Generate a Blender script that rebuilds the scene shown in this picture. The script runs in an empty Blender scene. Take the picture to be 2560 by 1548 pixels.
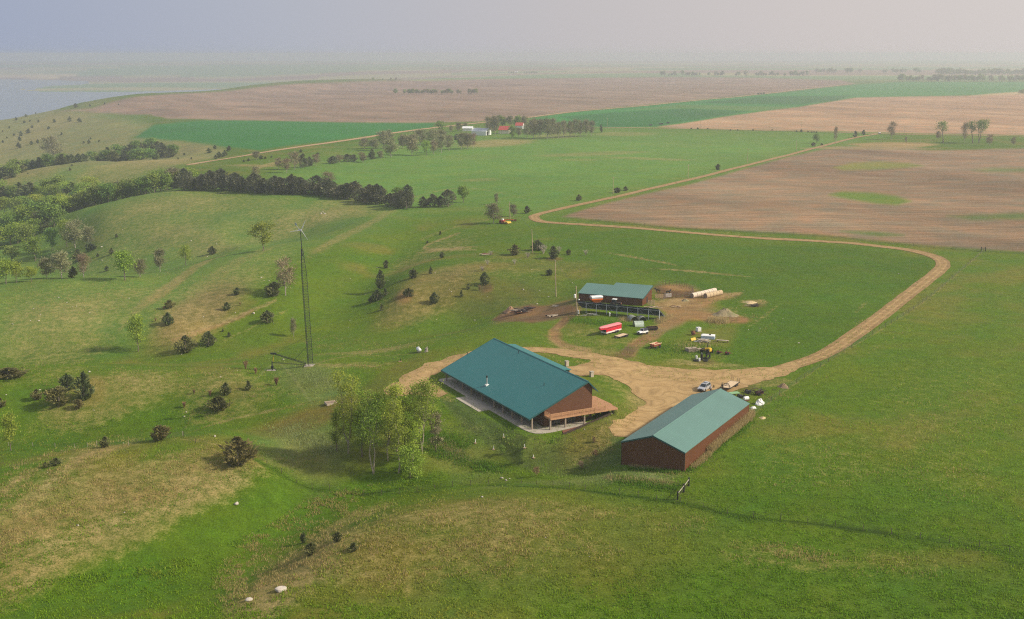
import bpy, math, random
import numpy as np
from mathutils import Vector, Matrix, geometry

R = math.radians
S = bpy.context.scene
COL = S.collection
rng = random.Random(7)
nr = np.random.default_rng(11)

# ---------------------------------------------------------------- camera
CAM_H, CF, HOR = 87.0, 2961.2, 134.4          # metres, focal length and horizon row in photo pixels (2560 x 1548)
PITCH = math.atan((774 - HOR) / CF)
cp, sp = math.cos(PITCH), math.sin(PITCH)
cam = bpy.data.cameras.new('camera')
cam_o = bpy.data.objects.new('camera', cam)
COL.objects.link(cam_o)
cam.sensor_width = 36.0
cam.lens = 36.0 * CF / 2560.0
cam.clip_start, cam.clip_end = 1.0, 60000.0
cam_o.location = (0, 0, CAM_H)
cam_o.rotation_euler = (R(90) - PITCH, 0, 0)
S.camera = cam_o

# ---------------------------------------------------------------- sky, sun, exposure
SUN_EL, SUN_AZ = R(34), R(101)                # azimuth clockwise from +Y (camera heading)
W = bpy.data.worlds.new('World'); S.world = W; W.use_nodes = True
nt = W.node_tree; nt.nodes.clear()
def N(t, tree=None, **kw):
    n = (tree or nt).nodes.new(t)
    for k, v in kw.items(): setattr(n, k, v)
    return n
out = N('ShaderNodeOutputWorld'); mixs = N('ShaderNodeMixShader')
sky = N('ShaderNodeTexSky', sky_type='NISHITA', sun_disc=False)
sky.sun_elevation, sky.sun_rotation = SUN_EL, SUN_AZ
sky.air_density, sky.dust_density, sky.ozone_density = 1.0, 6.0, 1.0
bg1 = N('ShaderNodeBackground'); bg1.inputs[1].default_value = 0.10
nt.links.new(sky.outputs[0], bg1.inputs[0])
# wildfire-smoke veil of the sky: dull blue-grey away from the sun, pale pinkish grey towards it
tc = N('ShaderNodeTexCoord'); sx = N('ShaderNodeSeparateXYZ')
nt.links.new(tc.outputs['Generated'], sx.inputs[0])
rx = N('ShaderNodeValToRGB'); rz = N('ShaderNodeMapRange'); rz.inputs[1].default_value = -0.42; rz.inputs[2].default_value = 0.42
nt.links.new(sx.outputs['X'], rz.inputs[0]); nt.links.new(rz.outputs[0], rx.inputs[0])
def lin(*c): return tuple(((v / 255 / 12.92) if v / 255 <= 0.04045 else ((v / 255 + 0.055) / 1.055) ** 2.4) for v in c)
SKYCOL = [(0.0, (158, 168, 191)), (0.28, (177, 181, 193)), (0.55, (194, 190, 192)), (0.8, (206, 199, 197)), (1.0, (212, 205, 202))]
el = rx.color_ramp.elements
while len(el) < len(SKYCOL): el.new(0.5)
for e, (p_, c_) in zip(el, SKYCOL): e.position = p_; e.color = (*lin(*c_), 1)
bg2 = N('ShaderNodeBackground'); nt.links.new(rx.outputs[0], bg2.inputs[0]); bg2.inputs[1].default_value = 1.0
mixs.inputs[0].default_value = 0.92
zr = N('ShaderNodeMapRange', interpolation_type='SMOOTHSTEP'); zr.inputs[1].default_value = 0.08; zr.inputs[2].default_value = 0.7; zr.inputs[3].default_value = 1.0; zr.inputs[4].default_value = 1.0   # the smoke layer glows brighter overhead
nt.links.new(sx.outputs['Z'], zr.inputs[0]); nt.links.new(zr.outputs[0], bg2.inputs[1])
nt.links.new(bg1.outputs[0], mixs.inputs[1]); nt.links.new(bg2.outputs[0], mixs.inputs[2]); nt.links.new(mixs.outputs[0], out.inputs[0])

sl = bpy.data.lights.new('sun', 'SUN'); sl.energy = 4.9; sl.angle = R(4.5); sl.color = (1.0, 0.90, 0.74)
so = bpy.data.objects.new('sun', sl); COL.objects.link(so); so.location = (300, 100, 400)
SUN_DIR = Vector((math.sin(SUN_AZ) * math.cos(SUN_EL), math.cos(SUN_AZ) * math.cos(SUN_EL), math.sin(SUN_EL)))
so.rotation_euler = SUN_DIR.to_track_quat('Z', 'Y').to_euler()

vs = S.view_settings
S.display_settings.display_device = 'sRGB'
vs.view_transform = 'Standard'; vs.look = 'None'; vs.gamma = 1.0; vs.exposure = 0.12; vs.use_curve_mapping = False
S.render.engine = 'CYCLES'
S.cycles.use_denoising = False
S.cycles.max_bounces = 6; S.cycles.diffuse_bounces = 2; S.cycles.volume_bounces = 1; S.cycles.filter_width = 1.15; S.cycles.sample_clamp_indirect = 1.5; S.cycles.transparent_max_bounces = 8
HAZE = 0.000205

# ---------------------------------------------------------------- object helpers
def tag(o, label=None, cat=None, group=None, kind=None):
    if label: o['label'] = label
    if cat: o['category'] = cat
    if group: o['group'] = group
    if kind: o['kind'] = kind
    return o
def link(o, parent=None):
    COL.objects.link(o)
    if parent is not None: o.parent = parent
    return o
def thing(name, label, cat, loc=(0, 0, 0), rz_=0.0, group=None):
    o = link(bpy.data.objects.new(name, None))
    o.empty_display_size = 0.5
    o.location = loc; o.rotation_euler = (0, 0, rz_)
    return tag(o, label, cat, group)
def copy_thing(src, loc, rz_=0.0, sc=None, label=None, group=None):
    c = src.copy(); COL.objects.link(c); c.location = loc; c.rotation_euler = (0, 0, rz_)
    if sc is not None: c.scale = sc if hasattr(sc, '__len__') else (sc, sc, sc)
    if label: c['label'] = label
    if group: c['group'] = group
    for ch in src.children:
        d = ch.copy(); COL.objects.link(d); d.parent = c
        for g in ch.children:
            e = g.copy(); COL.objects.link(e); e.parent = d
    return c

class MB:
    """collects simple solids into one mesh"""
    def __init__(s): s.v = []; s.f = []
    def add(s, vs_, fs_):
        b = len(s.v); s.v += [tuple(p) for p in vs_]; s.f += [tuple(b + i for i in f) for f in fs_]; return s
    def box(s, x0, x1, y0, y1, z0, z1, m=None):
        P = [Vector(p) for p in ((x0, y0, z0), (x1, y0, z0), (x1, y1, z0), (x0, y1, z0), (x0, y0, z1), (x1, y0, z1), (x1, y1, z1), (x0, y1, z1))]
        if m is not None: P = [m @ p for p in P]
        return s.add(P, [(3, 2, 1, 0), (4, 5, 6, 7), (0, 1, 5, 4), (1, 2, 6, 5), (2, 3, 7, 6), (3, 0, 4, 7)])
    def hexa(s, P): return s.add(P, [(3, 2, 1, 0), (4, 5, 6, 7), (0, 1, 5, 4), (1, 2, 6, 5), (2, 3, 7, 6), (3, 0, 4, 7)])
    def tube(s, p0, p1, r0, r1=None, n=6, cap=True):
        r1 = r0 if r1 is None else r1
        p0, p1 = Vector(p0), Vector(p1); d = p1 - p0
        if d.length < 1e-6: return s
        q = d.to_track_quat('Z', 'Y'); V = []
        for p, r_ in ((p0, r0), (p1, r1)):
            for k in range(n):
                a = 2 * math.pi * k / n; V.append(p + q @ Vector((r_ * math.cos(a), r_ * math.sin(a), 0)))
        F = [(k, (k + 1) % n, n + (k + 1) % n, n + k) for k in range(n)]
        if cap: F += [tuple(range(n - 1, -1, -1)), tuple(range(n, 2 * n))]
        return s.add(V, F)
    def prism(s, poly, a, b, axis='y'):
        """poly in the plane across axis, extruded from a to b"""
        n = len(poly); V = []
        for t in (a, b):
            for (u, w) in poly: V.append((u, t, w) if axis == 'y' else ((t, u, w) if axis == 'x' else (u, w, t)))
        return s.add(V, [tuple(range(n)), tuple(range(2 * n - 1, n - 1, -1))] + [(k, n + k, n + (k + 1) % n, (k + 1) % n) for k in range(n)])
    def lathe(s, prof, n=16, axis='z', c=(0, 0, 0)):
        V = []; m = len(prof)
        for (r_, h) in prof:
            for k in range(n):
                a = 2 * math.pi * k / n; x, y = r_ * math.cos(a), r_ * math.sin(a)
                p = (x, y, h) if axis == 'z' else ((h, x, y) if axis == 'x' else (x, h, y))
                V.append((p[0] + c[0], p[1] + c[1], p[2] + c[2]))
        F = [(i * n + k, i * n + (k + 1) % n, (i + 1) * n + (k + 1) % n, (i + 1) * n + k) for i in range(m - 1) for k in range(n)]
        F += [tuple(range(n - 1, -1, -1)), tuple(range((m - 1) * n, m * n))]
        return s.add(V, F)
    def build(s, name, mat_, parent=None, bevel=0, smooth=False, loc=None):
        me = bpy.data.meshes.new(name); me.from_pydata(s.v, [], s.f); me.update()
        import bmesh
        bm = bmesh.new(); bm.from_mesh(me); bmesh.ops.recalc_face_normals(bm, faces=bm.faces)
        if bevel: bmesh.ops.bevel(bm, geom=list(bm.edges), offset=bevel, segments=1, affect='EDGES', clamp_overlap=True)
        bm.to_mesh(me); bm.free()
        if smooth: me.polygons.foreach_set('use_smooth', [True] * len(me.polygons))
        me.materials.append(mat_)
        o = link(bpy.data.objects.new(name, me), parent)
        if loc is not None: o.location = loc
        return o

def np_mesh(name, V, F, mat_, attrs=(), smooth=False, parent=None):
    """V (n,3), F (m,k) arrays -> mesh object; attrs: (name, domain, (n,4) array)"""
    me = bpy.data.meshes.new(name); k = F.shape[1]
    me.vertices.add(len(V)); me.vertices.foreach_set('co', np.ascontiguousarray(V, dtype=np.float32).ravel())
    me.loops.add(F.size); me.loops.foreach_set('vertex_index', np.ascontiguousarray(F, dtype=np.int32).ravel())
    me.polygons.add(len(F)); me.polygons.foreach_set('loop_start', np.arange(0, F.size, k, dtype=np.int32))
    me.polygons.foreach_set('use_smooth', np.full(len(F), smooth))
    me.update(calc_edges=True)
    for (an, dom, A) in attrs:
        if A.ndim == 1:
            at = me.attributes.new(an, 'FLOAT', dom); at.data.foreach_set('value', A.astype(np.float32))
        else:
            at = me.attributes.new(an, 'FLOAT_COLOR', dom); at.data.foreach_set('color', A.astype(np.float32).ravel())
    me.materials.append(mat_)
    return link(bpy.data.objects.new(name, me), parent)

# ---------------------------------------------------------------- materials
def M(name, col, rough=0.7, metal=0.0, var=0.18, vs_=2.0, bump=0.0, bs=12.0, wave=None, spec=0.35, trans=0.0, dirt=None):
    m = bpy.data.materials.new(name); m.use_nodes = True; t = m.node_tree; b = t.nodes['Principled BSDF']
    b.inputs['Roughness'].default_value = rough; b.inputs['Metallic'].default_value = metal
    b.inputs['Specular IOR Level'].default_value = spec
    tcn = N('ShaderNodeTexCoord', t); nz = N('ShaderNodeTexNoise', t); nz.inputs['Scale'].default_value = vs_; nz.inputs['Detail'].default_value = 6
    t.links.new(tcn.outputs['Object'], nz.inputs['Vector'])
    mr = N('ShaderNodeMapRange', t); mr.inputs[1].default_value = 0.3; mr.inputs[2].default_value = 0.7
    mr.inputs[3].default_value = 1 - var; mr.inputs[4].default_value = 1 + var
    t.links.new(nz.outputs['Fac'], mr.inputs[0])
    mx = N('ShaderNodeMix', t, data_type='RGBA', blend_type='MULTIPLY'); mx.inputs[0].default_value = 1
    mx.inputs[6].default_value = (*col, 1); t.links.new(mr.outputs[0], mx.inputs[7])
    src = mx.outputs[2]
    if dirt:
        n2 = N('ShaderNodeTexNoise', t); n2.inputs['Scale'].default_value = vs_ * 0.45; n2.inputs['Detail'].default_value = 8
        t.links.new(tcn.outputs['Object'], n2.inputs['Vector'])
        m2 = N('ShaderNodeMapRange', t); m2.inputs[1].default_value = 0.5; m2.inputs[2].default_value = 0.75; m2.inputs[4].default_value = 0.8
        t.links.new(n2.outputs['Fac'], m2.inputs[0])
        mx2 = N('ShaderNodeMix', t, data_type='RGBA'); t.links.new(m2.outputs[0], mx2.inputs[0]); t.links.new(src, mx2.inputs[6]); mx2.inputs[7].default_value = (*dirt, 1)
        src = mx2.outputs[2]
    t.links.new(src, b.inputs['Base Color'])
    h = None
    if bump:
        n3 = N('ShaderNodeTexNoise', t); n3.inputs['Scale'].default_value = bs; n3.inputs['Detail'].default_value = 5
        t.links.new(tcn.outputs['Object'], n3.inputs['Vector']); h = n3.outputs['Fac']; dist = bump
    if wave:
        wv0 = N('ShaderNodeTexWave', t, wave_type='BANDS', bands_direction=wave[0], wave_profile='SIN'); wv0.inputs['Scale'].default_value = 2 * math.pi / 20.0 / wave[1]; t.links.new(tcn.outputs['Object'], wv0.inputs['Vector'])
        mw = N('ShaderNodeMapRange', t); mw.inputs[1].default_value = .72; mw.inputs[2].default_value = 1.0; mw.inputs[3].default_value = 1.0; mw.inputs[4].default_value = .86; t.links.new(wv0.outputs['Fac'], mw.inputs[0])
        mx3 = N('ShaderNodeMix', t, data_type='RGBA', blend_type='MULTIPLY'); mx3.inputs[0].default_value = 1; t.links.new(src, mx3.inputs[6]); t.links.new(mw.outputs[0], mx3.inputs[7]); src = mx3.outputs[2]; t.links.new(src, b.inputs['Base Color'])   # seam lines coloured darker, standing in for the ribs' faint relief shading
    if wave:                                       # (axis, period, depth): pressed ribs of a metal sheet or board joints
        ax, per, dep = wave
        wv = N('ShaderNodeTexWave', t, wave_type='BANDS', bands_direction=ax, wave_profile='SIN')
        wv.inputs['Scale'].default_value = 2 * math.pi / 20.0 / per; wv.inputs['Distortion'].default_value = 0
        t.links.new(tcn.outputs['Object'], wv.inputs['Vector'])
        pw = N('ShaderNodeMath', t, operation='POWER'); pw.inputs[1].default_value = 5; t.links.new(wv.outputs['Fac'], pw.inputs[0])
        h = pw.outputs[0]; dist = dep
    if h is not None:
        bp = N('ShaderNodeBump', t); bp.inputs['Distance'].default_value = dist; bp.inputs['Strength'].default_value = 1
        t.links.new(h, bp.inputs['Height']); t.links.new(bp.outputs[0], b.inputs['Normal'])
    return m
def leafmat(name, c0, c1, trans=0.25, rough=0.7):
    m = bpy.data.materials.new(name); m.use_nodes = True; t = m.node_tree; b = t.nodes['Principled BSDF']
    at = N('ShaderNodeAttribute', t, attribute_name='tint')
    oi = N('ShaderNodeObjectInfo', t)
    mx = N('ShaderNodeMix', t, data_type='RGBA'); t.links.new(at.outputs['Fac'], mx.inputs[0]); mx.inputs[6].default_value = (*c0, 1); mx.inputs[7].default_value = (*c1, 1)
    hs = N('ShaderNodeHueSaturation', t); t.links.new(mx.outputs[2], hs.inputs['Color'])
    mr = N('ShaderNodeMapRange', t); mr.inputs[3].default_value = 0.82; mr.inputs[4].default_value = 1.22; t.links.new(oi.outputs['Random'], mr.inputs[0]); t.links.new(mr.outputs[0], hs.inputs['Value'])
    mh = N('ShaderNodeMath', t, operation='MULTIPLY_ADD'); mh.inputs[1].default_value = 7.31; mh.inputs[2].default_value = 0.0; t.links.new(oi.outputs['Random'], mh.inputs[0])
    fr = N('ShaderNodeMath', t, operation='FRACT'); t.links.new(mh.outputs[0], fr.inputs[0])
    mr2 = N('ShaderNodeMapRange', t); mr2.inputs[3].default_value = 0.475; mr2.inputs[4].default_value = 0.522; t.links.new(fr.outputs[0], mr2.inputs[0]); t.links.new(mr2.outputs[0], hs.inputs['Hue'])
    t.links.new(hs.outputs[0], b.inputs['Base Color']); b.inputs['Roughness'].default_value = rough; b.inputs['Specular IOR Level'].default_value = 0.15
    if trans:
        tr = N('ShaderNodeBsdfTranslucent', t); t.links.new(hs.outputs[0], tr.inputs[0]); ms = N('ShaderNodeMixShader', t); ms.inputs[0].default_value = trans
        o_ = t.nodes['Material Output']; t.links.new(b.outputs[0], ms.inputs[1]); t.links.new(tr.outputs[0], ms.inputs[2]); t.links.new(ms.outputs[0], o_.inputs['Surface'])
    return m

# ---------------------------------------------------------------- terrain height
def vnoise(x, y, seed=0):
    xi = np.floor(x).astype(np.int64); yi = np.floor(y).astype(np.int64); fx = x - xi; fy = y - yi
    fx = fx * fx * (3 - 2 * fx); fy = fy * fy * (3 - 2 * fy)
    def h(a, b):
        n = (a * 374761393 + b * 668265263 + seed * 982451653) & 0x7fffffff
        n = ((n ^ (n >> 13)) * 1274126177) & 0x7fffffff
        n = n ^ (n >> 16)
        return (n & 0xffff) / 65535.0
    return (h(xi, yi) * (1 - fx) + h(xi + 1, yi) * fx) * (1 - fy) + (h(xi, yi + 1) * (1 - fx) + h(xi + 1, yi + 1) * fx) * fy
def fbm(x, y, s, o=4, seed=0):
    r_ = np.zeros_like(x, dtype=float); a = 0.5; x = x / s; y = y / s
    for i in range(o): r_ += a * vnoise(x + 17.3 * i, y - 9.1 * i, seed + i); a *= 0.5; x = x * 2.03; y = y * 2.03
    return r_ / (1 - 0.5 ** o)
def ray(px, py):
    u = (774 - py) / CF
    return ((px - 1280) / CF, cp + u * sp, -sp + u * cp)
def bz(px, py, z=0.0):
    """the point at height z that the photo shows at (px, py)"""
    r_ = ray(px, py); t = (z - CAM_H) / r_[2]
    return (r_[0] * t, r_[1] * t)
HO, HA = np.array([-4.955, 319.505]), -1.086             # the lodge: ridge's back end and heading of the ridge
ha, hb = np.array([math.cos(HA), math.sin(HA)]), np.array([-math.sin(HA), math.cos(HA)])
def hw(t, s_): return HO + ha * t + hb * s_
CTRL = """-300 1700 -12.5;0 1548 -11.8;300 1548 -10.5;600 1548 -7.5;900 1548 -5;1300 1548 -4.5;1700 1548 -4.5;2100 1548 -4;2560 1548 -3;2900 1700 -3
-100 1560 -13.4;150 1500 -12.6;450 1420 -11.8;700 1300 -11.3;900 1245 -10;1050 1212 -8.8;1250 1182 -6.2;1500 1172 -2.6
560 1548 -8;640 1470 -7;750 1395 -6;850 1330 -5;1000 1280 -3.6;1300 1238 -2.2;1600 1255 -1.5;1900 1290 -1
900 1430 -4;1300 1400 -2.8;1700 1400 -2.5
-100 1230 -6;0 1172 -5.2;200 1125 -4.2;420 1098 -3.3;560 1085 -3.6;640 1150 -4.6
-100 1320 -8;100 1300 -7;300 1230 -5.3;500 1200 -4.8;640 1210 -6
-100 1450 -11;100 1420 -10;300 1370 -9;500 1310 -8;680 1240 -7.5
-100 1150 -13.5;0 1118 -12.5;200 1092 -11.6;400 1066 -10.4;560 1042 -8.6;800 1003 -4.6;900 985 -2.4
-100 930 -7;0 925 -6;150 915 -5;400 915 -4.6;600 908 -4.3;700 905 -4
0 980 -6.6;200 985 -5.6;400 980 -5.5;600 985 -5
0 1060 -10;200 1040 -8.6;400 1020 -7.6;560 1005 -6
1420 742 -.6;1270 768 -3.4;1150 792 -7;950 832 -10.5;700 865 -12.8;500 878 -14.5;300 885 -16.5;0 900 -19;-300 915 -22
-200 820 -13;100 800 -10.5;300 800 -10.5;450 790 -8.5
-200 760 -11;100 750 -8.3;300 745 -8;560 730 -5.8;680 780 -8.2;800 700 -4.8;900 640 -2
-300 760 -11;0 714 -7.5;150 696 -5.8;300 690 -6;380 702 -7;500 668 -5;620 632 -2.6;770 603 -1.2;960 545 .3;1130 505 1.6
760 800 -11;900 740 -8;1000 640 -4;1100 580 0
1000 690 -1.2;1100 650 .8;1250 632 2.4;1380 660 2.4
1000 740 -3;1100 725 -1;1250 700 .8;1380 700 1
-100 600 -36;140 575 -26;250 600 -21;330 640 -22.5;420 615 -17;550 600 -11.5;650 620 -9.3
60 575 -28;140 545 -19;280 512 -8;420 478 -2.5;600 470 -1.2;800 490 -.8
250 560 -15;400 560 -11.5;560 550 -7;720 545 -4.5;900 520 -1
-100 470 -30;0 452 -22;60 438 -18;130 424 -13;220 406 -9;330 417 -7;480 411 -3;560 405 -2
0 355 -36;100 350 -28;250 352 -17;380 355 -9;500 372 -4
-300 380 -45;0 306 -30;100 284 -24;200 259 -14;314 243 -8;420 238 -8;523 231 -8;600 223 -8;680 215 -8;733 210 -7;860 204 -6;1100 196 -4
0 330 -33;100 312 -24;240 295 -14;350 310 -7
850 1150 -5.5;1000 1180 -6.3;1150 1150 -5.4
1750 1180 .3;2000 1150 1;2300 1150 1.5;2560 1150 2
1480 1130 -1.3;1560 1168 -.8;1712 1177 .2;1873 1060 1.3
1700 930 2.2;1600 960 2;1560 1060 .5
1700 930 2.2;1850 960 1.8;2000 950 2.2
1160 880 2.3;1300 862 2.9;1500 905 2.9
1447 755 3;1605 766 3;1663 795 2.9;1480 800 2.8;1447 755 3
1636 749 3.1;1480 738 3.1"""
CTRL1 = """1280 1900 -7;2000 1300 -1;2300 1350 -1;2560 1380 0;2560 900 3;2300 850 3;2100 700 4;2560 700 4.5;2900 1000 3;3300 1300 1;1100 1030 -.9;1200 1075 -1.0;1000 990 -.7
1050 915 1.0;960 990 -.4;1400 800 1.2;1310 795 .2;1450 850 2.4;1750 740 3.4;1600 830 2.6;1800 850 2.6;1720 800 2.9
1700 660 4;1900 620 4;1500 600 3.5;1350 560 3;2300 620 4.5;1900 780 3.2;1200 820 -2.4;1050 850 -1.8;1000 895 -.5;870 900 -1.5;775 914 -2;700 900 -4;800 960 -2.8;860 1000 -3
1150 690 1;1200 540 2;600 500 -2;700 480 -.5;1000 490 0
600 420 0;600 350 0;800 380 1;1000 400 1.5;1000 330 1;1000 280 1;700 290 -1;700 250 -4;900 230 -3;560 250 -5;1200 340 1.5;1300 420 2.5;1200 470 2.5;1500 440 3.5;1500 300 2;1500 250 1;1400 210 0;1700 520 5;2000 540 6;2300 560 5;1900 470 4;2200 470 4;2500 480 6;2200 400 3;2560 420 4;1800 400 2.5;1900 330 2;2300 330 2;2560 320 3;2000 280 3;2400 270 4;2000 220 2;2500 200 2;1700 190 0;3000 400 4;3000 600 5;3000 250 3;3300 800 4"""
CTRLD = """-300 640 -40;0 602 -32;150 612 -32;300 615 -27;450 600 -19;600 625 -13.5;750 655 -9
-300 880 -46;0 880 -41;150 885 -34;300 880 -22;420 860 -9;520 850 -3
-300 1250 -52;0 1230 -38;150 1230 -28;300 1220 -20;430 1200 -11;520 1150 -5
-200 2700 -66;0 2650 -67;200 2900 -67;400 3150 -67;600 3600 -67;800 4300 -64;1000 5200 -50
-600 2800 -66;-900 2600 -55
600 2300 -4;800 2450 -3;1000 2500 -1;1300 2500 0
650 2700 -6;800 2950 -5;1000 3000 -2;1300 3000 0
850 3350 -6;1000 3600 -4;1300 3700 0
1050 4200 -6;1250 4300 -1;1600 4300 0
0 4000 -70;-600 5000 -70;-900 4000 -70
300 4500 -70;600 5000 -68
0 7600 -52;300 7200 -50;600 6800 -48;900 6400 -25
0 8600 -22;300 8200 -22;-600 8800 -30
0 12000 0;600 12000 0;1280 9000 0;2000 9000 2;2560 9000 4;3200 9000 4
-600 14000 0;1280 13000 0;2000 14000 0;2500 14000 10"""
SHORE = [(-900, 7700), (-200, 7500), (100, 7200), (400, 7000), (700, 6500), (1000, 6200)]
def fan(x, y):
    """fan coordinates of a ground point: bearing and a stretched distance, both in units of about one photo pixel"""
    d = y * cp + CAM_H * sp
    return x * CF / d + 1280, 774 + CF * (CAM_H * cp - y * sp) / d
def wrp(x, y):
    yy = np.maximum(y, 25.0)
    d = yy * cp + CAM_H * sp
    return np.stack([np.clip(x * CF / d, -4200, 4200) / 210.0, np.log(yy) * 6.3], -1)
cpts = []
def polyline(txt, dist=False):
    for ln in txt.split('\n'):
        p = [tuple(map(float, q.split())) for q in ln.split(';')]
        for i, (a, b, z) in enumerate(p):
            yield a, b, z
            if i + 1 < len(p):
                a2, b2, z2 = p[i + 1]; n = int(math.hypot(a2 - a, 0 if dist else (b2 - b) * 1.3) // 75)
                for k in range(1, n + 1):
                    t = k / (n + 1); yield a + (a2 - a) * t, b + (b2 - b) * t, z + (z2 - z) * t
for a_, b_, z_ in list(polyline(CTRL)) + [tuple(map(float, q.split())) for q in CTRL1.replace('\n', ';').split(';')]:
    x_, y_ = bz(a_, b_, z_); cpts.append((x_, y_, z_))
for a_, d_, z_ in polyline(CTRLD, True):
    cpts.append(((a_ - 1280) / CF * (d_ * cp + CAM_H * sp), d_, z_))
for (t_, s_, z_) in [(-3, -17, .0), (10, -19, -.1), (25, -22, -.3), (40, -19, -.4), (52, -19, -.6), (58.5, -11.5, -.2), (58, -5, 1.0), (56.5, 1, 1.9), (60, 0, 1.2), (0, 5, 2.8), (14, 6, 2.8), (28, 6, 2.8), (40, 7.5, 2.7), (50, 9.5, 2.5), (55, 6.5, 2.3), (-6, -6, 1.4)]:
    p_ = hw(t_, s_); cpts.append((*p_, z_))
cpts = np.array(cpts); CW = wrp(cpts[:, 0], cpts[:, 1])
def phi(d2): return 0.5 * d2 * np.log(d2 + 1e-9)
_n = len(CW)
K = phi(((CW[:, None] - CW[None]) ** 2).sum(-1)) + np.eye(_n) * 0.03
Pm = np.c_[np.ones(_n), CW]
A_ = np.zeros((_n + 3, _n + 3)); A_[:_n, :_n] = K; A_[:_n, _n:] = Pm; A_[_n:, :_n] = Pm.T
WT = np.linalg.solve(A_, np.r_[cpts[:, 2], 0, 0, 0])
def sstep(a, b, x): t = np.clip((x - a) / (b - a), 0, 1); return t * t * (3 - 2 * t)
def zat(x, y):
    x = np.atleast_1d(np.asarray(x, float)); y = np.atleast_1d(np.asarray(y, float)); o = np.empty_like(x)
    for i in range(0, len(x), 16000):
        xs, ys = x[i:i + 16000], y[i:i + 16000]; w = wrp(xs, ys)
        d2 = (w ** 2).sum(-1)[:, None] + (CW ** 2).sum(-1)[None] - 2 * w @ CW.T
        z = phi(np.maximum(d2, 0)) @ WT[:_n] + WT[_n] + w @ WT[_n + 1:]
        hill = np.clip(np.abs(z - 2) / 8, 0.25, 1)
        z = z + (fbm(xs, ys, 70, 3, 5) - .5) * 3.6 * hill + (.5 - np.abs(fbm(xs, ys, 42, 2, 13) - .5) * 4) * np.where(hill > .5, 1.0, 0.0) * (hill - .5) + (fbm(xs, ys, 16, 3, 9) - .5) * 0.8 * hill
        z = np.where((ys > 1200) & (z > 3), 3 + 3 * np.tanh((z - 3) / 6), z)
        # level pad under the lodge and its patio
        rx_, ry_ = xs - HO[0], ys - HO[1]; t = rx_ * ha[0] + ry_ * ha[1]; s_ = rx_ * hb[0] + ry_ * hb[1]
        pad = np.where(s_ < -11, -0.05, -0.05 + 2.85 * sstep(-4, 2.0, s_))
        inside = np.maximum(np.maximum(-1.5 - t, t - 53.5), np.maximum(-17.6 - s_, s_ - 3.0))
        pad = np.where((t > 47) & (s_ > -11), np.where(s_ < -1, -0.05, -0.05 + 2.2 * sstep(-1, 4.5, s_)), pad)
        well = (s_ > -10.5) & (t > 45)                   # the sunken patio end is cut into the bank up to its retaining wall
        inside = np.where(well, np.maximum(t - (53.3 + (4.5 - s_) * .21), s_ - 4.6) * 6, inside)
        pad = np.where(well & (t > 49.3), -0.05, pad)
        z = z + (pad - z) * (1 - sstep(0, 7, inside))
        o[i:i + 16000] = np.clip(z, -69, 40)
    return o
def z1(x, y): return float(zat([x], [y])[0])
_T = np.exp(np.linspace(math.log(120), math.log(16000), 1500))
def G(px, py, dz=0.0):
    """the nearest ground point that the photo shows at (px, py)"""
    rr = ray(px, py); x, y, z = rr[0] * _T / rr[1], _T, CAM_H + rr[2] * _T / rr[1]
    d = z - zat(x, y) - dz; k = np.nonzero(d < 0)[0]
    if len(k) == 0: i = int(np.argmin(d)); return Vector((x[i], y[i], z1(x[i], y[i])))
    lo, hi = _T[max(k[0] - 1, 0)], _T[k[0]]
    for _ in range(12):
        m = (lo + hi) / 2
        if CAM_H + rr[2] * m / rr[1] - z1(rr[0] * m / rr[1], m) - dz < 0: hi = m
        else: lo = m
    m = (lo + hi) / 2
    return Vector((rr[0] * m / rr[1], m, z1(rr[0] * m / rr[1], m)))
def ppm(P): return CF / (P[1] * cp + (CAM_H - P[2]) * sp)      # photo pixels per metre at a point
def crop(ox, oy, sc_):
    return lambda x, y: (ox + x / sc_, oy + y / sc_)
C1, C2, C3 = crop(0, 0, 2.865), crop(850, 0, 2.865), crop(1700, 0, 2.865)
C4, C5, C6 = crop(0, 510, 2.865), crop(850, 510, 2.865), crop(1700, 510, 2.865)
C7, C8, C9 = crop(0, 1020, 2.822), crop(850, 1020, 2.822), crop(1700, 1020, 2.822)
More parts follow.
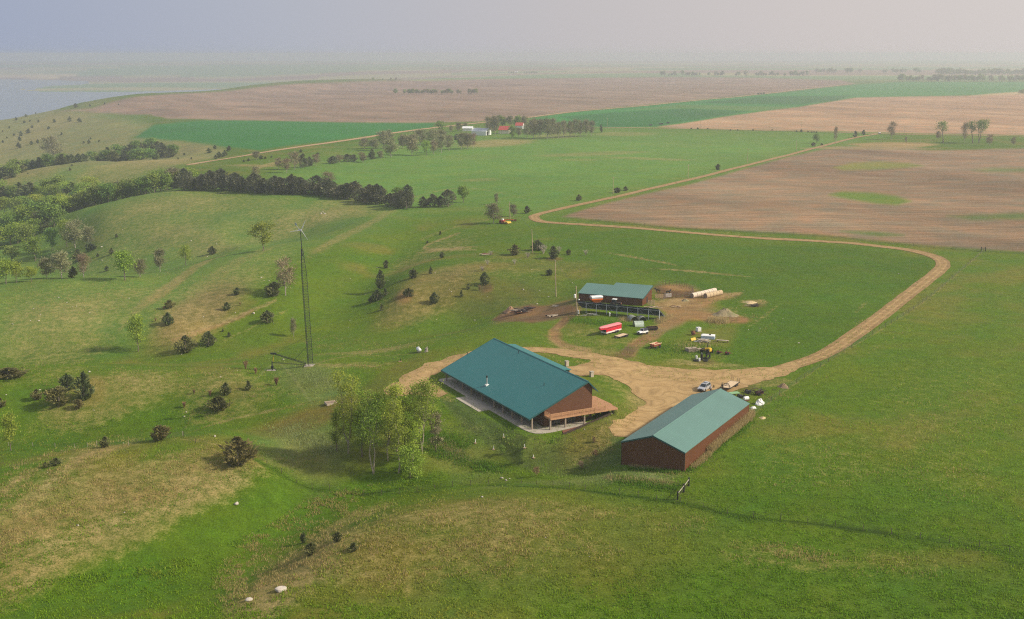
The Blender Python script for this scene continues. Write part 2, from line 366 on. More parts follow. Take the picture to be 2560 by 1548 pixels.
# ---------------------------------------------------------------- ground: land cover
def c8(r_, g, b, k=0.8): return np.array([v * k for v in lin(r_, g, b)])
GRASS, LUSH, OLIVE, PALE, TAN = c8(92, 116, 28), c8(80, 109, 24), c8(124, 116, 58), c8(102, 138, 60), c8(158, 136, 92)
TEAL, SOIL1, SOIL2, SOIL3, DIRT, DARKD = c8(54, 120, 54), c8(144, 120, 102), c8(178, 144, 120), c8(150, 124, 114), c8(188, 146, 92), c8(104, 84, 62)
FIELDS = [  # photo-pixel outlines drawn onto the ground: (colour, soil weight, dry weight, feather, outline)
 (c8(104, 130, 60), 0, .11, 40, [(-900, 900), (0, 905), (350, 860), (620, 720), (760, 620), (960, 560), (860, 500), (480, 470), (430, 415), (500, 385), (380, 345), (340, 300), (240, 275), (-900, 250)]),
 (c8(134, 136, 88), 0, .30, 12, [(-900, 470), (0, 470), (60, 440), (130, 425), (300, 415), (420, 415), (500, 400), (560, 392), (560, 370), (400, 345), (330, 344), (380, 312), (240, 285), (140, 279), (200, 255), (-900, 200)]),
 (PALE, 0, .08, 40, [(960, 545), (880, 500), (660, 480), (700, 420), (900, 380), (1080, 345), (1500, 325), (2190, 336), (1870, 415), (1460, 505), (1340, 540), (1130, 520)]),
 (LUSH, 0, 0, 14, [(1345, 560), (1710, 590), (2150, 618), (2320, 645), (2340, 670), (2180, 790), (2060, 880), (1930, 920), (1800, 915), (1850, 800), (1780, 740), (1660, 700), (1500, 660), (1390, 600)]),
 (SOIL3, 1, 0, 2.5, [(140, 279), (230, 272), (314, 246), (523, 231), (733, 210), (860, 205), (1147, 200), (1513, 194), (1700, 192), (1900, 194), (2101, 201), (2136, 209), (1944, 231), (1700, 254), (1440, 278), (1321, 293), (1199, 304), (1060, 307), (860, 306), (558, 301), (419, 297), (377, 286), (244, 283)]),
 (TEAL, 0, 0, 3, [(335, 344), (384, 313), (499, 302), (860, 307), (1087, 308), (1080, 319), (990, 331), (850, 349), (646, 376), (544, 365), (401, 349)]),
 (TEAL * 1.2, 0, 0, 2.5, [(1321, 296), (1443, 280), (1583, 268), (1700, 256), (1944, 233), (2136, 212), (2245, 205), (2560, 205), (2900, 205), (2900, 226), (2415, 238), (2190, 244), (2136, 244), (2101, 250), (1997, 267), (1892, 280), (1805, 292), (1700, 309), (1640, 317), (1496, 319)]),
 (TEAL * .8, 0, 0, 2, [(1745, 257), (1900, 241), (2133, 239), (2090, 252), (2000, 262), (1800, 259)]),
 (TEAL * .8, 0, 0, 2, [(1500, 318), (1400, 292), (1520, 282), (1720, 272), (1880, 277), (1790, 292), (1700, 306), (1640, 316)]),
 (c8(90, 130, 62), 0, .1, 2, [(1700, 262), (2000, 268), (1890, 278), (1720, 271), (1560, 276)]),
 (SOIL2, 1, 0, 2, [(1645, 317), (1700, 310), (1805, 293), (1892, 281), (1997, 268), (2101, 251), (2136, 245), (2190, 243), (2415, 240), (2560, 234), (2900, 234), (2900, 342), (2560, 338), (2189, 331), (1909, 325), (1700, 321)]),
 (c8(190, 165, 130), .5, .2, 2, [(2420, 240), (2480, 234), (2560, 229), (2700, 229), (2700, 236), (2560, 237)]),
 (SOIL1, 1, 0, 4, [(1405, 542), (1440, 530), (1510, 510), (1600, 488), (1705, 466), (1867, 421), (1979, 391), (2066, 373), (2223, 371), (2328, 376), (2560, 371), (2900, 371), (2900, 660), (2560, 629), (2400, 620), (2200, 602), (2049, 587), (1700, 569), (1478, 549)]),
 (c8(128, 130, 66), .2, .35, 5, [(2080, 419), (2130, 407), (2200, 404), (2270, 408), (2310, 415), (2260, 420), (2190, 424), (2110, 426)]),
 (c8(106, 128, 46), .25, .1, 7, [(2072, 487), (2105, 479), (2180, 482), (2240, 490), (2278, 503), (2240, 513), (2190, 509), (2120, 497)]),
 (c8(104, 118, 72), .4, 0, 8, [(2430, 425), (2480, 421), (2600, 421), (2600, 429), (2480, 430)]),
 (c8(100, 116, 62), .4, 0, 7, [(2365, 540), (2480, 536), (2640, 530), (2640, 548), (2430, 550)]),
 (c8(96, 114, 56), .4, 0, 6, [(2100, 578), (2180, 579), (2260, 588), (2200, 592)]),
 (TAN, 0, .7, 3, [(2120, 361), (2190, 356), (2300, 356), (2350, 362), (2280, 370), (2200, 371)]),
 (c8(150, 132, 100), 0, .5, 2.5, [(2000, 371), (2100, 366), (2240, 367), (2350, 372), (2200, 374)]),
 (c8(158, 126, 90), .6, .1, 6, [(1639, 757), (1704, 743), (1717, 746), (1850, 735), (1800, 748), (1762, 765), (1745, 778), (1809, 786), (1868, 797), (1865, 806), (1800, 806), (1750, 800), (1715, 800), (1690, 812), (1640, 845), (1600, 870), (1585, 890), (1545, 890), (1568, 868), (1610, 835), (1655, 805), (1670, 795), (1665, 780), (1640, 770)]),
 (c8(112, 82, 62), .7, 0, 5, [(1700, 760), (1730, 756), (1745, 780), (1815, 790), (1868, 797), (1862, 805), (1790, 803), (1730, 792), (1690, 790)]),
 (c8(166, 136, 98), .5, .15, 5, [(1436, 771), (1452, 776), (1422, 800), (1398, 830), (1394, 846), (1420, 860), (1480, 874), (1475, 886), (1400, 868), (1371, 850), (1373, 828), (1404, 795)]),
 (c8(124, 98, 76), .7, 0, 5, [(1229, 801), (1255, 781), (1285, 770), (1329, 761), (1425, 762), (1440, 774), (1390, 799), (1329, 808), (1268, 805)]),
 (c8(104, 74, 56), .8, 0, 4, [(1638, 720), (1665, 712), (1700, 713), (1730, 722), (1735, 738), (1700, 745), (1650, 748)]),
 (c8(88, 104, 50), 0, .2, 5, [(1100, 1000), (1170, 1000), (1200, 1035), (1310, 1088), (1370, 1095), (1440, 1080), (1530, 1050), (1550, 1090), (1550, 1160), (1400, 1190), (1290, 1165), (1230, 1120), (1160, 1070)]),
]
# soft spots: (kind, x, y, rx, ry, degrees, weight); kinds d dry tan grass, l lush green, o olive, s bare brown soil, p pale weeds
SPOTS = [tuple([q.split()[0]] + [float(v) for v in q.split()[1:]]) for q in """d 480 1195 250 48 -6 .62;d 120 1330 190 100 -20 .55;d 280 1400 130 80 -20 .45;d 60 1430 110 110 0 .55;d 420 1290 170 55 -15 .5;d 520 1250 110 40 -10 .5;d 150 1165 170 20 -16 .8;d 60 1225 90 25 -20 .5
d 1000 1350 330 90 -6 .5;d 740 1420 170 80 -35 .75;d 1350 1390 220 70 0 .5;d 1250 1275 260 34 0 .55;d 640 1510 120 60 -30 .6;d 1850 1390 150 45 0 .25;d 900 1290 100 25 -18 .6;d 1120 1480 250 40 0 .3;d 1650 1300 160 30 6 .35
l 500 1390 340 48 -22 .95;l 250 1500 260 50 -15 .9;l 850 1262 200 26 -14 .9;l 2000 1510 700 70 3 .8;l 320 1068 420 16 -7 1;l 700 1010 150 14 -20 .7;l 1090 1210 120 14 -4 .9;l 1830 1170 120 40 10 .5;l 1500 1520 500 40 0 .5;l 90 1195 130 14 -25 .5
l 1500 1205 250 12 3 .7;l 2050 1270 300 25 9 .55;l 2300 900 200 60 -35 .3;l 1960 1000 120 60 0 .35;l 1700 1480 150 20 0 .5
d 120 860 150 60 -5 .38;d 200 780 250 55 0 .26;s 490 785 110 30 -18 .5;d 490 785 120 40 -18 .5;d 600 700 180 30 -18 .35;d 460 690 150 10 -27 .7;d 880 580 130 10 -27 .6;d 620 640 120 10 -20 .4;d 330 745 200 20 -8 .3
d 250 1000 180 35 -8 .6;s 230 970 40 22 0 .4;d 570 990 140 40 -5 .5;s 600 975 50 14 0 .35;d 140 930 120 14 -8 .45;d 430 945 170 22 0 .3
s 1060 728 120 24 -12 .35;d 1060 728 140 30 -12 .45;s 1130 678 130 14 -6 .3;s 1240 735 150 22 0 .28;d 1300 665 200 28 0 .35;s 1330 668 150 12 0 .25;d 1070 640 130 22 -15 .4;s 1010 737 22 8 0 .8;s 1215 720 16 7 0 .8;s 1385 648 22 4 0 .7
d 1130 622 70 3 3 .9;d 1610 648 100 2.5 12 .9;d 1750 680 130 2.5 5 .9;d 1180 770 160 12 -6 .2;d 1080 500 160 40 0 .15
d 380 560 200 30 -8 .4;d 600 580 150 30 -5 .35;d 800 530 150 18 -10 .45;d 860 535 90 14 0 .45;d 480 610 110 20 10 .35;d 300 520 180 18 -8 .3;d 620 500 300 12 0 .3;d 930 520 60 22 0 .25
d 330 420 200 14 -4 .6;d 70 438 90 12 0 .5;d 480 370 80 10 0 .4;d 560 415 120 6 8 .4;d 690 408 60 5 -12 .8;d 640 414 60 3 4 .8;d 150 300 180 18 -12 .4
d 1240 358 100 10 -3 .9;d 1560 335 90 6 0 .6;d 1480 385 150 6 -2 .6;d 1620 397 130 4 2 .6;d 1390 340 60 8 0 .6;d 1160 395 130 8 0 .35;d 1250 430 180 10 0 .25;d 1450 400 70 4 0 .5;d 1680 362 120 8 0 .3;d 1200 450 60 5 0 .5
p 790 955 100 42 20 .45;p 770 1110 85 58 20 .4;p 690 1120 60 40 20 .3;d 870 880 130 18 3 .5;d 1010 865 120 10 -6 .4;d 900 912 90 8 0 .45;p 1170 1150 90 40 25 .25;p 1560 1190 150 14 3 .35;p 1400 1205 220 10 0 .3;o 780 1045 170 26 -8 .9;o 1000 930 100 20 -20 .5
p 1640 1190 60 10 4 .6;d 1770 1085 130 8 -40 .5;d 1640 1160 90 6 4 .5;o 1480 1080 90 30 -20 .7;d 1500 1095 80 20 -25 .35
s 1300 790 62 18 -8 .9;s 1370 770 75 12 -4 .75;d 1300 770 60 12 -10 .4;s 1430 768 34 12 0 .6;s 1690 725 55 13 4 1;s 1760 742 75 10 -2 .95;d 1820 738 42 5 -8 1;s 1725 770 55 26 0 .85;s 1690 800 36 18 -28 .8;s 1640 835 28 12 -32 .75;s 1590 862 30 13 -35 .75;s 1560 885 34 12 -20 .7
s 1810 797 58 9 3 .95;d 1660 755 60 10 0 .75;d 1700 760 60 14 0 .6;d 1660 805 40 12 -20 .5;d 1800 790 60 22 0 .5;d 1885 755 36 7 2 1;s 1885 764 28 4 0 .6;d 1560 850 60 14 10 .45;d 1470 875 80 10 3 .6;d 1500 855 50 10 15 .4;d 1450 830 60 12 0 .45
s 1415 797 22 12 -45 .55;s 1392 838 14 16 60 .6;s 1400 855 40 6 25 .5;d 1390 860 60 8 20 .4;d 1450 895 60 8 8 .4;d 1740 890 80 26 0 .25;d 1780 912 110 7 3 .6;d 1910 790 50 5 -35 .5;d 1620 990 70 40 -40 .6;d 1540 950 70 30 40 .4;s 1860 968 34 8 0 .5;d 1920 955 60 12 0 .6;d 1100 985 40 12 20 .5;d 1080 965 18 14 0 .5;s 1765 905 24 7 0 .6
d 2260 745 20 4 -30 .5;d 2150 770 25 5 -40 .5;d 2350 1000 200 120 0 .28;d 2050 1150 200 70 0 .3;d 2400 1180 160 60 0 .25;d 2200 1420 200 40 6 .3;d 1950 1400 140 30 6 .25;o 1250 1340 480 120 0 .5""".replace('\n', ';').split(';')]
LINES = [  # thin strips on the ground: (kind, half width, weight, points)
 ('d', 3, .45, [(1880, 1040), (1960, 980), (2070, 905), (2160, 850), (2290, 770), (2400, 680), (2458, 628)]),
 ('l', 4, .8, [(640, 1150), (760, 1215), (830, 1226), (900, 1240), (1010, 1234), (1220, 1212), (1390, 1217), (1500, 1230), (1700, 1258), (1850, 1290), (2060, 1312), (2400, 1360), (2560, 1392)]),
 ('k', 2, .55, [(640, 1152), (760, 1219), (830, 1229)]), ('k', 3.2, .8, [(1220, 1214), (1390, 1220), (1500, 1232), (1700, 1259), (1850, 1291), (2060, 1314), (2250, 1340)]), ('k', 5, .4, [(2060, 1314), (2400, 1361), (2560, 1393)]),
 ('d', 2.5, .8, [(1150, 583), (1060, 620), (1190, 625)]), ('d', 3, .5, [(1330, 550), (1250, 545), (1130, 570), (1050, 600)]),
 ('s', 2, .7, [(430, 850), (500, 830), (570, 805), (632, 778)]), ('d', 3, .7, [(430, 848), (500, 826), (570, 801), (632, 776), (690, 750)]),
 ('d', 2, .5, [(560, 850), (620, 825), (660, 800), (720, 775)]), ('d', 2, .6, [(760, 925), (850, 893), (1000, 888), (1060, 880)]), ('d', 2, .6, [(800, 912), (950, 915)]),
 ('s', 2, .5, [(1380, 850), (1378, 830), (1400, 805), (1440, 775)]), ('s', 2, .5, [(1392, 856), (1392, 835), (1415, 806), (1450, 780)]),
 ('s', 2, .5, [(1395, 860), (1430, 872), (1500, 885)]), ('s', 2, .55, [(1575, 885), (1640, 835), (1690, 800)]), ('s', 2, .55, [(1560, 880), (1622, 835), (1675, 800)]),
 ('d', 1.5, .5, [(1000, 500), (1160, 470), (1330, 500)]), ('d', 1.5, .5, [(1460, 520), (1600, 480), (1720, 452), (1900, 405), (2060, 362)]),
 ('k', 1.6, .4, [(1478, 551), (1700, 571), (2049, 590), (2200, 606), (2400, 624), (2560, 634)]), ('d', 1.5, .5, [(1420, 553), (1700, 576), (1950, 592)]),
 ('p', 2, .6, [(640, 950), (700, 910), (780, 1010)]), ('d', 2, .6, [(430, 1100), (520, 1065), (640, 1035), (760, 1012)]), ('d', 2, .6, [(450, 1098), (560, 1115), (600, 1125)]),
]
def seg_sdf(x, y, P):
    """signed distance (negative inside) to a closed outline"""
    P = np.asarray(P, float); d = np.full(len(x), 1e9); ins = np.zeros(len(x), bool)
    for i in range(len(P)):
        a, b = P[i], P[(i + 1) % len(P)]; e = b - a; wx, wy = x - a[0], y - a[1]
        t = np.clip((wx * e[0] + wy * e[1]) / (e @ e + 1e-9), 0, 1); d = np.minimum(d, (wx - e[0] * t) ** 2 + (wy - e[1] * t) ** 2)
        if abs(e[1]) > 1e-9: ins ^= ((a[1] > y) != (b[1] > y)) & (x < a[0] + e[0] * (y - a[1]) / e[1])
    return np.where(ins, -1, 1) * np.sqrt(d)
def line_d(x, y, P):
    d = np.full(len(x), 1e9)
    for a, b in zip(P[:-1], P[1:]):
        a, b = np.array(a, float), np.array(b, float); e = b - a; wx, wy = x - a[0], y - a[1]
        t = np.clip((wx * e[0] + wy * e[1]) / (e @ e + 1e-9), 0, 1); d = np.minimum(d, (wx - e[0] * t) ** 2 + (wy - e[1] * t) ** 2)
    return np.sqrt(d)
def tofan(P):
    """outline in the photo -> outline on the ground, in fan coordinates"""
    Q = []
    for (px, py) in P:
        g = G(px, py); Q.append(fan(g.x, g.y))
    return [(float(a), float(b)) for a, b in Q]
def dense(P, k=4, closed=False):
    """Catmull-Rom through the points"""
    P = [np.array(p, float) for p in P]; n = len(P); Q = []
    for i in range(n if closed else n - 1):
        g = (lambda j: P[j % n]) if closed else (lambda j: P[min(max(j, 0), n - 1)])
        a, b, c, d = g(i - 1), g(i), g(i + 1), g(i + 2)
        for s_ in range(k):
            t = s_ / k
            Q.append(0.5 * (2 * b + (c - a) * t + (2 * a - 5 * b + 4 * c - d) * t * t + (3 * b - a - 3 * c + d) * t ** 3))
    if not closed: Q.append(P[-1])
    return Q
FANF = [(col, so_, dr, fe, tofan(P)) for (col, so_, dr, fe, P) in FIELDS]
FANL = [(k, hw_, w, tofan(dense(P, 4))) for (k, hw_, w, P) in LINES]
FANS = []
for (k, x, y, rx_, ry_, an, w) in SPOTS:
    FANS.append((k, *tofan([(x, y)])[0], rx_, ry_, R(an), w))

def cover(x, y):
    """colour, dry-grass weight and soil weight of the ground at world points"""
    fx, fy = fan(x, y); n = len(x)
    # ragged edges: shift by noise that is fixed to the ground
    nx = (fbm(x, y, 14, 3, 21) - .5); ny = (fbm(x, y, 9, 3, 22) - .5)
    depth = y * cp + CAM_H * sp; jit = np.clip(900 / depth, .6, 5)
    jx, jy = fx + nx * 7 * jit, fy + ny * 3.2 * jit
    big = fbm(x, y, 90, 4, 31); mid = fbm(x, y, 22, 4, 33)
    col = GRASS[None] + (LUSH - GRASS)[None] * sstep(.45, .7, big)[:, None] * .7
    col = col + (OLIVE - col) * (sstep(.5, .75, mid) * .55)[:, None]
    dry = .04 + .16 * sstep(.5, .8, fbm(x, y, 45, 4, 35)); soil = np.zeros(n)
    for (c_, so_, dr, fe, P) in FANF:
        P = np.array(P); lo, hi = P.min(0) - 3 * fe - 15, P.max(0) + 3 * fe + 15
        k = np.nonzero((fx > lo[0]) & (fx < hi[0]) & (fy > lo[1]) & (fy < hi[1]))[0]
        if not len(k): continue
        jl = min(1.0, fe / 12)
        w = sstep(fe, -fe, seg_sdf(fx[k] + (jx[k] - fx[k]) * jl, fy[k] + (jy[k] - fy[k]) * jl, P))
        var = (0.86 + .28 * big[k])[:, None] * (0.92 + .16 * mid[k])[:, None]
        col[k] += (c_[None] * var - col[k]) * w[:, None]; dry[k] += (dr * (.5 + mid[k]) - dry[k]) * w; soil[k] += (so_ - soil[k]) * w
    def put(k, kind, w):
        if kind == 'd': dry[k] += (1 - dry[k]) * w; soil[k] *= 1 - .7 * w
        elif kind == 'l': col[k] += (LUSH[None] * (.8 + .4 * mid[k])[:, None] - col[k]) * w[:, None]; dry[k] *= 1 - .95 * w
        elif kind == 'o': col[k] += (OLIVE * .85 - col[k]) * w[:, None]; dry[k] *= 1 - .4 * w
        elif kind == 'p': col[k] += (c8(150, 150, 112) - col[k]) * (w * .6)[:, None]; dry[k] += (.35 - dry[k]) * w
        elif kind == 'k': col[k] += (c8(52, 74, 20) - col[k]) * w[:, None]; dry[k] *= 1 - w
        elif kind == 's': col[k] += ((c8(152, 120, 84) + (DARKD - c8(152, 120, 84)) * sstep(.42, .62, mid[k])[:, None]) - col[k]) * w[:, None]; soil[k] += (.8 - soil[k]) * w; dry[k] *= 1 - .7 * w
    for (kind, x0, y0, rx_, ry_, an, w0) in FANS:
        m = 2.6 * max(rx_, ry_)
        k = np.nonzero((abs(fx - x0) < m) & (abs(fy - y0) < m))[0]
        if not len(k): continue
        dx, dy = fx[k] + (jx[k] - fx[k]) * min(1, ry_ / 10) - x0, fy[k] + (jy[k] - fy[k]) * min(1, ry_ / 8) - y0
        u = (dx * math.cos(an) + dy * math.sin(an)) / rx_; v = (-dx * math.sin(an) + dy * math.cos(an)) / ry_
        put(k, kind, w0 * sstep(1.5, .55, np.sqrt(u * u + v * v)))
    for (kind, hw_, w0, P) in FANL:
        Pn = np.array(P); lo, hi = Pn.min(0) - 30, Pn.max(0) + 30
        k = np.nonzero((fx > lo[0]) & (fx < hi[0]) & (fy > lo[1]) & (fy < hi[1]))[0]
        if len(k): put(k, kind, w0 * sstep(1.6, .3, line_d(fx[k] + (jx[k] - fx[k]) * .25, fy[k] + (jy[k] - fy[k]) * .4, P) / hw_))
    # far country beyond the fields: broad bands of pasture, stubble and tilled land
    k = soil > .5
    tone = fbm(x[k] * .8 + y[k] * .6, y[k] * .25 - x[k] * .2, 40, 4, 51)
    col[k] *= (0.60 + .80 * tone)[:, None]
    far = sstep(3600, 4600, y) * (1 - soil)
    band = vnoise(x / 1500, y / 420, 41)
    fc = np.where((band > .62)[:, None], SOIL3[None], np.where((band > .45)[:, None], c8(168, 160, 120)[None], c8(120, 146, 100)[None]))  # band colours lightened to add to the haze near the horizon
    col += (fc - col) * far[:, None]; dry *= 1 - far
    # sand and pale bluff on the far shore
    sh = np.interp(x / np.maximum(y, 1) * CF + 1280, [p[0] for p in SHORE], [p[1] for p in SHORE])
    bl = sstep(0, 60, y - sh) * sstep(900, 500, y - sh) * (fx < 460)
    col += (c8(205, 180, 140) - col) * (bl * sstep(.35, .55, vnoise(x / 260, y / 900, 44)))[:, None]
    # mowing stripes on the lawn in front of the lodge
    lw = sstep(4, -14, seg_sdf(fx, fy, LAWN)); t = (x - HO[0]) * ha[0] + (y - HO[1]) * ha[1]; s_ = (x - HO[0]) * hb[0] + (y - HO[1]) * hb[1]
    col *= (1 + .16 * lw * np.sin((s_ + .10 * t) * 2 * math.pi / 3.4))[:, None]
    return np.clip(col, .004, .9), np.clip(dry, 0, 1), np.clip(soil, 0, 1)
LAWN = tofan([(1100, 1005), (1165, 1002), (1200, 1036), (1310, 1090), (1340, 1096), (1300, 1130), (1240, 1110), (1150, 1065)])

# ground sheet: a fan of rows and columns, dense where the photo looks
ROWS = [fy for fy in np.arange(1900, 430, -3.0)] + [fy for fy in np.arange(430, 156, -1.7)]
def y_of(fy): return (CAM_H * cp * CF - (fy - 774) * CAM_H * sp) / ((fy - 774) * cp + CF * sp)
YR = np.array([-2200, -600, -60, 40, 80, 105] + [y_of(f_) for f_ in ROWS]); YR = np.r_[YR[YR < 12000], 12500, 15000]
XC = np.r_[-5200, -4200, -3300, -2600, -2000, -1600, -1300, np.arange(-1060, -310, 25), np.arange(-310, 2890, 3.2), np.arange(2890, 3700, 25), 3900, 4300, 4800, 5500, 6500, 7800]
Yg, Xi = np.meshgrid(YR, XC, indexing='ij')
Xg = (Xi - 1280) / CF * (np.maximum(Yg, 50) * cp + CAM_H * sp)
gx, gy = Xg.ravel(), Yg.ravel(); gz = zat(gx, np.maximum(gy, 30))
gc, gd, gs = cover(gx, np.maximum(gy, 30))
nrw, ncl = Yg.shape
ii = (np.arange(nrw - 1)[:, None] * ncl + np.arange(ncl - 1)[None]).ravel()
gF = np.stack([ii, ii + 1, ii + ncl + 1, ii + ncl], -1)

def ground_mat():
    m = bpy.data.materials.new('ground'); m.use_nodes = True; t = m.node_tree; b = t.nodes['Principled BSDF']; L = t.links.new
    a1 = N('ShaderNodeAttribute', t, attribute_name='cover'); a2 = N('ShaderNodeAttribute', t, attribute_name='wear')
    sx_ = N('ShaderNodeSeparateColor', t); L(a2.outputs['Color'], sx_.inputs[0])
    tcn = N('ShaderNodeTexCoord', t)
    def noise(sc_, det, rough_=.6, vec=None):
        n = N('ShaderNodeTexNoise', t); n.inputs['Scale'].default_value = sc_; n.inputs['Detail'].default_value = det; n.inputs['Roughness'].default_value = rough_
        L(vec or tcn.outputs['Object'], n.inputs['Vector']); return n.outputs['Fac']
    def mr(src, a, b_, c, d):
        n = N('ShaderNodeMapRange', t); n.inputs[1].default_value = a; n.inputs[2].default_value = b_; n.inputs[3].default_value = c; n.inputs[4].default_value = d; L(src, n.inputs[0]); return n.outputs[0]
    def math_(op, a, b_=None, **k):
        n = N('ShaderNodeMath', t, operation=op)
        for i, v in enumerate((a, b_)):
            if v is None: continue
            if isinstance(v, (int, float)): n.inputs[i].default_value = v
            else: L(v, n.inputs[i])
        return n.outputs[0]
    def mixc(f_, a, b_, bt='MIX'):
        n = N('ShaderNodeMix', t, data_type='RGBA', blend_type=bt)
        if isinstance(f_, (int, float)): n.inputs[0].default_value = f_
        else: L(f_, n.inputs[0])
        for i, v in ((6, a), (7, b_)):
            if isinstance(v, tuple): n.inputs[i].default_value = (*v, 1)
            else: L(v, n.inputs[i])
        return n.outputs[2]
    fine = noise(2.6, 7, .72); mid = noise(.42, 7, .65); bigc = noise(.06, 5)
    # dead grass standing among the green: where the weight is high most clumps are tan
    thr = math_('ADD', math_('MULTIPLY', sx_.outputs['Red'], 1.0), math_('MULTIPLY', math_('SUBTRACT', mid, .5), 1.3))
    thr = math_('ADD', thr, math_('MULTIPLY', math_('SUBTRACT', fine, .5), 1.1))
    dryf = mr(thr, .36, 1.05, 0, .82)
    tanc = mixc(mr(bigc, .35, .65, 0, 1), tuple(c8(152, 126, 78)), tuple(c8(176, 154, 108)))
    grn = mixc(mr(bigc, .3, .7, 0, 1), mixc(1.0, a1.outputs['Color'], (.82, 1.0, .9), 'MULTIPLY'), mixc(1.0, a1.outputs['Color'], (1.2, 1.04, .8), 'MULTIPLY'))
    col = mixc(dryf, grn, tanc)
    k1 = mr(fine, .28, .72, .5, 1.5); k2 = mr(mid, .3, .7, .8, 1.2)
    k = math_('MULTIPLY', k1, k2)
    # tilled rows follow the field's length
    mp = N('ShaderNodeMapping', t); L(tcn.outputs['Object'], mp.inputs[0]); mp.inputs['Rotation'].default_value = (0, 0, R(-38))
    mp.inputs['Scale'].default_value = (.035, .5, .1)
    strk = noise(1.0, 5, .6, mp.outputs[0])
    ks = math_('MULTIPLY', mr(strk, .3, .7, .68, 1.32), math_('MULTIPLY', mr(mid, .3, .7, .92, 1.08), mr(fine, .3, .7, .9, 1.1)))
    kk = N('ShaderNodeMix', t, data_type='FLOAT'); L(sx_.outputs['Green'], kk.inputs[0]); L(k, kk.inputs[2]); L(ks, kk.inputs[3])
    col = mixc(1.0, col, kk.outputs[0], 'MULTIPLY')
    L(col, b.inputs['Base Color']); b.inputs['Roughness'].default_value = .95; b.inputs['Specular IOR Level'].default_value = .08
    bp = N('ShaderNodeBump', t); bp.inputs['Distance'].default_value = .34; bp.inputs['Strength'].default_value = .8
    hgt = math_('ADD', math_('MULTIPLY', fine, .7), mid)
    L(hgt, bp.inputs['Height']); L(bp.outputs[0], b.inputs['Normal'])
    return m
wear = np.stack([gd, gs, np.zeros_like(gd), np.ones_like(gd)], -1)
ground = np_mesh('ground', np.stack([gx, gy, gz], -1), gF, ground_mat(), [('cover', 'POINT', np.c_[gc, np.ones(len(gc))]), ('wear', 'POINT', wear)], smooth=True)
tag(ground, kind='structure')

# ---------------------------------------------------------------- lake
wm = M('lake_water', (.10, .14, .19), rough=.12, var=.06, vs_=.002, bump=.25, bs=.02, spec=.5)
water = MB().add([(-9000, 1500, -61), (600, 1500, -61), (4200, 9500, -61), (-9000, 9500, -61)], [(0, 1, 2, 3)]).build('lake', wm)
tag(water, kind='structure')

# ---------------------------------------------------------------- roads and drive
def dirt_mat(name, c0, c1, streak=True):
    m = bpy.data.materials.new(name); m.use_nodes = True; t = m.node_tree; b = t.nodes['Principled BSDF']; L = t.links.new
    tcn = N('ShaderNodeTexCoord', t)
    n1 = N('ShaderNodeTexNoise', t); n1.inputs['Scale'].default_value = .35; n1.inputs['Detail'].default_value = 8; L(tcn.outputs['Object'], n1.inputs[0])
    n2 = N('ShaderNodeTexNoise', t); n2.inputs['Scale'].default_value = 3.0; n2.inputs['Detail'].default_value = 5; L(tcn.outputs['Object'], n2.inputs[0])
    at = N('ShaderNodeAttribute', t, attribute_name='track')
    mx = N('ShaderNodeMix', t, data_type='RGBA'); mr = N('ShaderNodeMapRange', t); mr.inputs[1].default_value = .3; mr.inputs[2].default_value = .7; L(n1.outputs[0], mr.inputs[0]); L(mr.outputs[0], mx.inputs[0])
    mx.inputs[6].default_value = (*c0, 1); mx.inputs[7].default_value = (*c1, 1)
    m2 = N('ShaderNodeMix', t, data_type='RGBA', blend_type='MULTIPLY'); m2.inputs[0].default_value = 1; L(mx.outputs[2], m2.inputs[6]); L(at.outputs['Color'], m2.inputs[7])
    mr2 = N('ShaderNodeMapRange', t); mr2.inputs[1].default_value = .3; mr2.inputs[2].default_value = .7; mr2.inputs[3].default_value = .85; mr2.inputs[4].default_value = 1.15; L(n2.outputs[0], mr2.inputs[0])
    m3 = N('ShaderNodeMix', t, data_type='RGBA', blend_type='MULTIPLY'); m3.inputs[0].default_value = 1; L(m2.outputs[2], m3.inputs[6]); L(mr2.outputs[0], m3.inputs[7])
    # curving wheel marks: thin level lines of a broad noise
    wv = N('ShaderNodeTexNoise', t); wv.inputs['Scale'].default_value = .075; wv.inputs['Detail'].default_value = 1.5; L(tcn.outputs['Object'], wv.inputs[0])
    mm = N('ShaderNodeMath', t, operation='MULTIPLY'); mm.inputs[1].default_value = 11; L(wv.outputs['Fac'], mm.inputs[0]); pg = N('ShaderNodeMath', t, operation='PINGPONG'); pg.inputs[1].default_value = .5; L(mm.outputs[0], pg.inputs[0])
    mr4 = N('ShaderNodeMapRange', t); mr4.inputs[1].default_value = .0; mr4.inputs[2].default_value = .22; mr4.inputs[3].default_value = .80; mr4.inputs[4].default_value = 1.03; L(pg.outputs[0], mr4.inputs[0])
    m4 = N('ShaderNodeMix', t, data_type='RGBA', blend_type='MULTIPLY'); m4.inputs[0].default_value = 1; L(m3.outputs[2], m4.inputs[6]); L(mr4.outputs[0], m4.inputs[7])
    L(m4.outputs[2], b.inputs['Base Color']); b.inputs['Roughness'].default_value = .95; b.inputs['Specular IOR Level'].default_value = .1
    bp = N('ShaderNodeBump', t); bp.inputs['Distance'].default_value = .06; L(n2.outputs[0], bp.inputs['Height']); L(bp.outputs[0], b.inputs['Normal'])
    return m
DM = dirt_mat('packed_dirt', tuple(c8(168, 138, 94)), tuple(c8(192, 162, 114)))
DMF = dirt_mat('pale_gravel', tuple(c8(196, 164, 122)), tuple(c8(210, 180, 138)))
def lift(x, y): return .03 + .00012 * np.maximum(y, 0)
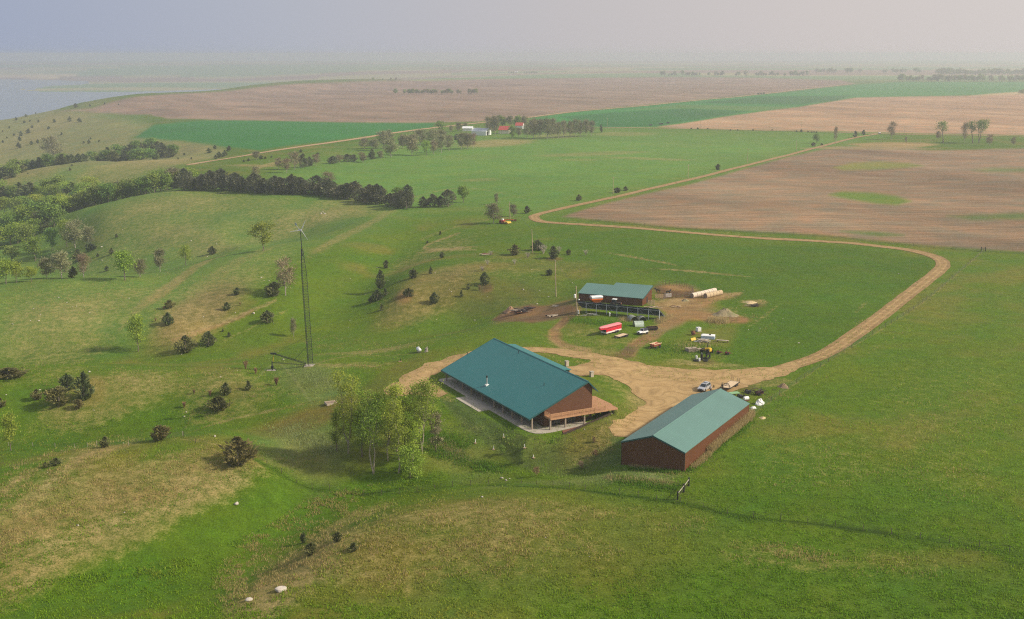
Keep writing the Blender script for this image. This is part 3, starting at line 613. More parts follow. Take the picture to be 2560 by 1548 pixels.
def road(name, pts, width, mat_, k=8):
    P = [G(*p) for p in pts]
    Q = np.array(dense([(p.x, p.y) for p in P], k)); T = np.gradient(Q, axis=0); T /= np.linalg.norm(T, axis=1)[:, None] + 1e-9; Nn = np.stack([-T[:, 1], T[:, 0]], -1)
    U = np.linspace(-1, 1, 11); V, A = [], []
    for u in U:
        e = 1 + (.22 * (fbm(Q[:, 0] + 50 * u, Q[:, 1], 5, 3, 61) - .5) if abs(u) == 1 else 0)
        xy = Q + Nn * (u * width / 2 * e)[:, None] if np.ndim(e) else Q + Nn * (u * width / 2 * e)
        V.append(np.c_[xy, zat(xy[:, 0], xy[:, 1]) + lift(xy[:, 0], xy[:, 1])])
        sh = 1.04 if abs(abs(u) - .42) < .15 else (.82 if abs(u) < .3 else .74)          # two wheel tracks worn paler than the crown
        A.append(np.tile([sh, sh * (.99 if sh > .95 else .97), sh * (.98 if sh > .95 else .95), 1], (len(Q), 1)))
    n = len(Q); V = np.stack(V, 1).reshape(-1, 3); A = np.stack(A, 1).reshape(-1, 4); m = len(U)
    i = (np.arange(n - 1)[:, None] * m + np.arange(m - 1)[None]).ravel()
    o = np_mesh(name, V, np.stack([i, i + 1, i + m + 1, i + m], -1), mat_, [('track', 'POINT', A)], smooth=True)
    return tag(o, kind='structure')
road('gravel_road', [(2196, 335), (2136, 345), (2066, 363), (1979, 386), (1874, 412), (1787, 434), (1700, 455), (1580, 483), (1457, 510), (1395, 524), (1353, 534), (1335, 541), (1342, 550), (1367, 556), (1461, 562), (1583, 570), (1710, 581), (1874, 594), (2049, 603.5), (2154, 611), (2258, 623), (2321, 637), (2351, 650), (2358, 662), (2345, 679), (2311, 706), (2258, 747), (2189, 800), (2119, 850), (2066, 883), (2014, 904), (1944, 924), (1900, 930)], 5.6, DM)
road('county_road', [(480, 412), (496, 408), (646, 383), (860, 352), (990, 332), (1084, 320), (1164, 311), (1213, 306), (1321, 294), (1443, 279), (1583, 267), (1710, 254.5), (1874, 239), (2014, 223), (2136, 210)], 9, DMF)
road('section_road', [(1480, 318), (1600, 320), (1710, 322), (1909, 326.5), (2189, 334.5), (2560, 341), (2760, 345)], 6, DMF)
YARD = [(1940, 916), (1857, 922), (1780, 924), (1700, 921), (1620, 911), (1548, 897), (1461, 880), (1374, 871), (1304, 868), (1230, 868), (1161, 884), (1094, 901), (1031, 929), (990, 953), (965, 974), (972, 992), (1040, 988), (1094, 994), (1120, 985), (1090, 966), (1076, 950), (1096, 931), (1165, 908), (1190, 899), (1250, 886), (1321, 880), (1374, 885), (1443, 897), (1474, 904), (1443, 915), (1400, 925), (1457, 941), (1513, 938), (1565, 964), (1604, 999), (1598, 1021), (1540, 1057), (1528, 1072), (1560, 1092), (1640, 1075), (1750, 1000), (1800, 990), (1850, 976), (1889, 958), (1940, 945), (2000, 922), (1985, 905)]
def area(name, px, spacing, mat_):
    P = [G(*p) for p in px]; Q = np.array(dense([(p.x, p.y) for p in P], 10, closed=True))
    Q = Q + (np.stack([fbm(Q[:, 0], Q[:, 1], 3.5, 4, 71), fbm(Q[:, 0], Q[:, 1], 3.5, 4, 72)], -1) - .5) * 3.4
    lo, hi = Q.min(0), Q.max(0); X, Y = np.meshgrid(np.arange(lo[0], hi[0], spacing), np.arange(lo[1], hi[1], spacing))
    X, Y = X.ravel() + nr.uniform(-.2, .2, X.size), Y.ravel() + nr.uniform(-.2, .2, Y.size)
    ins = seg_sdf(X, Y, Q) < -.45 * spacing
    V2 = [Vector(q) for q in Q] + [Vector(q) for q in np.stack([X[ins], Y[ins]], -1)]
    r_ = geometry.delaunay_2d_cdt(V2, [], [list(range(len(Q)))], 1, 1e-4)
    xy = np.array([tuple(v) for v in r_[0]]); F = np.array([f for f in r_[2] if len(f) == 3])
    A = np.ones((len(xy), 4)); g = .92 + .16 * fbm(xy[:, 0], xy[:, 1], 6, 4, 73)
    d_edge = -seg_sdf(xy[:, 0], xy[:, 1], Q); g = g * (0.9 + .1 * sstep(0, 2.5, d_edge)); A[:, :3] = g[:, None]
    o = np_mesh(name, np.c_[xy, zat(xy[:, 0], xy[:, 1]) + lift(xy[:, 0], xy[:, 1]) + .006], F, mat_, [('track', 'POINT', A)], smooth=True)
    return tag(o, kind='structure')
area('dirt_drive', YARD, 1.1, DM)

# ---------------------------------------------------------------- haze
hm = bpy.data.materials.new('haze'); hm.use_nodes = True; t_ = hm.node_tree; t_.nodes.clear()
ho = N('ShaderNodeOutputMaterial', t_); pv = N('ShaderNodeVolumePrincipled', t_)
pv.inputs['Color'].default_value = (.86, .91, 1.0, 1); pv.inputs['Density'].default_value = HAZE; pv.inputs['Anisotropy'].default_value = 0.55
t_.links.new(pv.outputs[0], ho.inputs['Volume'])
haze = MB().box(-24000, 24000, -2400, 15600, -71, 92).build('haze', hm)
tag(haze, kind='stuff')
# ---------------------------------------------------------------- trees and bushes
BARK = M('bark', (.16, .13, .10), rough=.95, var=.3, vs_=3, bump=.05, bs=8)
PBARK = M('pale_bark', (.30, .26, .20), rough=.9, var=.25, vs_=2, bump=.03, bs=8)
GBARK = M('grey_dead_wood', (.34, .30, .26), rough=.95, var=.25, vs_=3)
L_SPRING = leafmat('spring_leaves', (.19, .28, .03), (.36, .44, .07), .4)
L_GREEN = leafmat('green_leaves', (.12, .21, .035), (.25, .34, .07), .4)
L_TWIG = leafmat('budding_twigs', (.18, .18, .09), (.33, .31, .17), .25)
L_BROWN = leafmat('brown_twigs', (.17, .125, .08), (.30, .235, .14), .15)
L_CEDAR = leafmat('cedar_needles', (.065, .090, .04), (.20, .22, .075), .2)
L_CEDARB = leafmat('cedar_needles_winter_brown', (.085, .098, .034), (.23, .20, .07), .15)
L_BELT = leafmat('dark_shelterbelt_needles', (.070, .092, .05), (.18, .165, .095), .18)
L_DEAD = leafmat('dead_grey_twigs', (.30, .26, .20), (.46, .41, .33), .0)
L_RED = leafmat('rust_twigs', (.17, .10, .055), (.30, .19, .10), .0)

def leaf_quads(Cn, Dv, length, width, r_):
    """diamond leaves or twig blades: centre, direction, size arrays"""
    n = len(Cn); Dv = Dv / (np.linalg.norm(Dv, axis=1)[:, None] + 1e-9)
    rnd = r_.normal(size=(n, 3)); S_ = np.cross(Dv, rnd); S_ /= np.linalg.norm(S_, axis=1)[:, None] + 1e-9
    a = Dv * (length / 2)[:, None]; b = S_ * (width / 2)[:, None]
    V = np.stack([Cn - a, Cn + b - a * .1, Cn + a, Cn - b - a * .1], 1).reshape(-1, 3)
    return V, np.arange(4 * n).reshape(-1, 4)
def crown_obj(name, Cn, Dv, ln, wd, tint, mat_, parent, r_):
    V, F = leaf_quads(Cn, Dv, ln, wd, r_)
    return np_mesh(name, V, F, mat_, [('tint', 'FACE', np.clip(tint, 0, 1))], parent=parent)
def branch_tree(seed, h, spread, base=.25, nb=9, subs=4, up=.8, r0=.02, lean=0, forks=1, droop=0.0):
    """tapered trunk(s) with limbs and twigs; returns the wood and the twig ends"""
    q = random.Random(seed); mb = MB(); tips = []
    for fk in range(forks):
        az = q.uniform(0, 6.28); out = 0 if forks == 1 else q.uniform(.10, .22) * h
        top = Vector((math.cos(az) * out + lean * h, math.sin(az) * out, h * q.uniform(.82, .95))); rr = h * r0 / forks ** .5
        path = [Vector((0, 0, 0))]; K_ = 7
        for k in range(1, K_ + 1):
            t = k / K_; p = Vector((top.x * t ** 1.3, top.y * t ** 1.3, top.z * t)) + Vector((q.gauss(0, .012), q.gauss(0, .012), 0)) * h; path.append(p)
        for k in range(K_): mb.tube(path[k], path[k + 1], rr * (1 - .85 * k / K_), rr * (1 - .85 * (k + 1) / K_), 6, cap=False)
        def at(t):
            f_ = t * K_; k = min(int(f_), K_ - 1); return path[k].lerp(path[k + 1], f_ - k)
        for b in range(nb):
            t = base + (1 - base) * (b + q.random()) / nb; t = min(t, .98); p = at(t); az = b * 2.4 + q.uniform(-.5, .5)
            prof = math.sin(min(1, (t - base) / (1 - base) * .85 + .18) * math.pi) ** .7
            L_ = spread * (.45 + .6 * prof) * q.uniform(.75, 1.15)
            d = Vector((math.cos(az), math.sin(az), up * q.uniform(.6, 1.4))).normalized(); e = p + d * L_ * .55; e2 = e + (d + Vector((0, 0, .25 - droop))).normalized() * L_ * .45
            rb = rr * (1 - .8 * t) * .55; mb.tube(p, e, rb, rb * .6, 5, cap=False); mb.tube(e, e2, rb * .6, rb * .25, 4, cap=False); tips.append(e2); tips.append(e)
            for s_ in range(subs):
                u = q.uniform(.25, .95); p2 = p.lerp(e2, u); d2 = (d + Vector((q.gauss(0, .7), q.gauss(0, .7), q.gauss(.25 - droop, .45)))).normalized(); e3 = p2 + d2 * L_ * q.uniform(.25, .5)
                mb.tube(p2, e3, rb * .35, rb * .12, 3, cap=False); tips.append(e3)
        tips.append(path[-1])
    return mb, np.array([tuple(t) for t in tips])
def leafy(name, seed, h, spread, lm, bm, per=34, clump=.11, leaf=.30, asp=.7, label=None, twig=False, holes=.12, **kw):
    """a tree as crown and trunk under an Empty"""
    r_ = np.random.default_rng(seed); mb, T = branch_tree(seed, h, spread, **kw)
    root = thing(name, label, 'tree')
    mb.build('trunk', bm, root)
    T = T[r_.random(len(T)) > holes]
    C_ = np.repeat(T, per, 0); n = len(C_); ct = np.repeat(r_.random(len(T)), per)
    off = r_.normal(size=(n, 3)) * np.array([1, 1, .75]) * h * clump
    D_ = (off + np.array([0, 0, .3 * h * clump])) if twig else r_.normal(size=(n, 3))
    C_ = C_ + off; C_[:, 2] = np.maximum(C_[:, 2], h * .04)
    ln = leaf * r_.uniform(.6, 1.4, n)
    crown_obj('crown', C_, D_, ln, ln * asp, ct * .6 + r_.random(n) * .4, lm, root, r_)
    return root
def cedar(name, seed, h, w, lm, n=900, cat='bush', shape=.9, spiky=1.0, skirt=0.0, label=None, blade=.22, part='foliage'):
    """juniper: spiky blades thrown outwards and up from a short stem, in uneven tiers"""
    r_ = np.random.default_rng(seed); root = thing(name, label, cat)
    MB().tube((0, 0, -.2), (0, 0, h * .8), h * .03 + .04, .02, 6).build('trunk', BARK, root)
    k = 26; bz_ = skirt + (1 - skirt) * r_.random(k) ** 1.15; ba = r_.uniform(0, 6.28, k); bl = r_.uniform(.5, 1.25, k)
    i = r_.integers(0, k, n); t = np.clip(bz_[i] + r_.normal(0, .07, n), skirt, 1); prof = np.where(t < .25, .72 + 1.1 * t, (1 - ((t - .25) / .75) ** (1.1 + shape)) + .04)
    rad = w / 2 * prof * bl[i] * np.sqrt(r_.uniform(.10, 1.15, n)); a = ba[i] + r_.normal(0, .55, n)
    C_ = np.stack([np.cos(a) * rad, np.sin(a) * rad, t * h * .95 + .25 * rad * spiky + h * .02], -1)
    D_ = np.stack([np.cos(a), np.sin(a), .35 + spiky * .8 * r_.random(n)], -1) + r_.normal(0, .35, (n, 3))
    ln = blade * h * r_.uniform(.5, 1.3, n)
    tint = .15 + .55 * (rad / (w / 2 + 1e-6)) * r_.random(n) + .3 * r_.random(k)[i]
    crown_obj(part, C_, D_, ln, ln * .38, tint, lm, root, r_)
    return root
def twiggy(name, seed, h, w, lm, n=260, cat='shrub', label=None, wid=.035):
    r_ = np.random.default_rng(seed); root = thing(name, label, cat)
    a = r_.uniform(0, 6.28, n); rad = w / 2 * np.sqrt(r_.random(n)); t = r_.uniform(.1, .9, n)
    C_ = np.stack([np.cos(a) * rad * t, np.sin(a) * rad * t, t * h], -1); D_ = np.stack([np.cos(a) * rad, np.sin(a) * rad, np.full(n, h * .9)], -1) + r_.normal(0, .25 * h, (n, 3))
    crown_obj('twigs', C_, D_, h * r_.uniform(.25, .5, n), np.full(n, wid), r_.random(n), lm, root, r_)
    MB().tube((0, 0, -.15), (.02, 0, h * .5), .05, .02, 5).build('stem', GBARK, root)
    return root

# ---- naming: each thing gets a label from what it looks like and what it stands by
MARKS = [('the wind turbine mast', 770, 890), ('the white propane tank', 1046, 882), ('the long brown shed', 1640, 1150), ('the teal-roofed lodge', 1330, 1080), ('the low barn', 1500, 735), ('the round bales', 1765, 742),
         ('the tall cottonwood clump', 940, 1150), ('the yellow-green tree on the left hillside', 345, 880), ('the biggest bush on the near slope', 595, 1160), ('the dark shelterbelt', 800, 485), ('the tall pole on the cedar hill', 1390, 742), ('the burnt brush pile', 1300, 790),
         ('the sharp road bend', 1345, 550), ('the left photo edge', 20, 1000), ('the lower left corner', 100, 1420), ('the bottom edge of the photo', 1000, 1500), ('the white-walled farmstead', 1200, 335), ('the far road junction', 2190, 335), ('the yellow loader', 1770, 890),
         ('the far bluff above the lake', 120, 320), ('the tan ridge at far left', 330, 415), ('the round tree behind the mast', 655, 622), ('the brown bare tree by the mast', 710, 735), ('the cedar pair on the left mound', 190, 990), ('the red stock trailer', 1515, 835), ('the middle pole of the hill line', 1331, 632), ('the near right pasture', 2250, 1200), ('the road side of the tilled field', 1700, 450)]
PEND = []
def pend(o, desc, px, py): PEND.append((o, desc, px, py))
ORD = ['', 'second', 'third', 'fourth', 'fifth', 'sixth', 'seventh', 'eighth', 'ninth', 'tenth', 'eleventh', 'twelfth', 'thirteenth', 'fourteenth', 'fifteenth', 'sixteenth', 'seventeenth', 'eighteenth', 'nineteenth', 'twentieth']
def finish_labels():
    B = {}
    for (o, desc, px, py) in PEND:
        k = min(range(len(MARKS)), key=lambda i: (MARKS[i][1] - px) ** 2 + ((MARKS[i][2] - py) * 1.6) ** 2)
        B.setdefault((desc, k), []).append((px, py, o))
    for (desc, k), L_ in B.items():
        L_.sort(key=lambda q: q[0]); n = len(L_); near = MARKS[k][0]
        for i, (px, py, o) in enumerate(L_):
            if n == 1: o['label'] = f'{desc} near {near}'
            elif i == 0: o['label'] = f'leftmost {desc} near {near}'
            elif i == n - 1: o['label'] = f'rightmost {desc} near {near}'
            else: o['label'] = f'{desc} near {near}, {ORD[i] if i < len(ORD) else str(i + 1) + "th"} from left'

# ---- prototypes (each is moved to its first place, later places are copies)
class Kind:
    def __init__(s, make): s.make = make; s.p = {}
    def put(s, v, loc, rz_, sc, label=None, group=None):
        if v not in s.p:
            o = s.p[v] = s.make(v); o.location = loc; o.rotation_euler = (0, 0, rz_); o.scale = sc if hasattr(sc, '__len__') else (sc,) * 3
            if label: o['label'] = label
            if group: o['group'] = group
            return o
        return copy_thing(s.p[v], loc, rz_, sc, label, group)
K_GREEN = Kind(lambda v: leafy('leafy_tree', 100 + v, 8, 2.7, L_GREEN, BARK, per=30, clump=.085, leaf=.55, nb=8, subs=4, base=.18))
K_SPRING = Kind(lambda v: leafy('spring_tree', 120 + v, 8, 2.7, L_SPRING, BARK, per=30, clump=.08, leaf=.42, nb=9, subs=4, base=.22))
K_BUD = Kind(lambda v: leafy('budding_tree', 140 + v, 8, 2.6, L_TWIG, GBARK, per=40, clump=.09, leaf=.6, asp=.32, twig=True, nb=9, subs=5, base=.15))
K_BROWN = Kind(lambda v: leafy('bare_tree', 160 + v, 8, 2.5, L_BROWN, GBARK, per=34, clump=.08, leaf=.6, asp=.22, twig=True, nb=9, subs=5, base=.15))
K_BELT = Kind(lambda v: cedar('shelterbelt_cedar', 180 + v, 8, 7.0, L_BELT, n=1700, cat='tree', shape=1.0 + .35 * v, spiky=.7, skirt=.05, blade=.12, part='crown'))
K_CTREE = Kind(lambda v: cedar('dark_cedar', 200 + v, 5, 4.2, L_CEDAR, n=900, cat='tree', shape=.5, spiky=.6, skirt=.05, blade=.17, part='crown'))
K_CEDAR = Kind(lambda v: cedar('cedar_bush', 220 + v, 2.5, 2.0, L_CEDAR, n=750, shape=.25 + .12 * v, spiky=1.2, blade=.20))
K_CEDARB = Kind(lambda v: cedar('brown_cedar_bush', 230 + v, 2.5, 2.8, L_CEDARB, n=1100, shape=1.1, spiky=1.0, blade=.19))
K_FAR = Kind(lambda v: leafy('distant_tree', 240 + v, 9, 2.9, L_GREEN if v % 2 else L_TWIG, BARK, per=14, clump=.10, leaf=1.2, asp=.6, nb=7, subs=2, base=.2))
K_DEAD = Kind(lambda v: twiggy('dead_cedar', 260 + v, 2.2, 2.2, L_DEAD, n=240))

def tr(kind, v, px, py, hpx, label, wpx=None, nomh=8.0, nomw=7.0, group=None, auto=True, dz=-.12):
    """plant a tree whose foot the photo shows at (px, py) and whose height is hpx photo pixels"""
    g = G(px, py); s_ = ppm(g); h = hpx / s_ * 1.01; sz = h / nomh; sx_ = sz if wpx is None else wpx / s_ / nomw
    o = kind.put(v, (g.x, g.y, g.z + dz), rng.uniform(0, 6.28), (sx_, sx_, sz), None if auto else label, group)
    if auto: pend(o, label, px, py)
    return o

# cedars and bushes on the near and middle hills: (crop, foot x, foot y, height, width or 0) in crop pixels
CED = [(C4, q) for q in [(835, 240, 27, 0), (800, 362, 48, 0), (765, 482, 42, 0), (1520, 360, 58, 60), (1700, 652, 55, 50), (1625, 760, 58, 58), (1205, 865, 90, 80), (1915, 852, 95, 90), (1495, 1015, 105, 100), (1960, 662, 105, 120), (1780, 1335, 75, 50), (1620, 1365, 90, 75), (485, 1335, 130, 100), (605, 1400, 200, 130), (1595, 915, 22, 0), (1640, 952, 36, 30), (700, 378, 26, 0), (650, 335, 60, 80)]]
CED += [(C5, q) for q in [(290, 605, 135, 65), (330, 462, 62, 40), (325, 657, 55, 38), (270, 690, 78, 85), (525, 532, 72, 62), (650, 502, 55, 28), (728, 387, 46, 38), (718, 222, 32, 20), (1035, 580, 92, 70), (1500, 512, 50, 50), (300, 762, 52, 30), (920, 612, 42, 30), (870, 667, 52, 25), (675, 712, 80, 68), (490, 662, 62, 78), (1415, 332, 75, 90), (1525, 392, 92, 78), (1340, 67, 54, 48), (625, 282, 20, 20), (1637, 366, 46, 34), (225, 700, 40, 50)]]
CED += [(C7, q) for q in [(745, 277, 80, 72), (395, 402, 54, 80), (322, 422, 44, 36), (2140, 952, 85, 42), (2195, 1032, 90, 90), (2380, 942, 74, 75)]] + [(C8, q) for q in [(95, 1007, 64, 72)]]
CED += [(C2, q) for q in [(1710, 1438, 46, 40), (1985, 1382, 42, 48), (2045, 1366, 32, 34)]] + [(C3, q) for q in [(270, 1218, 44, 36), (1255, 985, 46, 36), (1315, 966, 34, 30), (955, 1048, 30, 30), (1015, 1042, 16, 18)]]
for i, (c_, (x, y, h, w)) in enumerate(CED):
    px, py = c_(x, y); f_ = {C4: 2.865, C5: 2.865, C7: 2.822, C8: 2.822}.get(c_, 2.865)
    tr(K_CEDAR, i % 5, px, py, h / f_, 'dark green cedar bush', (w or h * .8) / f_, 2.5, 2.0, 'dark green cedar bushes on the grassy hills')
for i, (c_, (x, y, h, w)) in enumerate([(C4, (1330, 1065, 125, 135)), (C4, (1565, 1482, 110, 150)), (C4, (425, 1450, 150, 165)), (C4, (265, 1402, 80, 70)), (C4, (1215, 747, 62, 75)), (C7, (1120, 232, 118, 140)), (C7, (1680, 402, 205, 235)), (C5, (1250, 367, 78, 88)), (C4, (555, 1472, 80, 70)), (C4, (5, 1455, 70, 70)), (C4, (60, 1245, 75, 220))]):
    f_ = 2.822 if c_ is C7 else 2.865; px, py = c_(x, y)
    tr(K_CEDARB, i % 3, px, py, h / f_, 'rounded brownish green cedar bush', w / f_, 2.5, 2.8, 'brownish cedar bushes on the grassy hills')
for i, (c_, (x, y, h, w)) in enumerate([(C4, (1760, 1182, 62, 40)), (C4, (1832, 1217, 46, 34)), (C4, (1505, 1377, 46, 34)), (C4, (1390, 1362, 36, 26)), (C4, (1720, 727, 24, 24)), (C4, (1175, 757, 26, 30)), (C4, (1115, 842, 26, 22)), (C5, (1000, 620, 40, 24)), (C4, (1320, 1460, 46, 40)), (C4, (1980, 1300, 60, 44))]):
    px, py = c_(x, y)
    o = K_RED.put(i % 2, G(px, py), rng.uniform(0, 6), h / 2.865 / ppm(G(px, py)) / 2.2) if i else None
    if not i:
        K_RED = Kind(lambda v: twiggy('rusty_shrub', 270 + v, 2.2, 1.6, L_RED, n=300, wid=.08)); o = K_RED.put(0, G(px, py), 0, h / 2.865 / ppm(G(px, py)) / 2.2)
    o['group'] = 'small rusty shrubs on the hillside'; pend(o, 'small rusty brown shrub', px, py)
for i, (x, y, h) in enumerate([(1080, 372, 38), (1345, 387, 44), (1455, 357, 66), (1570, 347, 44), (1760, 367, 42), (1055, 437, 38), (1250, 432, 36), (1020, 482, 42)]):
    px, py = C5(x, y); g = G(px, py); s_ = h / 2.865 / ppm(g) / 2.2
    o = K_DEAD.put(i % 3, g, rng.uniform(0, 6), (s_ * 1.3, s_ * 1.3, s_)); o['group'] = 'dead grey cedars on the cedar hill'; pend(o, 'dead grey leafless cedar', px, py)

# single deciduous trees
for (kind, v, c_, x, y, h, w, lab) in [(K_SPRING, 0, C4, 990, 1058, 258, 175, 'round yellow-green budding tree standing alone low on the left hillside'), (K_SPRING, 1, C4, 1885, 336, 198, 195, 'broad yellow-green tree in the hollow behind the wind turbine'),
        (K_SPRING, 2, C4, 1332, 440, 140, 105, 'small yellow-green tree peeking over the left hill crest'), (K_BUD, 0, C4, 1148, 486, 165, 110, 'thin pale budding tree beyond the left hill crest'), (K_SPRING, 3, C4, 895, 548, 215, 200, 'spreading yellow-green tree with dark trunk at the left crest'), (K_BUD, 1, C4, 1005, 525, 130, 110, 'low grey-green tree right of the spreading tree at the crest'),
        (K_BROWN, 0, C4, 2045, 655, 265, 185, 'tall brown leafless tree beside the wind turbine mast'), (K_BUD, 2, C4, 2102, 952, 130, 60, 'thin pale sapling below the wind turbine mast'), (K_SPRING, 0, C7, 78, 302, 262, 165, 'yellow-green tree cut by the left photo edge'),
        (K_BUD, 3, C5, 1100, 140, 132, 135, 'dark budding tree left of the red and yellow harvester'), (K_BUD, 0, C5, 1240, 92, 90, 72, 'small budding tree right of the pole beside the harvester'), (K_BUD, 1, C2, 1120, 1465, 80, 40, 'thin pale young tree in the pasture before the road bend'),
        (K_GREEN, 0, C2, 882, 1452, 122, 105, 'round green tree standing right of the dark shelterbelt'), (K_BUD, 2, C1, 1832, 1285, 90, 75, 'pale bare tree rising behind the left part of the shelterbelt'), (K_BROWN, 1, C2, -80 + 0, 1330, 95, 130, 'pale brown tree crown rising from the middle of the shelterbelt'),
        (K_BUD, 3, C1, 380, 1140, 150, 170, 'large bare spreading tree among the cedars at far left'), (K_GREEN, 2, C3, 975, 1027, 66, 62, 'small green tree left of the far road junction'), (K_BROWN, 2, C3, 1112, 1027, 112, 40, 'pale bare tree left of the far road junction'),
        (K_BUD, 0, C1, 1835, 1145, 62, 75, 'low bare tree beside the far gravel road')]:
    px, py = c_(x, y); f_ = 2.822 if c_ is C7 else 2.865
    tr(kind, v, px, py, h / f_, lab, w / f_, 8, 7.0, auto=False)

# wooded draws at left: rough outlines on the ground, trees kept apart
def scatter(outline, n, gap, seed):
    """n points inside an outline drawn in the photo, gap metres apart on the ground"""
    q = random.Random(seed); xs = [p[0] for p in outline]; ys = [p[1] for p in outline]; out_ = []; k = 0
    P = np.array(outline, float)
    while len(out_) < n and k < n * 60:
        k += 1; px, py = q.uniform(min(xs), max(xs)), q.uniform(min(ys), max(ys))
        if seg_sdf(np.array([px]), np.array([py]), P)[0] > 0: continue
        g = G(px, py)
        if all((g.x - o[2].x) ** 2 + (g.y - o[2].y) ** 2 > gap * gap for o in out_): out_.append((px, py, g))
    return out_
def at_d(px, D):
    x = (px - 1280) / CF * (D * cp + CAM_H * sp); return Vector((x, D, z1(x, D)))
def wood_line(pts, n, jitter, seed, kinds, hm_, group, label):
    """trees along a line on the ground given as (photo x, distance in metres)"""
    q = random.Random(seed); px = [p[0] for p in pts]; dd = [p[1] for p in pts]
    for i in range(n):
        x = px[0] + (px[-1] - px[0]) * (i + q.uniform(.1, .9)) / n; D = float(np.interp(x, px, dd)) + q.uniform(-jitter, jitter)
        g = at_d(x, D); kind, v, nomh, lab = kinds[q.randrange(len(kinds))]; h = q.uniform(*hm_) * 1.5 * (.8 if kind is K_CTREE else 1)
        o = kind.put(v, (g.x, g.y, g.z - .15), q.uniform(0, 6.28), (h / nomh * q.uniform(1.15, 1.6),) * 2 + (h / nomh,), lab + label, group + (', ' + lab if len(kinds) > 1 else ''))
GR = [(K_GREEN, 0, 8, 'bushy green tree'), (K_GREEN, 1, 8, 'bushy green tree'), (K_GREEN, 2, 8, 'bushy green tree'), (K_SPRING, 3, 8, 'light spring-green tree'), (K_SPRING, 1, 8, 'light spring-green tree')]
MIX = GR + [(K_BUD, 0, 8, 'grey-green budding tree'), (K_CTREE, 0, 5, 'dark cedar tree')]
wood_line([(-60, 800), (150, 800), (300, 805), (430, 800)], 26, 8, 1, GR, (7, 10), 'trees in the long wooded draw', ' in the long wooded draw at left')
wood_line([(-60, 850), (150, 845), (300, 838), (460, 822)], 30, 16, 2, MIX, (7, 10), 'trees in the long wooded draw', ' in the long wooded draw at left')
wood_line([(-60, 920), (150, 900), (300, 880), (480, 850)], 28, 18, 3, MIX, (7, 10.5), 'trees in the long wooded draw', ' in the long wooded draw at left')
wood_line([(-60, 980), (120, 960), (260, 930)], 18, 16, 6, GR + MIX[-1:], (7, 10.5), 'trees in the long wooded draw', ' in the long wooded draw at left')
wood_line([(-60, 760), (60, 760), (140, 780)], 14, 22, 4, MIX[2:], (7, 10), 'trees in the long wooded draw', ' in the long wooded draw at left')
FARM = [(K_CTREE, 0, 5, 'dark blue-green cedar'), (K_CTREE, 1, 5, 'dark blue-green cedar'), (K_CTREE, 2, 5, 'dark blue-green cedar'), (K_GREEN, 1, 8, 'hazy green tree')]
for j, (a, b, d0, d1, n) in enumerate([(245, 440, 1140, 1150, 17), (235, 430, 1200, 1210, 17), (250, 400, 1270, 1270, 13), (-40, 200, 1120, 1150, 17), (-40, 215, 1190, 1200, 17), (20, 230, 1270, 1260, 13), (-40, 50, 1060, 1060, 10)]):
    wood_line([(a, d0), (b, d1)], n, 22, 10 + j, FARM, (6.5, 9.5), 'trees in the distant draw', ' in the distant draw at far left')
# the nearer valley grove behind the left hill crest
Z3 = crop(0, 330, 3.8208)
for i, (kind, v, x, y, h, w, lab) in enumerate([(K_SPRING, 0, 335, 1235, 225, 275, 'rounded spring-green tree in front of the valley grove at left'), (K_GREEN, 0, 110, 1245, 160, 185, 'green tree in the valley grove by the left photo edge'), (K_SPRING, 2, 60, 1455, 230, 240, 'bright green tree bulging above the left end of the hill crest'),
        (K_SPRING, 3, 300, 1430, 150, 160, 'small bright green tree just behind the left hill crest'), (K_GREEN, 2, 250, 1100, 210, 240, 'broad green tree at the back of the valley grove'), (K_GREEN, 3, 500, 1130, 210, 160, 'green tree behind the rounded spring-green tree in the valley'), (K_BUD, 0, 720, 1110, 265, 240, 'tall olive and bare tree in the middle of the valley grove'),
        (K_SPRING, 1, 640, 1100, 250, 170, 'olive green tree left of the tall bare tree in the valley'), (K_BUD, 1, 850, 1090, 190, 150, 'grey bare tree at the right end of the valley grove'), (K_BUD, 2, 590, 1395, 240, 250, 'wide grey-green budding tree behind the hill crest'), (K_BUD, 3, 450, 1400, 180, 180, 'grey-green budding tree left of the wide one behind the crest'),
        (K_BROWN, 2, 800, 1390, 215, 160, 'brownish bare tree at the crest right of the budding trees'), (K_CTREE, 1, 740, 1240, 120, 130, 'dark cedar in the valley grove below the tall bare tree'), (K_CTREE, 2, 700, 1392, 110, 100, 'dark cedar tucked behind the left hill crest'), (K_SPRING, 1, 160, 1440, 190, 180, 'bright green tree between two others above the left crest'),
        (K_BUD, 0, 420, 905, 130, 120, 'olive shrub-like tree on the edge of the long draw'), (K_CTREE, 0, 450, 945, 90, 90, 'dark cedar under the olive tree at the edge of the draw'), (K_GREEN, 1, 20, 1330, 150, 170, 'green tree half outside the left edge behind the crest')]):
    px, py = Z3(x, y); tr(kind, v, px, py, h / 3.82, lab, w / 3.82, 5 if kind is K_CTREE else 8, 4.2 if kind is K_CTREE else 7.0, auto=False)
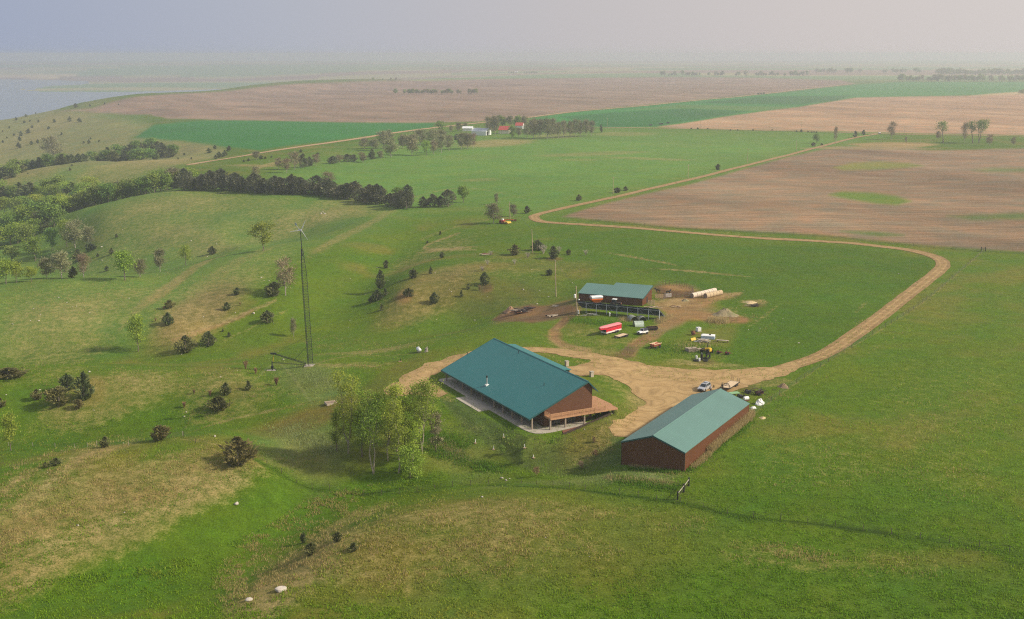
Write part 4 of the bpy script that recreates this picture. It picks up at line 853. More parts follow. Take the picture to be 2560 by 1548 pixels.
# shelterbelt: two rows of old cedars
Z2 = crop(430, 390, 3.08)
q = random.Random(5)
belt = [(60, 262), (300, 270), (500, 278), (800, 297), (1100, 302), (1300, 330), (1400, 342), (1500, 360), (1650, 386), (1800, 408), (1880, 400)]
bx = np.array([p[0] for p in belt], float); by = np.array([p[1] for p in belt], float)
for row, (n, dy) in enumerate(((24, 0), (18, -14))):
    for i in range(n):
        x = 50 + (1860 - 50) * (i + q.uniform(.2, .8)) / n; y = float(np.interp(x, bx, by)) + dy + q.uniform(-5, 5)
        px, py = Z2(x, y); h = q.uniform(85, 155) * (1.05 if x < 550 else 1); o = tr(K_BELT, q.randrange(4), px, py, h / 3.08, 'old dark cedar in the shelterbelt row across the pasture', q.uniform(105, 150) / 3.08, 8, 7, 'old cedars of the shelterbelt', auto=False)
for i, (x, y, h, w) in enumerate([(1935, 396, 85, 85), (2005, 390, 100, 80), (2070, 388, 80, 70), (2125, 393, 135, 105)]):
    px, py = Z2(x, y); o = tr(K_BELT, i % 4, px, py, h / 3.08, 'dark cedar in the short row right of the shelterbelt gap', w / 3.08, 8, 7, 'cedars right of the shelterbelt gap', auto=False)
for i, (x, y, h, w, k, v) in enumerate([(1745, 330, 90, 110, K_GREEN, 1), (1610, 310, 80, 80, K_CTREE, 1), (1420, 280, 90, 90, K_CTREE, 0), (1815, 310, 90, 110, K_CTREE, 2), (20, 200, 70, 90, K_GREEN, 0), (-30, 200, 60, 90, K_GREEN, 2)]):
    px, py = Z2(x, y); tr(k, v, px, py, h / 3.08, ['bright green tree', 'dark cedar', 'dark cedar', 'dark cedar', 'green tree', 'green tree'][i] + ' behind the shelterbelt', w / 3.08, 5 if k is K_CTREE else 8, 4.2 if k is K_CTREE else 7)
for i, (x, y, h, w, k, v) in enumerate([(820, 105, 90, 75, K_BROWN, 0), (880, 130, 110, 90, K_BROWN, 1), (945, 105, 130, 130, K_BROWN, 2), (1010, 92, 110, 70, K_BELT, 1), (1060, 80, 75, 60, K_BELT, 0), (1110, 75, 85, 90, K_BROWN, 1), (1240, 60, 60, 75, K_BELT, 2), (1290, 52, 60, 75, K_BROWN, 0), (1350, 45, 60, 70, K_BELT, 3), (1400, 42, 55, 60, K_BELT, 1), (1475, 50, 45, 60, K_BUD, 2)]):
    px, py = Z2(x, y); tr(k, v, px, py, h / 3.08, ('brown leafless tree' if k is K_BROWN else 'dark cedar' if k is K_BELT else 'pale bush-like tree') + ' in the clump beyond the shelterbelt', w / 3.08, 8, 7)
# farmstead groves
Z1 = crop(900, 270, 3.7333)
for i, (x, y, h, w, k, v) in enumerate([(20, 505, 90, 90, K_BROWN, 0), (110, 480, 95, 80, K_CTREE, 1), (190, 475, 75, 80, K_BUD, 1), (290, 462, 175, 160, K_BUD, 0), (130, 400, 105, 150, K_BUD, 2), (40, 385, 95, 110, K_BUD, 3), (485, 442, 195, 175, K_BUD, 1), (620, 446, 135, 95, K_SPRING, 1), (690, 432, 120, 110, K_BROWN, 1), (760, 420, 160, 120, K_BUD, 2), (830, 402, 135, 120, K_BUD, 3), (950, 388, 155, 120, K_BUD, 0), (1005, 385, 150, 110, K_BUD, 1), (1055, 378, 135, 100, K_BROWN, 2),
        (220, 380, 150, 150, K_BUD, 3), (265, 320, 110, 130, K_BUD, 0), (400, 380, 130, 130, K_BUD, 1), (560, 350, 140, 160, K_BUD, 2), (680, 345, 130, 150, K_BUD, 3), (760, 335, 130, 130, K_BUD, 0), (900, 300, 60, 50, K_CTREE, 0), (750, 240, 118, 108, K_GREEN, 1), (850, 228, 65, 50, K_BUD, 1), (920, 222, 80, 80, K_BUD, 2), (980, 205, 60, 60, K_BUD, 3),
        (1200, 248, 165, 90, K_BUD, 0), (1260, 255, 175, 120, K_BUD, 1), (1330, 180, 100, 100, K_GREEN, 1), (1400, 180, 100, 90, K_BUD, 2), (1470, 185, 105, 100, K_GREEN, 2), (1530, 190, 105, 80, K_BUD, 3), (1420, 285, 110, 90, K_GREEN, 3), (1480, 272, 90, 90, K_BUD, 0), (1300, 160, 85, 90, K_BUD, 3),
        (1620, 292, 190, 120, K_BUD, 1), (1680, 285, 170, 120, K_BUD, 2), (1745, 292, 190, 130, K_BUD, 0), (1800, 285, 170, 110, K_BUD, 3), (1850, 280, 145, 90, K_BUD, 1), (1900, 278, 150, 90, K_BUD, 2), (1960, 275, 150, 90, K_BUD, 0), (2010, 272, 150, 90, K_BUD, 3), (2060, 270, 150, 90, K_BUD, 1), (2110, 268, 150, 90, K_BUD, 2), (2160, 262, 140, 90, K_BUD, 0), (1560, 280, 120, 100, K_BUD, 3), (2250, 230, 80, 30, K_CTREE, 2)]):
    px, py = Z1(x, y); kn = {K_BUD: 'grey-green budding tree', K_BROWN: 'brown leafless tree', K_CTREE: 'dark cedar', K_SPRING: 'yellow-green tree', K_GREEN: 'green leafy tree'}[k]
    place = 'in the grove left of the farmstead' if x < 1100 else ('around the red-roofed farmhouse' if x < 1560 else 'in the long grove right of the farmstead')
    tr(k, v, px, py, h / 3.733, f'{kn} {place}', w / 3.733, 5 if k is K_CTREE else 8, 4.2 if k is K_CTREE else 7, f'{kn}s {place}', auto=False)
# right-hand trees by the section road
for (x, y, h, w, k, v, lab) in [(1515, 1000, 125, 75, K_BROWN, 0, 'bare dead tree nearest the far road junction'), (1883, 1027, 162, 95, 'c', 0, 'leaning green-topped cottonwood on the far section road'), (1848, 1005, 62, 50, K_BROWN, 1, 'low bare tree under the leaning cottonwood'), (2035, 1022, 135, 60, K_BROWN, 2, 'bare whitish tree between the far cottonwoods'), (2097, 1026, 152, 66, 'c', 1, 'slender leaning cottonwood left of the tallest far one'),
        (2140, 1027, 170, 92, 'c', 2, 'tallest far cottonwood by the section road at right'), (2215, 1047, 82, 66, K_BROWN, 0, 'pale bare stub of a tree right of the far cottonwoods'), (2385, 1047, 62, 50, K_BROWN, 1, 'small bare tree near the right photo edge'), (1617, 1032, 48, 22, K_BROWN, 2, 'dead snag below the far roadside pole')]:
    px, py = C3(x, y)
    if k == 'c':
        g = G(px, py); s_ = ppm(g); h_ = h / 2.865 / s_
        o = leafy('far_cottonwood', 300 + v, h_, h_ * .2, L_GREEN, BARK, per=26, clump=.07, leaf=.8, nb=6, subs=4, base=.5, lean=(-.12, -.16, .04)[v], r0=.028, forks=1 if v < 2 else 2, label=lab); o.location = g
    else: tr(k, v, px, py, h / 2.865, lab, w / 2.865, 8, 7, auto=False)
# small far cedars on the left hills
q = random.Random(3)
for i, (x, y, h) in enumerate([(20, 1022, 16), (50, 992, 12), (68, 920, 14), (100, 972, 14), (115, 862, 18), (20, 947, 12), (150, 975, 30), (205, 955, 26), (140, 1010, 26), (230, 917, 18), (185, 837, 16), (215, 873, 14), (175, 882, 16), (255, 817, 10), (320, 797, 10), (275, 877, 16), (388, 878, 20), (350, 927, 18), (440, 968, 18), (540, 772, 26), (645, 763, 14), (750, 750, 14), (850, 752, 8), (135, 1062, 34), (225, 1037, 24), (270, 1027, 24), (710, 1017, 12), (600, 1027, 14), (635, 1028, 22), (650, 997, 10), (1030, 1035, 14), (1100, 1035, 28), (1085, 1045, 26), (1130, 1032, 18), (1125, 1077, 10), (1230, 1085, 16), (1320, 1112, 14), (1275, 1142, 14), (1370, 1142, 14), (1540, 1068, 24), (1495, 1098, 30), (1640, 1085, 34), (1570, 1130, 36), (1610, 1118, 34), (1600, 1125, 28), (1545, 1138, 24), (500, 1222, 18), (515, 1190, 12), (200, 1245, 8), (1780, 1155, 18), (1745, 1162, 14), (1870, 1140, 24), (1900, 1138, 14), (1945, 1130, 12), (2155, 1092, 20), (500, 872, 30), (570, 878, 28), (2275, 1110, 16)]):
    px, py = C1(x, y); h *= 1.25
    tr(K_CTREE, i % 3, px, py, h / 2.865, 'small dark cedar on the far left grassy hills', h * q.uniform(.75, 1.15) / 2.865, 5, 4.2, 'small dark cedars on the far left hills', auto=False)
for i, (x, y, h) in enumerate([(80, 952, 8), (128, 952, 10), (200, 952, 8), (362, 962, 8), (413, 962, 8), (523, 962, 8), (660, 962, 8), (835, 970, 8), (868, 972, 14), (917, 974, 8), (945, 976, 8), (960, 976, 8), (978, 977, 8), (560, 678, 10), (580, 677, 9), (600, 675, 10)]):
    px, py = C3(x, y if y < 900 else y - 26); tr(K_CTREE, i % 3, px, py, h * 1.4 / 2.865, 'tiny dark bush along the far roadside fence', h * 1.6 / 2.865, 5, 4.2, 'tiny bushes along the far roads', auto=False)
# lines of trees far out on the plain
def far_row(pts, group, label, seed):
    q = random.Random(seed)
    for i, (px, py, h) in enumerate(pts):
        g = G(px, py); s_ = ppm(g); sc_ = h / s_ / 9
        K_FAR.put(q.randrange(6), (g.x, g.y, g.z - .3), q.uniform(0, 6.28), (sc_ * q.uniform(.9, 1.5),) * 2 + (sc_,), label, group)
far_row([(C2(x, 676)[0], C2(x, 676)[1], q.uniform(9, 14)) for x in (400, 462, 492, 508, 525, 548, 566, 585, 603, 632, 650, 668, 690, 733, 752, 770, 785, 800, 845, 862, 925, 940, 960, 976)], 'trees in the middle of the big tilled field', 'hazy tree in the row across the big far tilled field', 8)
far_row([(C2(x, y)[0], C2(x, y)[1], h) for x, y, h in ((237, 577, 7), (305, 575, 4), (365, 577, 7), (400, 577, 7), (430, 575, 3), (95, 585, 4), (28, 586, 3), (70, 585, 3))], 'lone trees beyond the big tilled field', 'tiny hazy tree beyond the far edge of the tilled field', 9)
far_row([(C2(x, 530)[0], C2(x, 530)[1], 6) for x in (1210, 1228, 1245, 1262, 1320, 1338, 1355, 1372, 1390, 1405)], 'trees of the two far islands of wood', 'tiny pale tree in a hazy clump at the horizon', 10)
far_row([(C3(x, 585)[0], C3(x, 585)[1], q.uniform(10, 18)) for x in (1572, 1590, 1625, 1640, 1655, 1672, 1690, 1712, 1735, 1780, 1805, 1820, 1838, 1852, 1880, 1900, 1918, 1930, 1945, 1965, 1990, 2005, 2035, 2048, 2065, 2085, 2105, 2125, 2150, 2165, 2225, 2240, 2290, 2305, 2320, 2355, 2370, 2390, 2410, 2430, 2450, 2464)], 'trees of the long far windbreak at right', 'hazy blue-grey tree in the long windbreak at upper right', 11)
far_row([(C3(x, 546)[0], C3(x, 546)[1], q.uniform(6, 14)) for x in (-130, -110, -80, -60, -40, 20, 45, 60, 90, 105, 120, 140, 205, 255, 270, 290, 305, 400, 415, 470, 545, 560, 580, 600, 615, 645, 660, 680, 700, 750, 795, 810, 825, 840, 855, 880, 910)], 'trees of the far windbreak right of centre', 'faint tree in the far windbreak right of centre', 12)
far_row([(C3(x, 524)[0], C3(x, 524)[1], q.uniform(8, 13)) for x in (980, 995, 1010, 1030, 1055, 1070, 1085, 1100, 1113, 1200, 1215, 1225, 1290, 1460, 1475, 1525, 1540, 1555, 1580, 1592, 1615, 1690, 1705, 1720)], 'faint clumps before the right horizon', 'very faint tree near the right-hand horizon', 13)
far_row([(C3(x, 540 - (x - 1850) * .01)[0], C3(x, 540)[1], q.uniform(9, 17)) for x in range(1850, 2480, 19)], 'trees of the wood behind the right windbreak', 'faint blue tree in the wood behind the right windbreak', 14)
far_row([(C3(2440, 678)[0], C3(2440, 678)[1], 11), (C3(2460, 680)[0], C3(2460, 680)[1], 13)], 'trees at the right edge by the tan field', 'blue-grey tree at the right edge beside the tan field', 15)

# cottonwood clump in front of the lodge
for i, (px, py, hp, spread, forks, nb, base, per, lm, bmt, lean, lab) in enumerate([
        (934, 1184, 205, .17, 2, 13, .30, 30, L_SPRING, PBARK, -.06, 'tall cottonwood with pale forked trunk in front of the clump'),
        (871, 1134, 222, .12, 2, 15, .16, 30, L_SPRING, PBARK, .04, 'tallest cottonwood at the left side of the clump'),
        (970, 1152, 205, .14, 2, 13, .25, 30, L_SPRING, PBARK, -.02, 'twin-trunked cottonwood in the middle of the clump'),
        (996, 1182, 170, .14, 1, 12, .30, 26, L_SPRING, PBARK, -.04, 'slim white-trunked cottonwood right of the front one'),
        (1056, 1135, 180, .27, 3, 12, .35, 26, L_SPRING, PBARK, .0, 'wide-crowned cottonwood with bare pale limbs nearest the lodge'),
        (1031, 1165, 120, .20, 2, 9, .30, 28, L_SPRING, PBARK, .03, 'short cottonwood standing between the slim and the wide ones'),
        (842, 1128, 118, .16, 1, 11, .08, 30, L_SPRING, BARK, -.03, 'short leafy young cottonwood at the far left of the clump'),
        (905, 1142, 150, .18, 1, 12, .12, 30, L_SPRING, BARK, .0, 'dense young cottonwood behind the tall forked one'),
        (1010, 1140, 150, .2, 1, 11, .12, 30, L_SPRING, BARK, .0, 'leafy young cottonwood at the back of the clump'),
        (1090, 1128, 105, .22, 1, 10, .1, 26, L_TWIG, BARK, .0, 'low grey-green tree at the right side of the clump')]):
    g = G(px, py); h = hp / ppm(g) * 1.02
    o = leafy('cottonwood', 400 + i, h, h * spread, lm, bmt, per=int(per * .9), clump=.038, leaf=.34, asp=.7, nb=nb, subs=6, base=base, r0=.014, forks=forks, lean=lean, up=1.3, label=lab, holes=.22)
    o.location = (g.x, g.y, g.z - .2); o.rotation_euler[2] = 0.4 * i; o['group'] = 'cottonwoods of the clump before the lodge'
for i, (px, py, hp, wp, lab) in enumerate([(1026, 1197, 84, 74, 'round yellow-green bush at the foot of the cottonwood clump')]):
    g = G(px, py); s_ = ppm(g)
    o = leafy('leafy_bush', 430 + i, hp / s_, wp / s_ * .42, L_SPRING, BARK, per=30, clump=.09, leaf=.34, nb=11, subs=6, base=.05, r0=.012, label=lab); o['category'] = 'bush'; o.location = g
# young planted trees and shrubs on the lawn
for i, (x, y, h, w, k, lab) in enumerate([(1145, 332, 74, 62, L_GREEN, 'sparse young tree in a mulch ring on the lawn'), (1290, 387, 88, 64, L_GREEN, 'densest green young shrub on the lawn'), (1385, 487, 74, 76, L_RED, 'tan leafless shrub at the bottom of the lawn'), (1700, 432, 62, 60, L_BROWN, 'pale brown shrub left of the shed'), (1800, 347, 54, 56, L_RED, 'reddish brown shrub near the shed corner'), (1792, 245, 44, 24, L_RED, 'thin rusty sapling below the dirt drive'), (1495, 252, 30, 26, L_GREEN, 'tiny green sapling below the patio')]):
    px, py = C8(x, y); g = G(px, py); s_ = ppm(g); h_ = h / 2.822 / s_
    o = leafy('lawn_shrub', 440 + i, h_, w / 2.822 / s_ * .36, k, BARK, per=14, clump=.07, leaf=.22 if k is L_GREEN else .3, asp=.5 if k is L_GREEN else .15, twig=k is not L_GREEN, nb=9, subs=4, base=.12, r0=.012, label=lab); o['category'] = 'shrub'; o.location = g
# ---------------------------------------------------------------- buildings
def at_px_plane(px, py, p0, n):
    """where the line of sight through a photo pixel meets a plane"""
    r_ = Vector(ray(px, py)); o = Vector((0, 0, CAM_H)); return o + r_ * ((Vector(p0) - o).dot(n) / r_.dot(n))
TEALR = M('teal_standing_seam_roof', (.028, .170, .165), rough=.5, var=.06, vs_=.12, wave=('X', .9, .012), spec=.4)
TEALS = M('grey_green_ribbed_roof', (.098, .200, .175), rough=.5, var=.06, vs_=.15, wave=('X', .75, .016), spec=.4)
TRIM = M('dark_teal_trim', (.018, .085, .085), rough=.5, var=.05)
BROWN = M('brown_siding', (.115, .052, .028), rough=.75, var=.10, vs_=.8, wave=('Z', .3, .008), spec=.2)
BROWNM = M('brown_ribbed_steel', (.104, .036, .014), rough=.6, var=.08, vs_=.4, wave=('X', .9, .012), spec=.3)
BROWNY = M('brown_ribbed_steel_gable', (.104, .036, .014), rough=.6, var=.08, vs_=.4, wave=('Y', .9, .012), spec=.3)
CEDARW = M('cedar_deck_boards', (.42, .22, .11), rough=.75, var=.15, vs_=2, wave=('Y', .15, .01))
RAILW = M('cedar_railing', (.46, .25, .13), rough=.75, var=.15, vs_=3)
POSTW = M('weathered_post', (.30, .24, .18), rough=.85, var=.2, vs_=3)
CONC = M('concrete', (.38, .34, .275), rough=.9, var=.12, vs_=.6, bump=.01, bs=6, dirt=(.38, .33, .26))
GLASS = M('dark_window_glass', (.02, .028, .032), rough=.08, var=.05, spec=.6)
STEEL = M('galvanised_steel', (.48, .50, .52), rough=.4, metal=.5, var=.1)
WHITE = M('white_paint', (.78, .78, .76), rough=.5, var=.06, dirt=(.6, .57, .5))
BLACK = M('black_paint', (.02, .02, .022), rough=.5, var=.2)
RUBBER = M('black_rubber', (.018, .018, .019), rough=.85, var=.3)
RUST = M('rusty_iron', (.16, .065, .035), rough=.85, var=.35, vs_=4)
DARKW = M('dark_stained_timber', (.05, .030, .022), rough=.85, var=.25)

# ---- lodge
lodge = thing('lodge', 'large brown lodge under one broad teal roof, porch along the lawn and a wooden deck', 'house', (HO[0], HO[1], 0), HA)
rf = MB()
T_ = .22
def slab(mb, P, th=T_): mb.hexa([tuple(Vector(p) - Vector((0, 0, th))) for p in P] + [tuple(p) for p in P])
slab(rf, [(0, -16.18, 2.77), (50.1, -16.18, 2.77), (50.1, .02, 9.89), (0, .02, 9.89)])
slab(rf, [(0, .0, 9.885), (7.6, .0, 9.885), (7.6, 2.74, 7.17), (0, 2.74, 7.17)]); slab(rf, [(37.7, .0, 9.885), (50.1, .0, 9.885), (50.1, 2.74, 7.17), (37.7, 2.74, 7.17)])
slab(rf, [(7.6, .0, 9.88), (37.7, .0, 9.88), (37.7, 2.5, 9.58), (7.6, 2.5, 9.58)])
roof = rf.build('roof', TEALR, lodge)
tm = MB(); tm.box(-.06, 50.16, -16.32, -16.18, 2.38, 2.74)
for x in (-.1, 50.1):
    tm.hexa([(x, -16.3, 2.40), (x + .1, -16.3, 2.40), (x + .1, 0, 9.54), (x, 0, 9.54), (x, -16.3, 2.75), (x + .1, -16.3, 2.75), (x + .1, 0, 9.9), (x, 0, 9.9)])
    tm.hexa([(x, 0, 9.54), (x + .1, 0, 9.54), (x + .1, 2.8, 6.76), (x, 2.8, 6.76), (x, 0, 9.9), (x + .1, 0, 9.9), (x + .1, 2.8, 7.12), (x, 2.8, 7.12)])
tm.build('fascia', TRIM, lodge)
rc = MB(); rc.prism([(-.22, 9.82), (.22, 9.70), (.22, 9.8), (0, 9.98), (-.22, 9.9)], .0, 50.1, 'x'); rc.build('ridge_cap', TEALR, roof)
wl = MB(); prof = [(-11.8, -.4), (-11.8, 4.45), (-.1, 9.6), (1.55, 7.95), (1.55, -.4)]
wl.prism(prof, .6, 49.4, 'x'); wl.build('wall', BROWN, lodge)
bk = MB(); bk.box(8, 37.3, 1.56, 2.3, 2.6, 9.3); bk.build('back_entry_wall', BROWN, lodge)
fb = MB(); fb.box(49.4, 49.46, -11.75, 1.5, 2.62, 2.9); fb.build('wall_band', TRIM, lodge)
for (y0, y1) in ((-9.6, -7.4), (-5.4, -3.2)):
    d = MB().box(49.41, 49.47, y0, y1, .1, 2.2).build('patio_door', GLASS, lodge); MB().box(49.47, 49.5, (y0 + y1) / 2 - .05, (y0 + y1) / 2 + .05, .1, 2.2).build('door_frame', POSTW, d)
for x in (4, 9, 21, 27, 34, 42):  # made-up windows, dark panes added for darkness under the porch
    w_ = MB().box(x, x + 1.6, -11.86, -11.81, .9, 2.2).build('window', GLASS, lodge); MB().box(x - .1, x + 1.7, -11.9, -11.86, .78, .9).build('sill', POSTW, w_)
for x in (14, 38): MB().box(x, x + 1.0, -11.87, -11.81, .02, 2.15).build('door', DARKW, lodge)  # made-up doors, put in with the panes to darken the porch wall
for x in (1.7, 11.9, 17.2, 23.6, 30.1, 35.0, 40.0, 44.8, 50.0):
    MB().box(x - .16, x + .16, -15.56, -15.24, -.1, 2.78).build('porch_post', POSTW, lodge)
# deck
dk = MB(); dk.box(49.42, 52.6, -11.8, 6.9, 2.78, 2.9); dk.box(41, 49.42, 1.62, 7.4, 2.78, 2.9)
deck = dk.build('deck', CEDARW, lodge)
rim = MB(); rim.box(52.6, 52.66, -11.85, 6.95, 2.5, 2.92); rim.box(49.42, 52.6, -11.86, -11.8, 2.5, 2.92); rim.box(49.42, 52.6, 6.9, 6.96, 2.5, 2.92); rim.build('rim_joist', RAILW, deck)
rl = MB(); ra = lambda p, q_: None
rl.box(52.44, 52.56, -11.8, 3.5, 3.86, 3.94); rl.box(49.5, 52.44, -11.76, -11.64, 3.86, 3.94); rl.box(52.46, 52.54, -11.8, 3.5, 3.0, 3.06)
for k in range(102): y = -11.75 + k * .15; rl.box(52.485, 52.515, y - .015, y + .015, 3.06, 3.86)
for k in range(19): x = 49.6 + k * .15; rl.box(x - .015, x + .015, -11.715, -11.685, 2.9, 3.86)
for y in (-11.75, -8.7, -5.6, -2.5, .5, 3.45): rl.box(52.44, 52.56, y - .06, y + .06, 2.9, 3.98)
rl.build('railing', RAILW, deck)
for y in (-11.7, -7.6, -2.3): MB().box(52.1, 52.45, y - .17, y + .17, -.1, 2.78).build('deck_post', POSTW, lodge)
# roof vents and stove pipe
nrm = Vector((ha[0] * 0 + hb[0] * -.44, hb[1] * -.44, 1)).normalized(); p0 = (*hw(0, -16.18), 2.77)
def on_roof(px, py):
    p = at_px_plane(px, py, p0, nrm); d = np.array([p.x, p.y]) - HO; return Vector((d @ ha, d @ hb, p.z))
p = on_roof(1217.3, 963); mb = MB(); mb.tube(p, p + Vector((0, 0, 2.05)), .16, .15, 10); fl = mb.build('stove_pipe', STEEL, roof)
MB().box(p.x - .45, p.x + .45, p.y - .45, p.y + .45, p.z - .25, p.z + .2).build('flashing', WHITE, fl)
MB().tube(p + Vector((0, 0, 2.0)), p + Vector((0, 0, 2.5)), .2, .2, 10).build('pipe_cap', BLACK, fl)
for (a, b) in ((1360, 964), (1296.2, 883.3), (1168.6, 886)):
    p = on_roof(a, b); MB().tube(p + Vector((0, 0, -.2)), p + Vector((0, 0, .7)), .09, .08, 8).build('roof_vent', BLACK, roof)
# patio slab, retaining wall
pt = [(-.8, -12.2), (-.8, -16.2), (.2, -17.1), (17.7, -17.2), (17.7, -20.3), (31.2, -20.3), (31.2, -17.2), (49.5, -17.2), (51.5, -16.9), (53, -16.1), (53.8, -14.6), (53.9, -12), (53.3, -7), (52.9, -1.2), (49.5, -1.2), (49.5, -12.2)]
pa = MB().prism([(a, b) for a, b in pt], -.5, .07, 'z').build('patio', CONC); pa.location = (HO[0], HO[1], 0); pa.rotation_euler[2] = HA; tag(pa, kind='structure')
rw = thing('retaining_wall', 'low dark timber retaining wall and reddish flower bed edge below the deck', 'retaining wall', (HO[0], HO[1], 0), HA)
m = MB(); m.hexa([(56.6, -10.8, -1.0), (56.8, -10.8, -1.0), (53.6, 4.5, -1), (53.4, 4.5, -1), (56.6, -10.8, .35), (56.8, -10.8, .35), (53.6, 4.5, 2.3), (53.4, 4.5, 2.3)])
m.hexa([(53.4, 4.5, -1), (53.6, 4.5, -1), (49.6, 4.7, -1), (49.6, 4.5, -1), (53.4, 4.5, 2.3), (53.6, 4.5, 2.3), (49.6, 4.7, 2.6), (49.6, 4.5, 2.6)]); m.build('timber_wall', DARKW, rw)
BED = M('red_mulch', (.20, .075, .045), rough=.95, var=.3, vs_=3, bump=.05)
MB().hexa([(54.2, -9.6, -.6), (56.55, -10.6, -.6), (54.4, -1, -.6), (53.2, -1, -.6), (54.2, -9.6, .12), (56.55, -10.6, .2), (54.4, -1, .9), (53.2, -1, .4)]).build('mulch_bed', BED, rw)

# ---- near machine shed
SO, SA = (30.255, 242.512), 1.051
shed = thing('machine_shed', 'long brown steel shed with grey-green ribbed gable roof beside the dirt drive', 'shed', (SO[0], SO[1], 0), SA)
SL, SW = 41.62, 14.72; h = SW / 2
m = MB(); slab(m, [(-.1, -h - .12, 4.40), (SL + .1, -h - .12, 4.40), (SL + .1, .0, 7.03), (-.1, .0, 7.03)], .14); slab(m, [(-.1, .0, 7.03), (SL + .1, .0, 7.03), (SL + .1, h + .12, 4.40), (-.1, h + .12, 4.40)], .14)
sr = m.build('roof', TEALS, shed)
MB().prism([(-.3, 6.94), (0, 7.0), (.3, 6.94), (.3, 6.99), (0, 7.12), (-.3, 6.99)], -.12, SL + .12, 'x').build('ridge_cap', TEALS, sr)
m = MB()
m.box(.0, SL, -h, -h + .15, -1.6, 4.33); m.box(.0, SL, h - .15, h, -1.6, 4.33); m.build('side_wall', BROWNM, shed)
m = MB(); gp = [(-h + .16, -1.6), (-h + .16, 4.30), (0, 6.86), (h - .16, 4.30), (h - .16, -1.6)]; m.prism(gp, .02, .16, 'x'); m.build('gable_wall', BROWNY, shed); m = MB(); m.prism(gp, SL - .16, SL - .02, 'x'); m.build('gable_wall', BROWNY, shed)
m = MB()
for x in (-.17, SL + .1):
    for s_ in (-1, 1): m.hexa([(x, 0, 6.70), (x + .07, 0, 6.70), (x + .07, s_ * (h + .14), 4.08), (x, s_ * (h + .14), 4.08), (x, 0, 7.04), (x + .07, 0, 7.04), (x + .07, s_ * (h + .14), 4.41), (x, s_ * (h + .14), 4.41)])
m.build('rake_trim', TRIM, shed)
m = MB()
for x in (-.03, SL - .12):
    for y in (-h - .03, h - .12): m.box(x, x + .15, y, y + .15, -1.6, 4.25)
m.build('corner_trim', DARKW, shed)
dr = MB(); dr.box(SL + .0, SL + .06, -5, 1.5, -.5, 3.9); dr.build('sliding_door', BROWNY, shed)

# ---- barn with stepped mono-pitch roof
A, B, C_ = G(1446.8, 754), G(1605.7, 765), G(1636, 749.5)
ab = (B - A).xy; L_ = ab.length; ang = math.atan2(ab.y, ab.x)
barn = thing('barn', 'low brown barn with stepped grey-green sloping roof behind the solar panels', 'barn', (A.x, A.y, A.z), ang)
x1 = L_ * .425; d1, d2 = 8.6, 10.6; e0, sl_ = 3.15, .23
m = MB(); slab(m, [(-.25, -.3, e0 - .06), (L_ + .3, -.3, e0 - .06), (L_ + .3, d1, e0 + sl_ * d1), (-.25, d1, e0 + sl_ * d1)], .16); slab(m, [(x1, d1, e0 + sl_ * d1), (L_ + .3, d1, e0 + sl_ * d1), (L_ + .3, d2 + .2, e0 + sl_ * (d2 + .2)), (x1, d2 + .2, e0 + sl_ * (d2 + .2))], .16); m.build('roof', TEALS, barn)
m = MB(); m.box(0, L_, 0, .15, -1, e0 - .2); m.build('front_wall', BROWNM, barn)
m = MB(); m.prism([(.16, -1), (d2, -1), (d2, e0 + sl_ * d2 - .22), (.16, e0 - .2)], L_ - .15, L_, 'x'); m.prism([(.16, -1), (d1, -1), (d1, e0 + sl_ * d1 - .22), (.16, e0 - .2)], 0, .15, 'x'); m.build('end_wall', BROWNY, barn)
m = MB(); m.box(.16, L_ - .16, d1 - .15, d1, -1, e0 + sl_ * d1 - .25); m.box(x1, L_ - .16, d2 - .15, d2, -1, e0 + sl_ * d2 - .25); m.build('back_wall', BROWNM, barn)
MB().box(L_ + .005, L_ + .05, d2 * .44, d2 * .44 + 1.1, 0, 2.5).build('door', BLACK, barn)
m = MB(); m.hexa([(L_ + .3, -.32, e0 - .36), (L_ + .36, -.32, e0 - .36), (L_ + .36, d2 + .2, e0 + sl_ * d2 - .3), (L_ + .3, d2 + .2, e0 + sl_ * d2 - .3), (L_ + .3, -.32, e0 - .04), (L_ + .36, -.32, e0 - .04), (L_ + .36, d2 + .2, e0 + sl_ * d2 + .06), (L_ + .3, d2 + .2, e0 + sl_ * d2 + .06)]); m.build('rake_trim', TRIM, barn)

# ---- solar array
PVG = M('solar_backsheet', (.016, .036, .08), rough=.45, var=.1, spec=.3)
RACK = M('pale_grey_rack_paint', (.55, .58, .62), rough=.6, var=.08)
A, B = G(1456, 776.5), G(1663, 797)
ab = (B - A).xy; L_ = ab.length; sol = thing('solar_array', 'long row of dark blue solar panels seen from behind, on grey posts before the barn', 'solar panels', (A.x, A.y, A.z), math.atan2(ab.y, ab.x))
zl, zh, dy = .95, 3.95, -3.6
npan = 8; skx = -.9                                # the row is racked a little askew of its posts
def pp(t, u, off=0.0): return (t * L_ + skx * u, dy * u - off * .64, zl + (zh - zl) * u - off * .77)
for k in range(npan):
    a, b = k / npan + .001, (k + 1) / npan - .001
    m = MB(); m.hexa([pp(a, 0, .06), pp(b, 0, .06), pp(b, 1, .06), pp(a, 1, .06), pp(a, 0), pp(b, 0), pp(b, 1), pp(a, 1)]); sp_ = m.build('solar_panel', PVG, sol)
    m = MB()
    for j in range(4):                              # module frames stand out along the upper edge
        t = a + (b - a) * (j + .5) / 4; q_ = Vector(pp(t, 1)); m.box(q_.x - .38, q_.x + .38, q_.y - .02, q_.y + .06, q_.z - .05, q_.z + .05)
    m.build('panel_frame', BLACK, sp_)
m = MB()
for k in range(npan + 1):
    t = min(max(k / npan, .004), .996); m.tube(pp(t, -.01, .16), pp(t, 1.0, .16), .045, n=4)
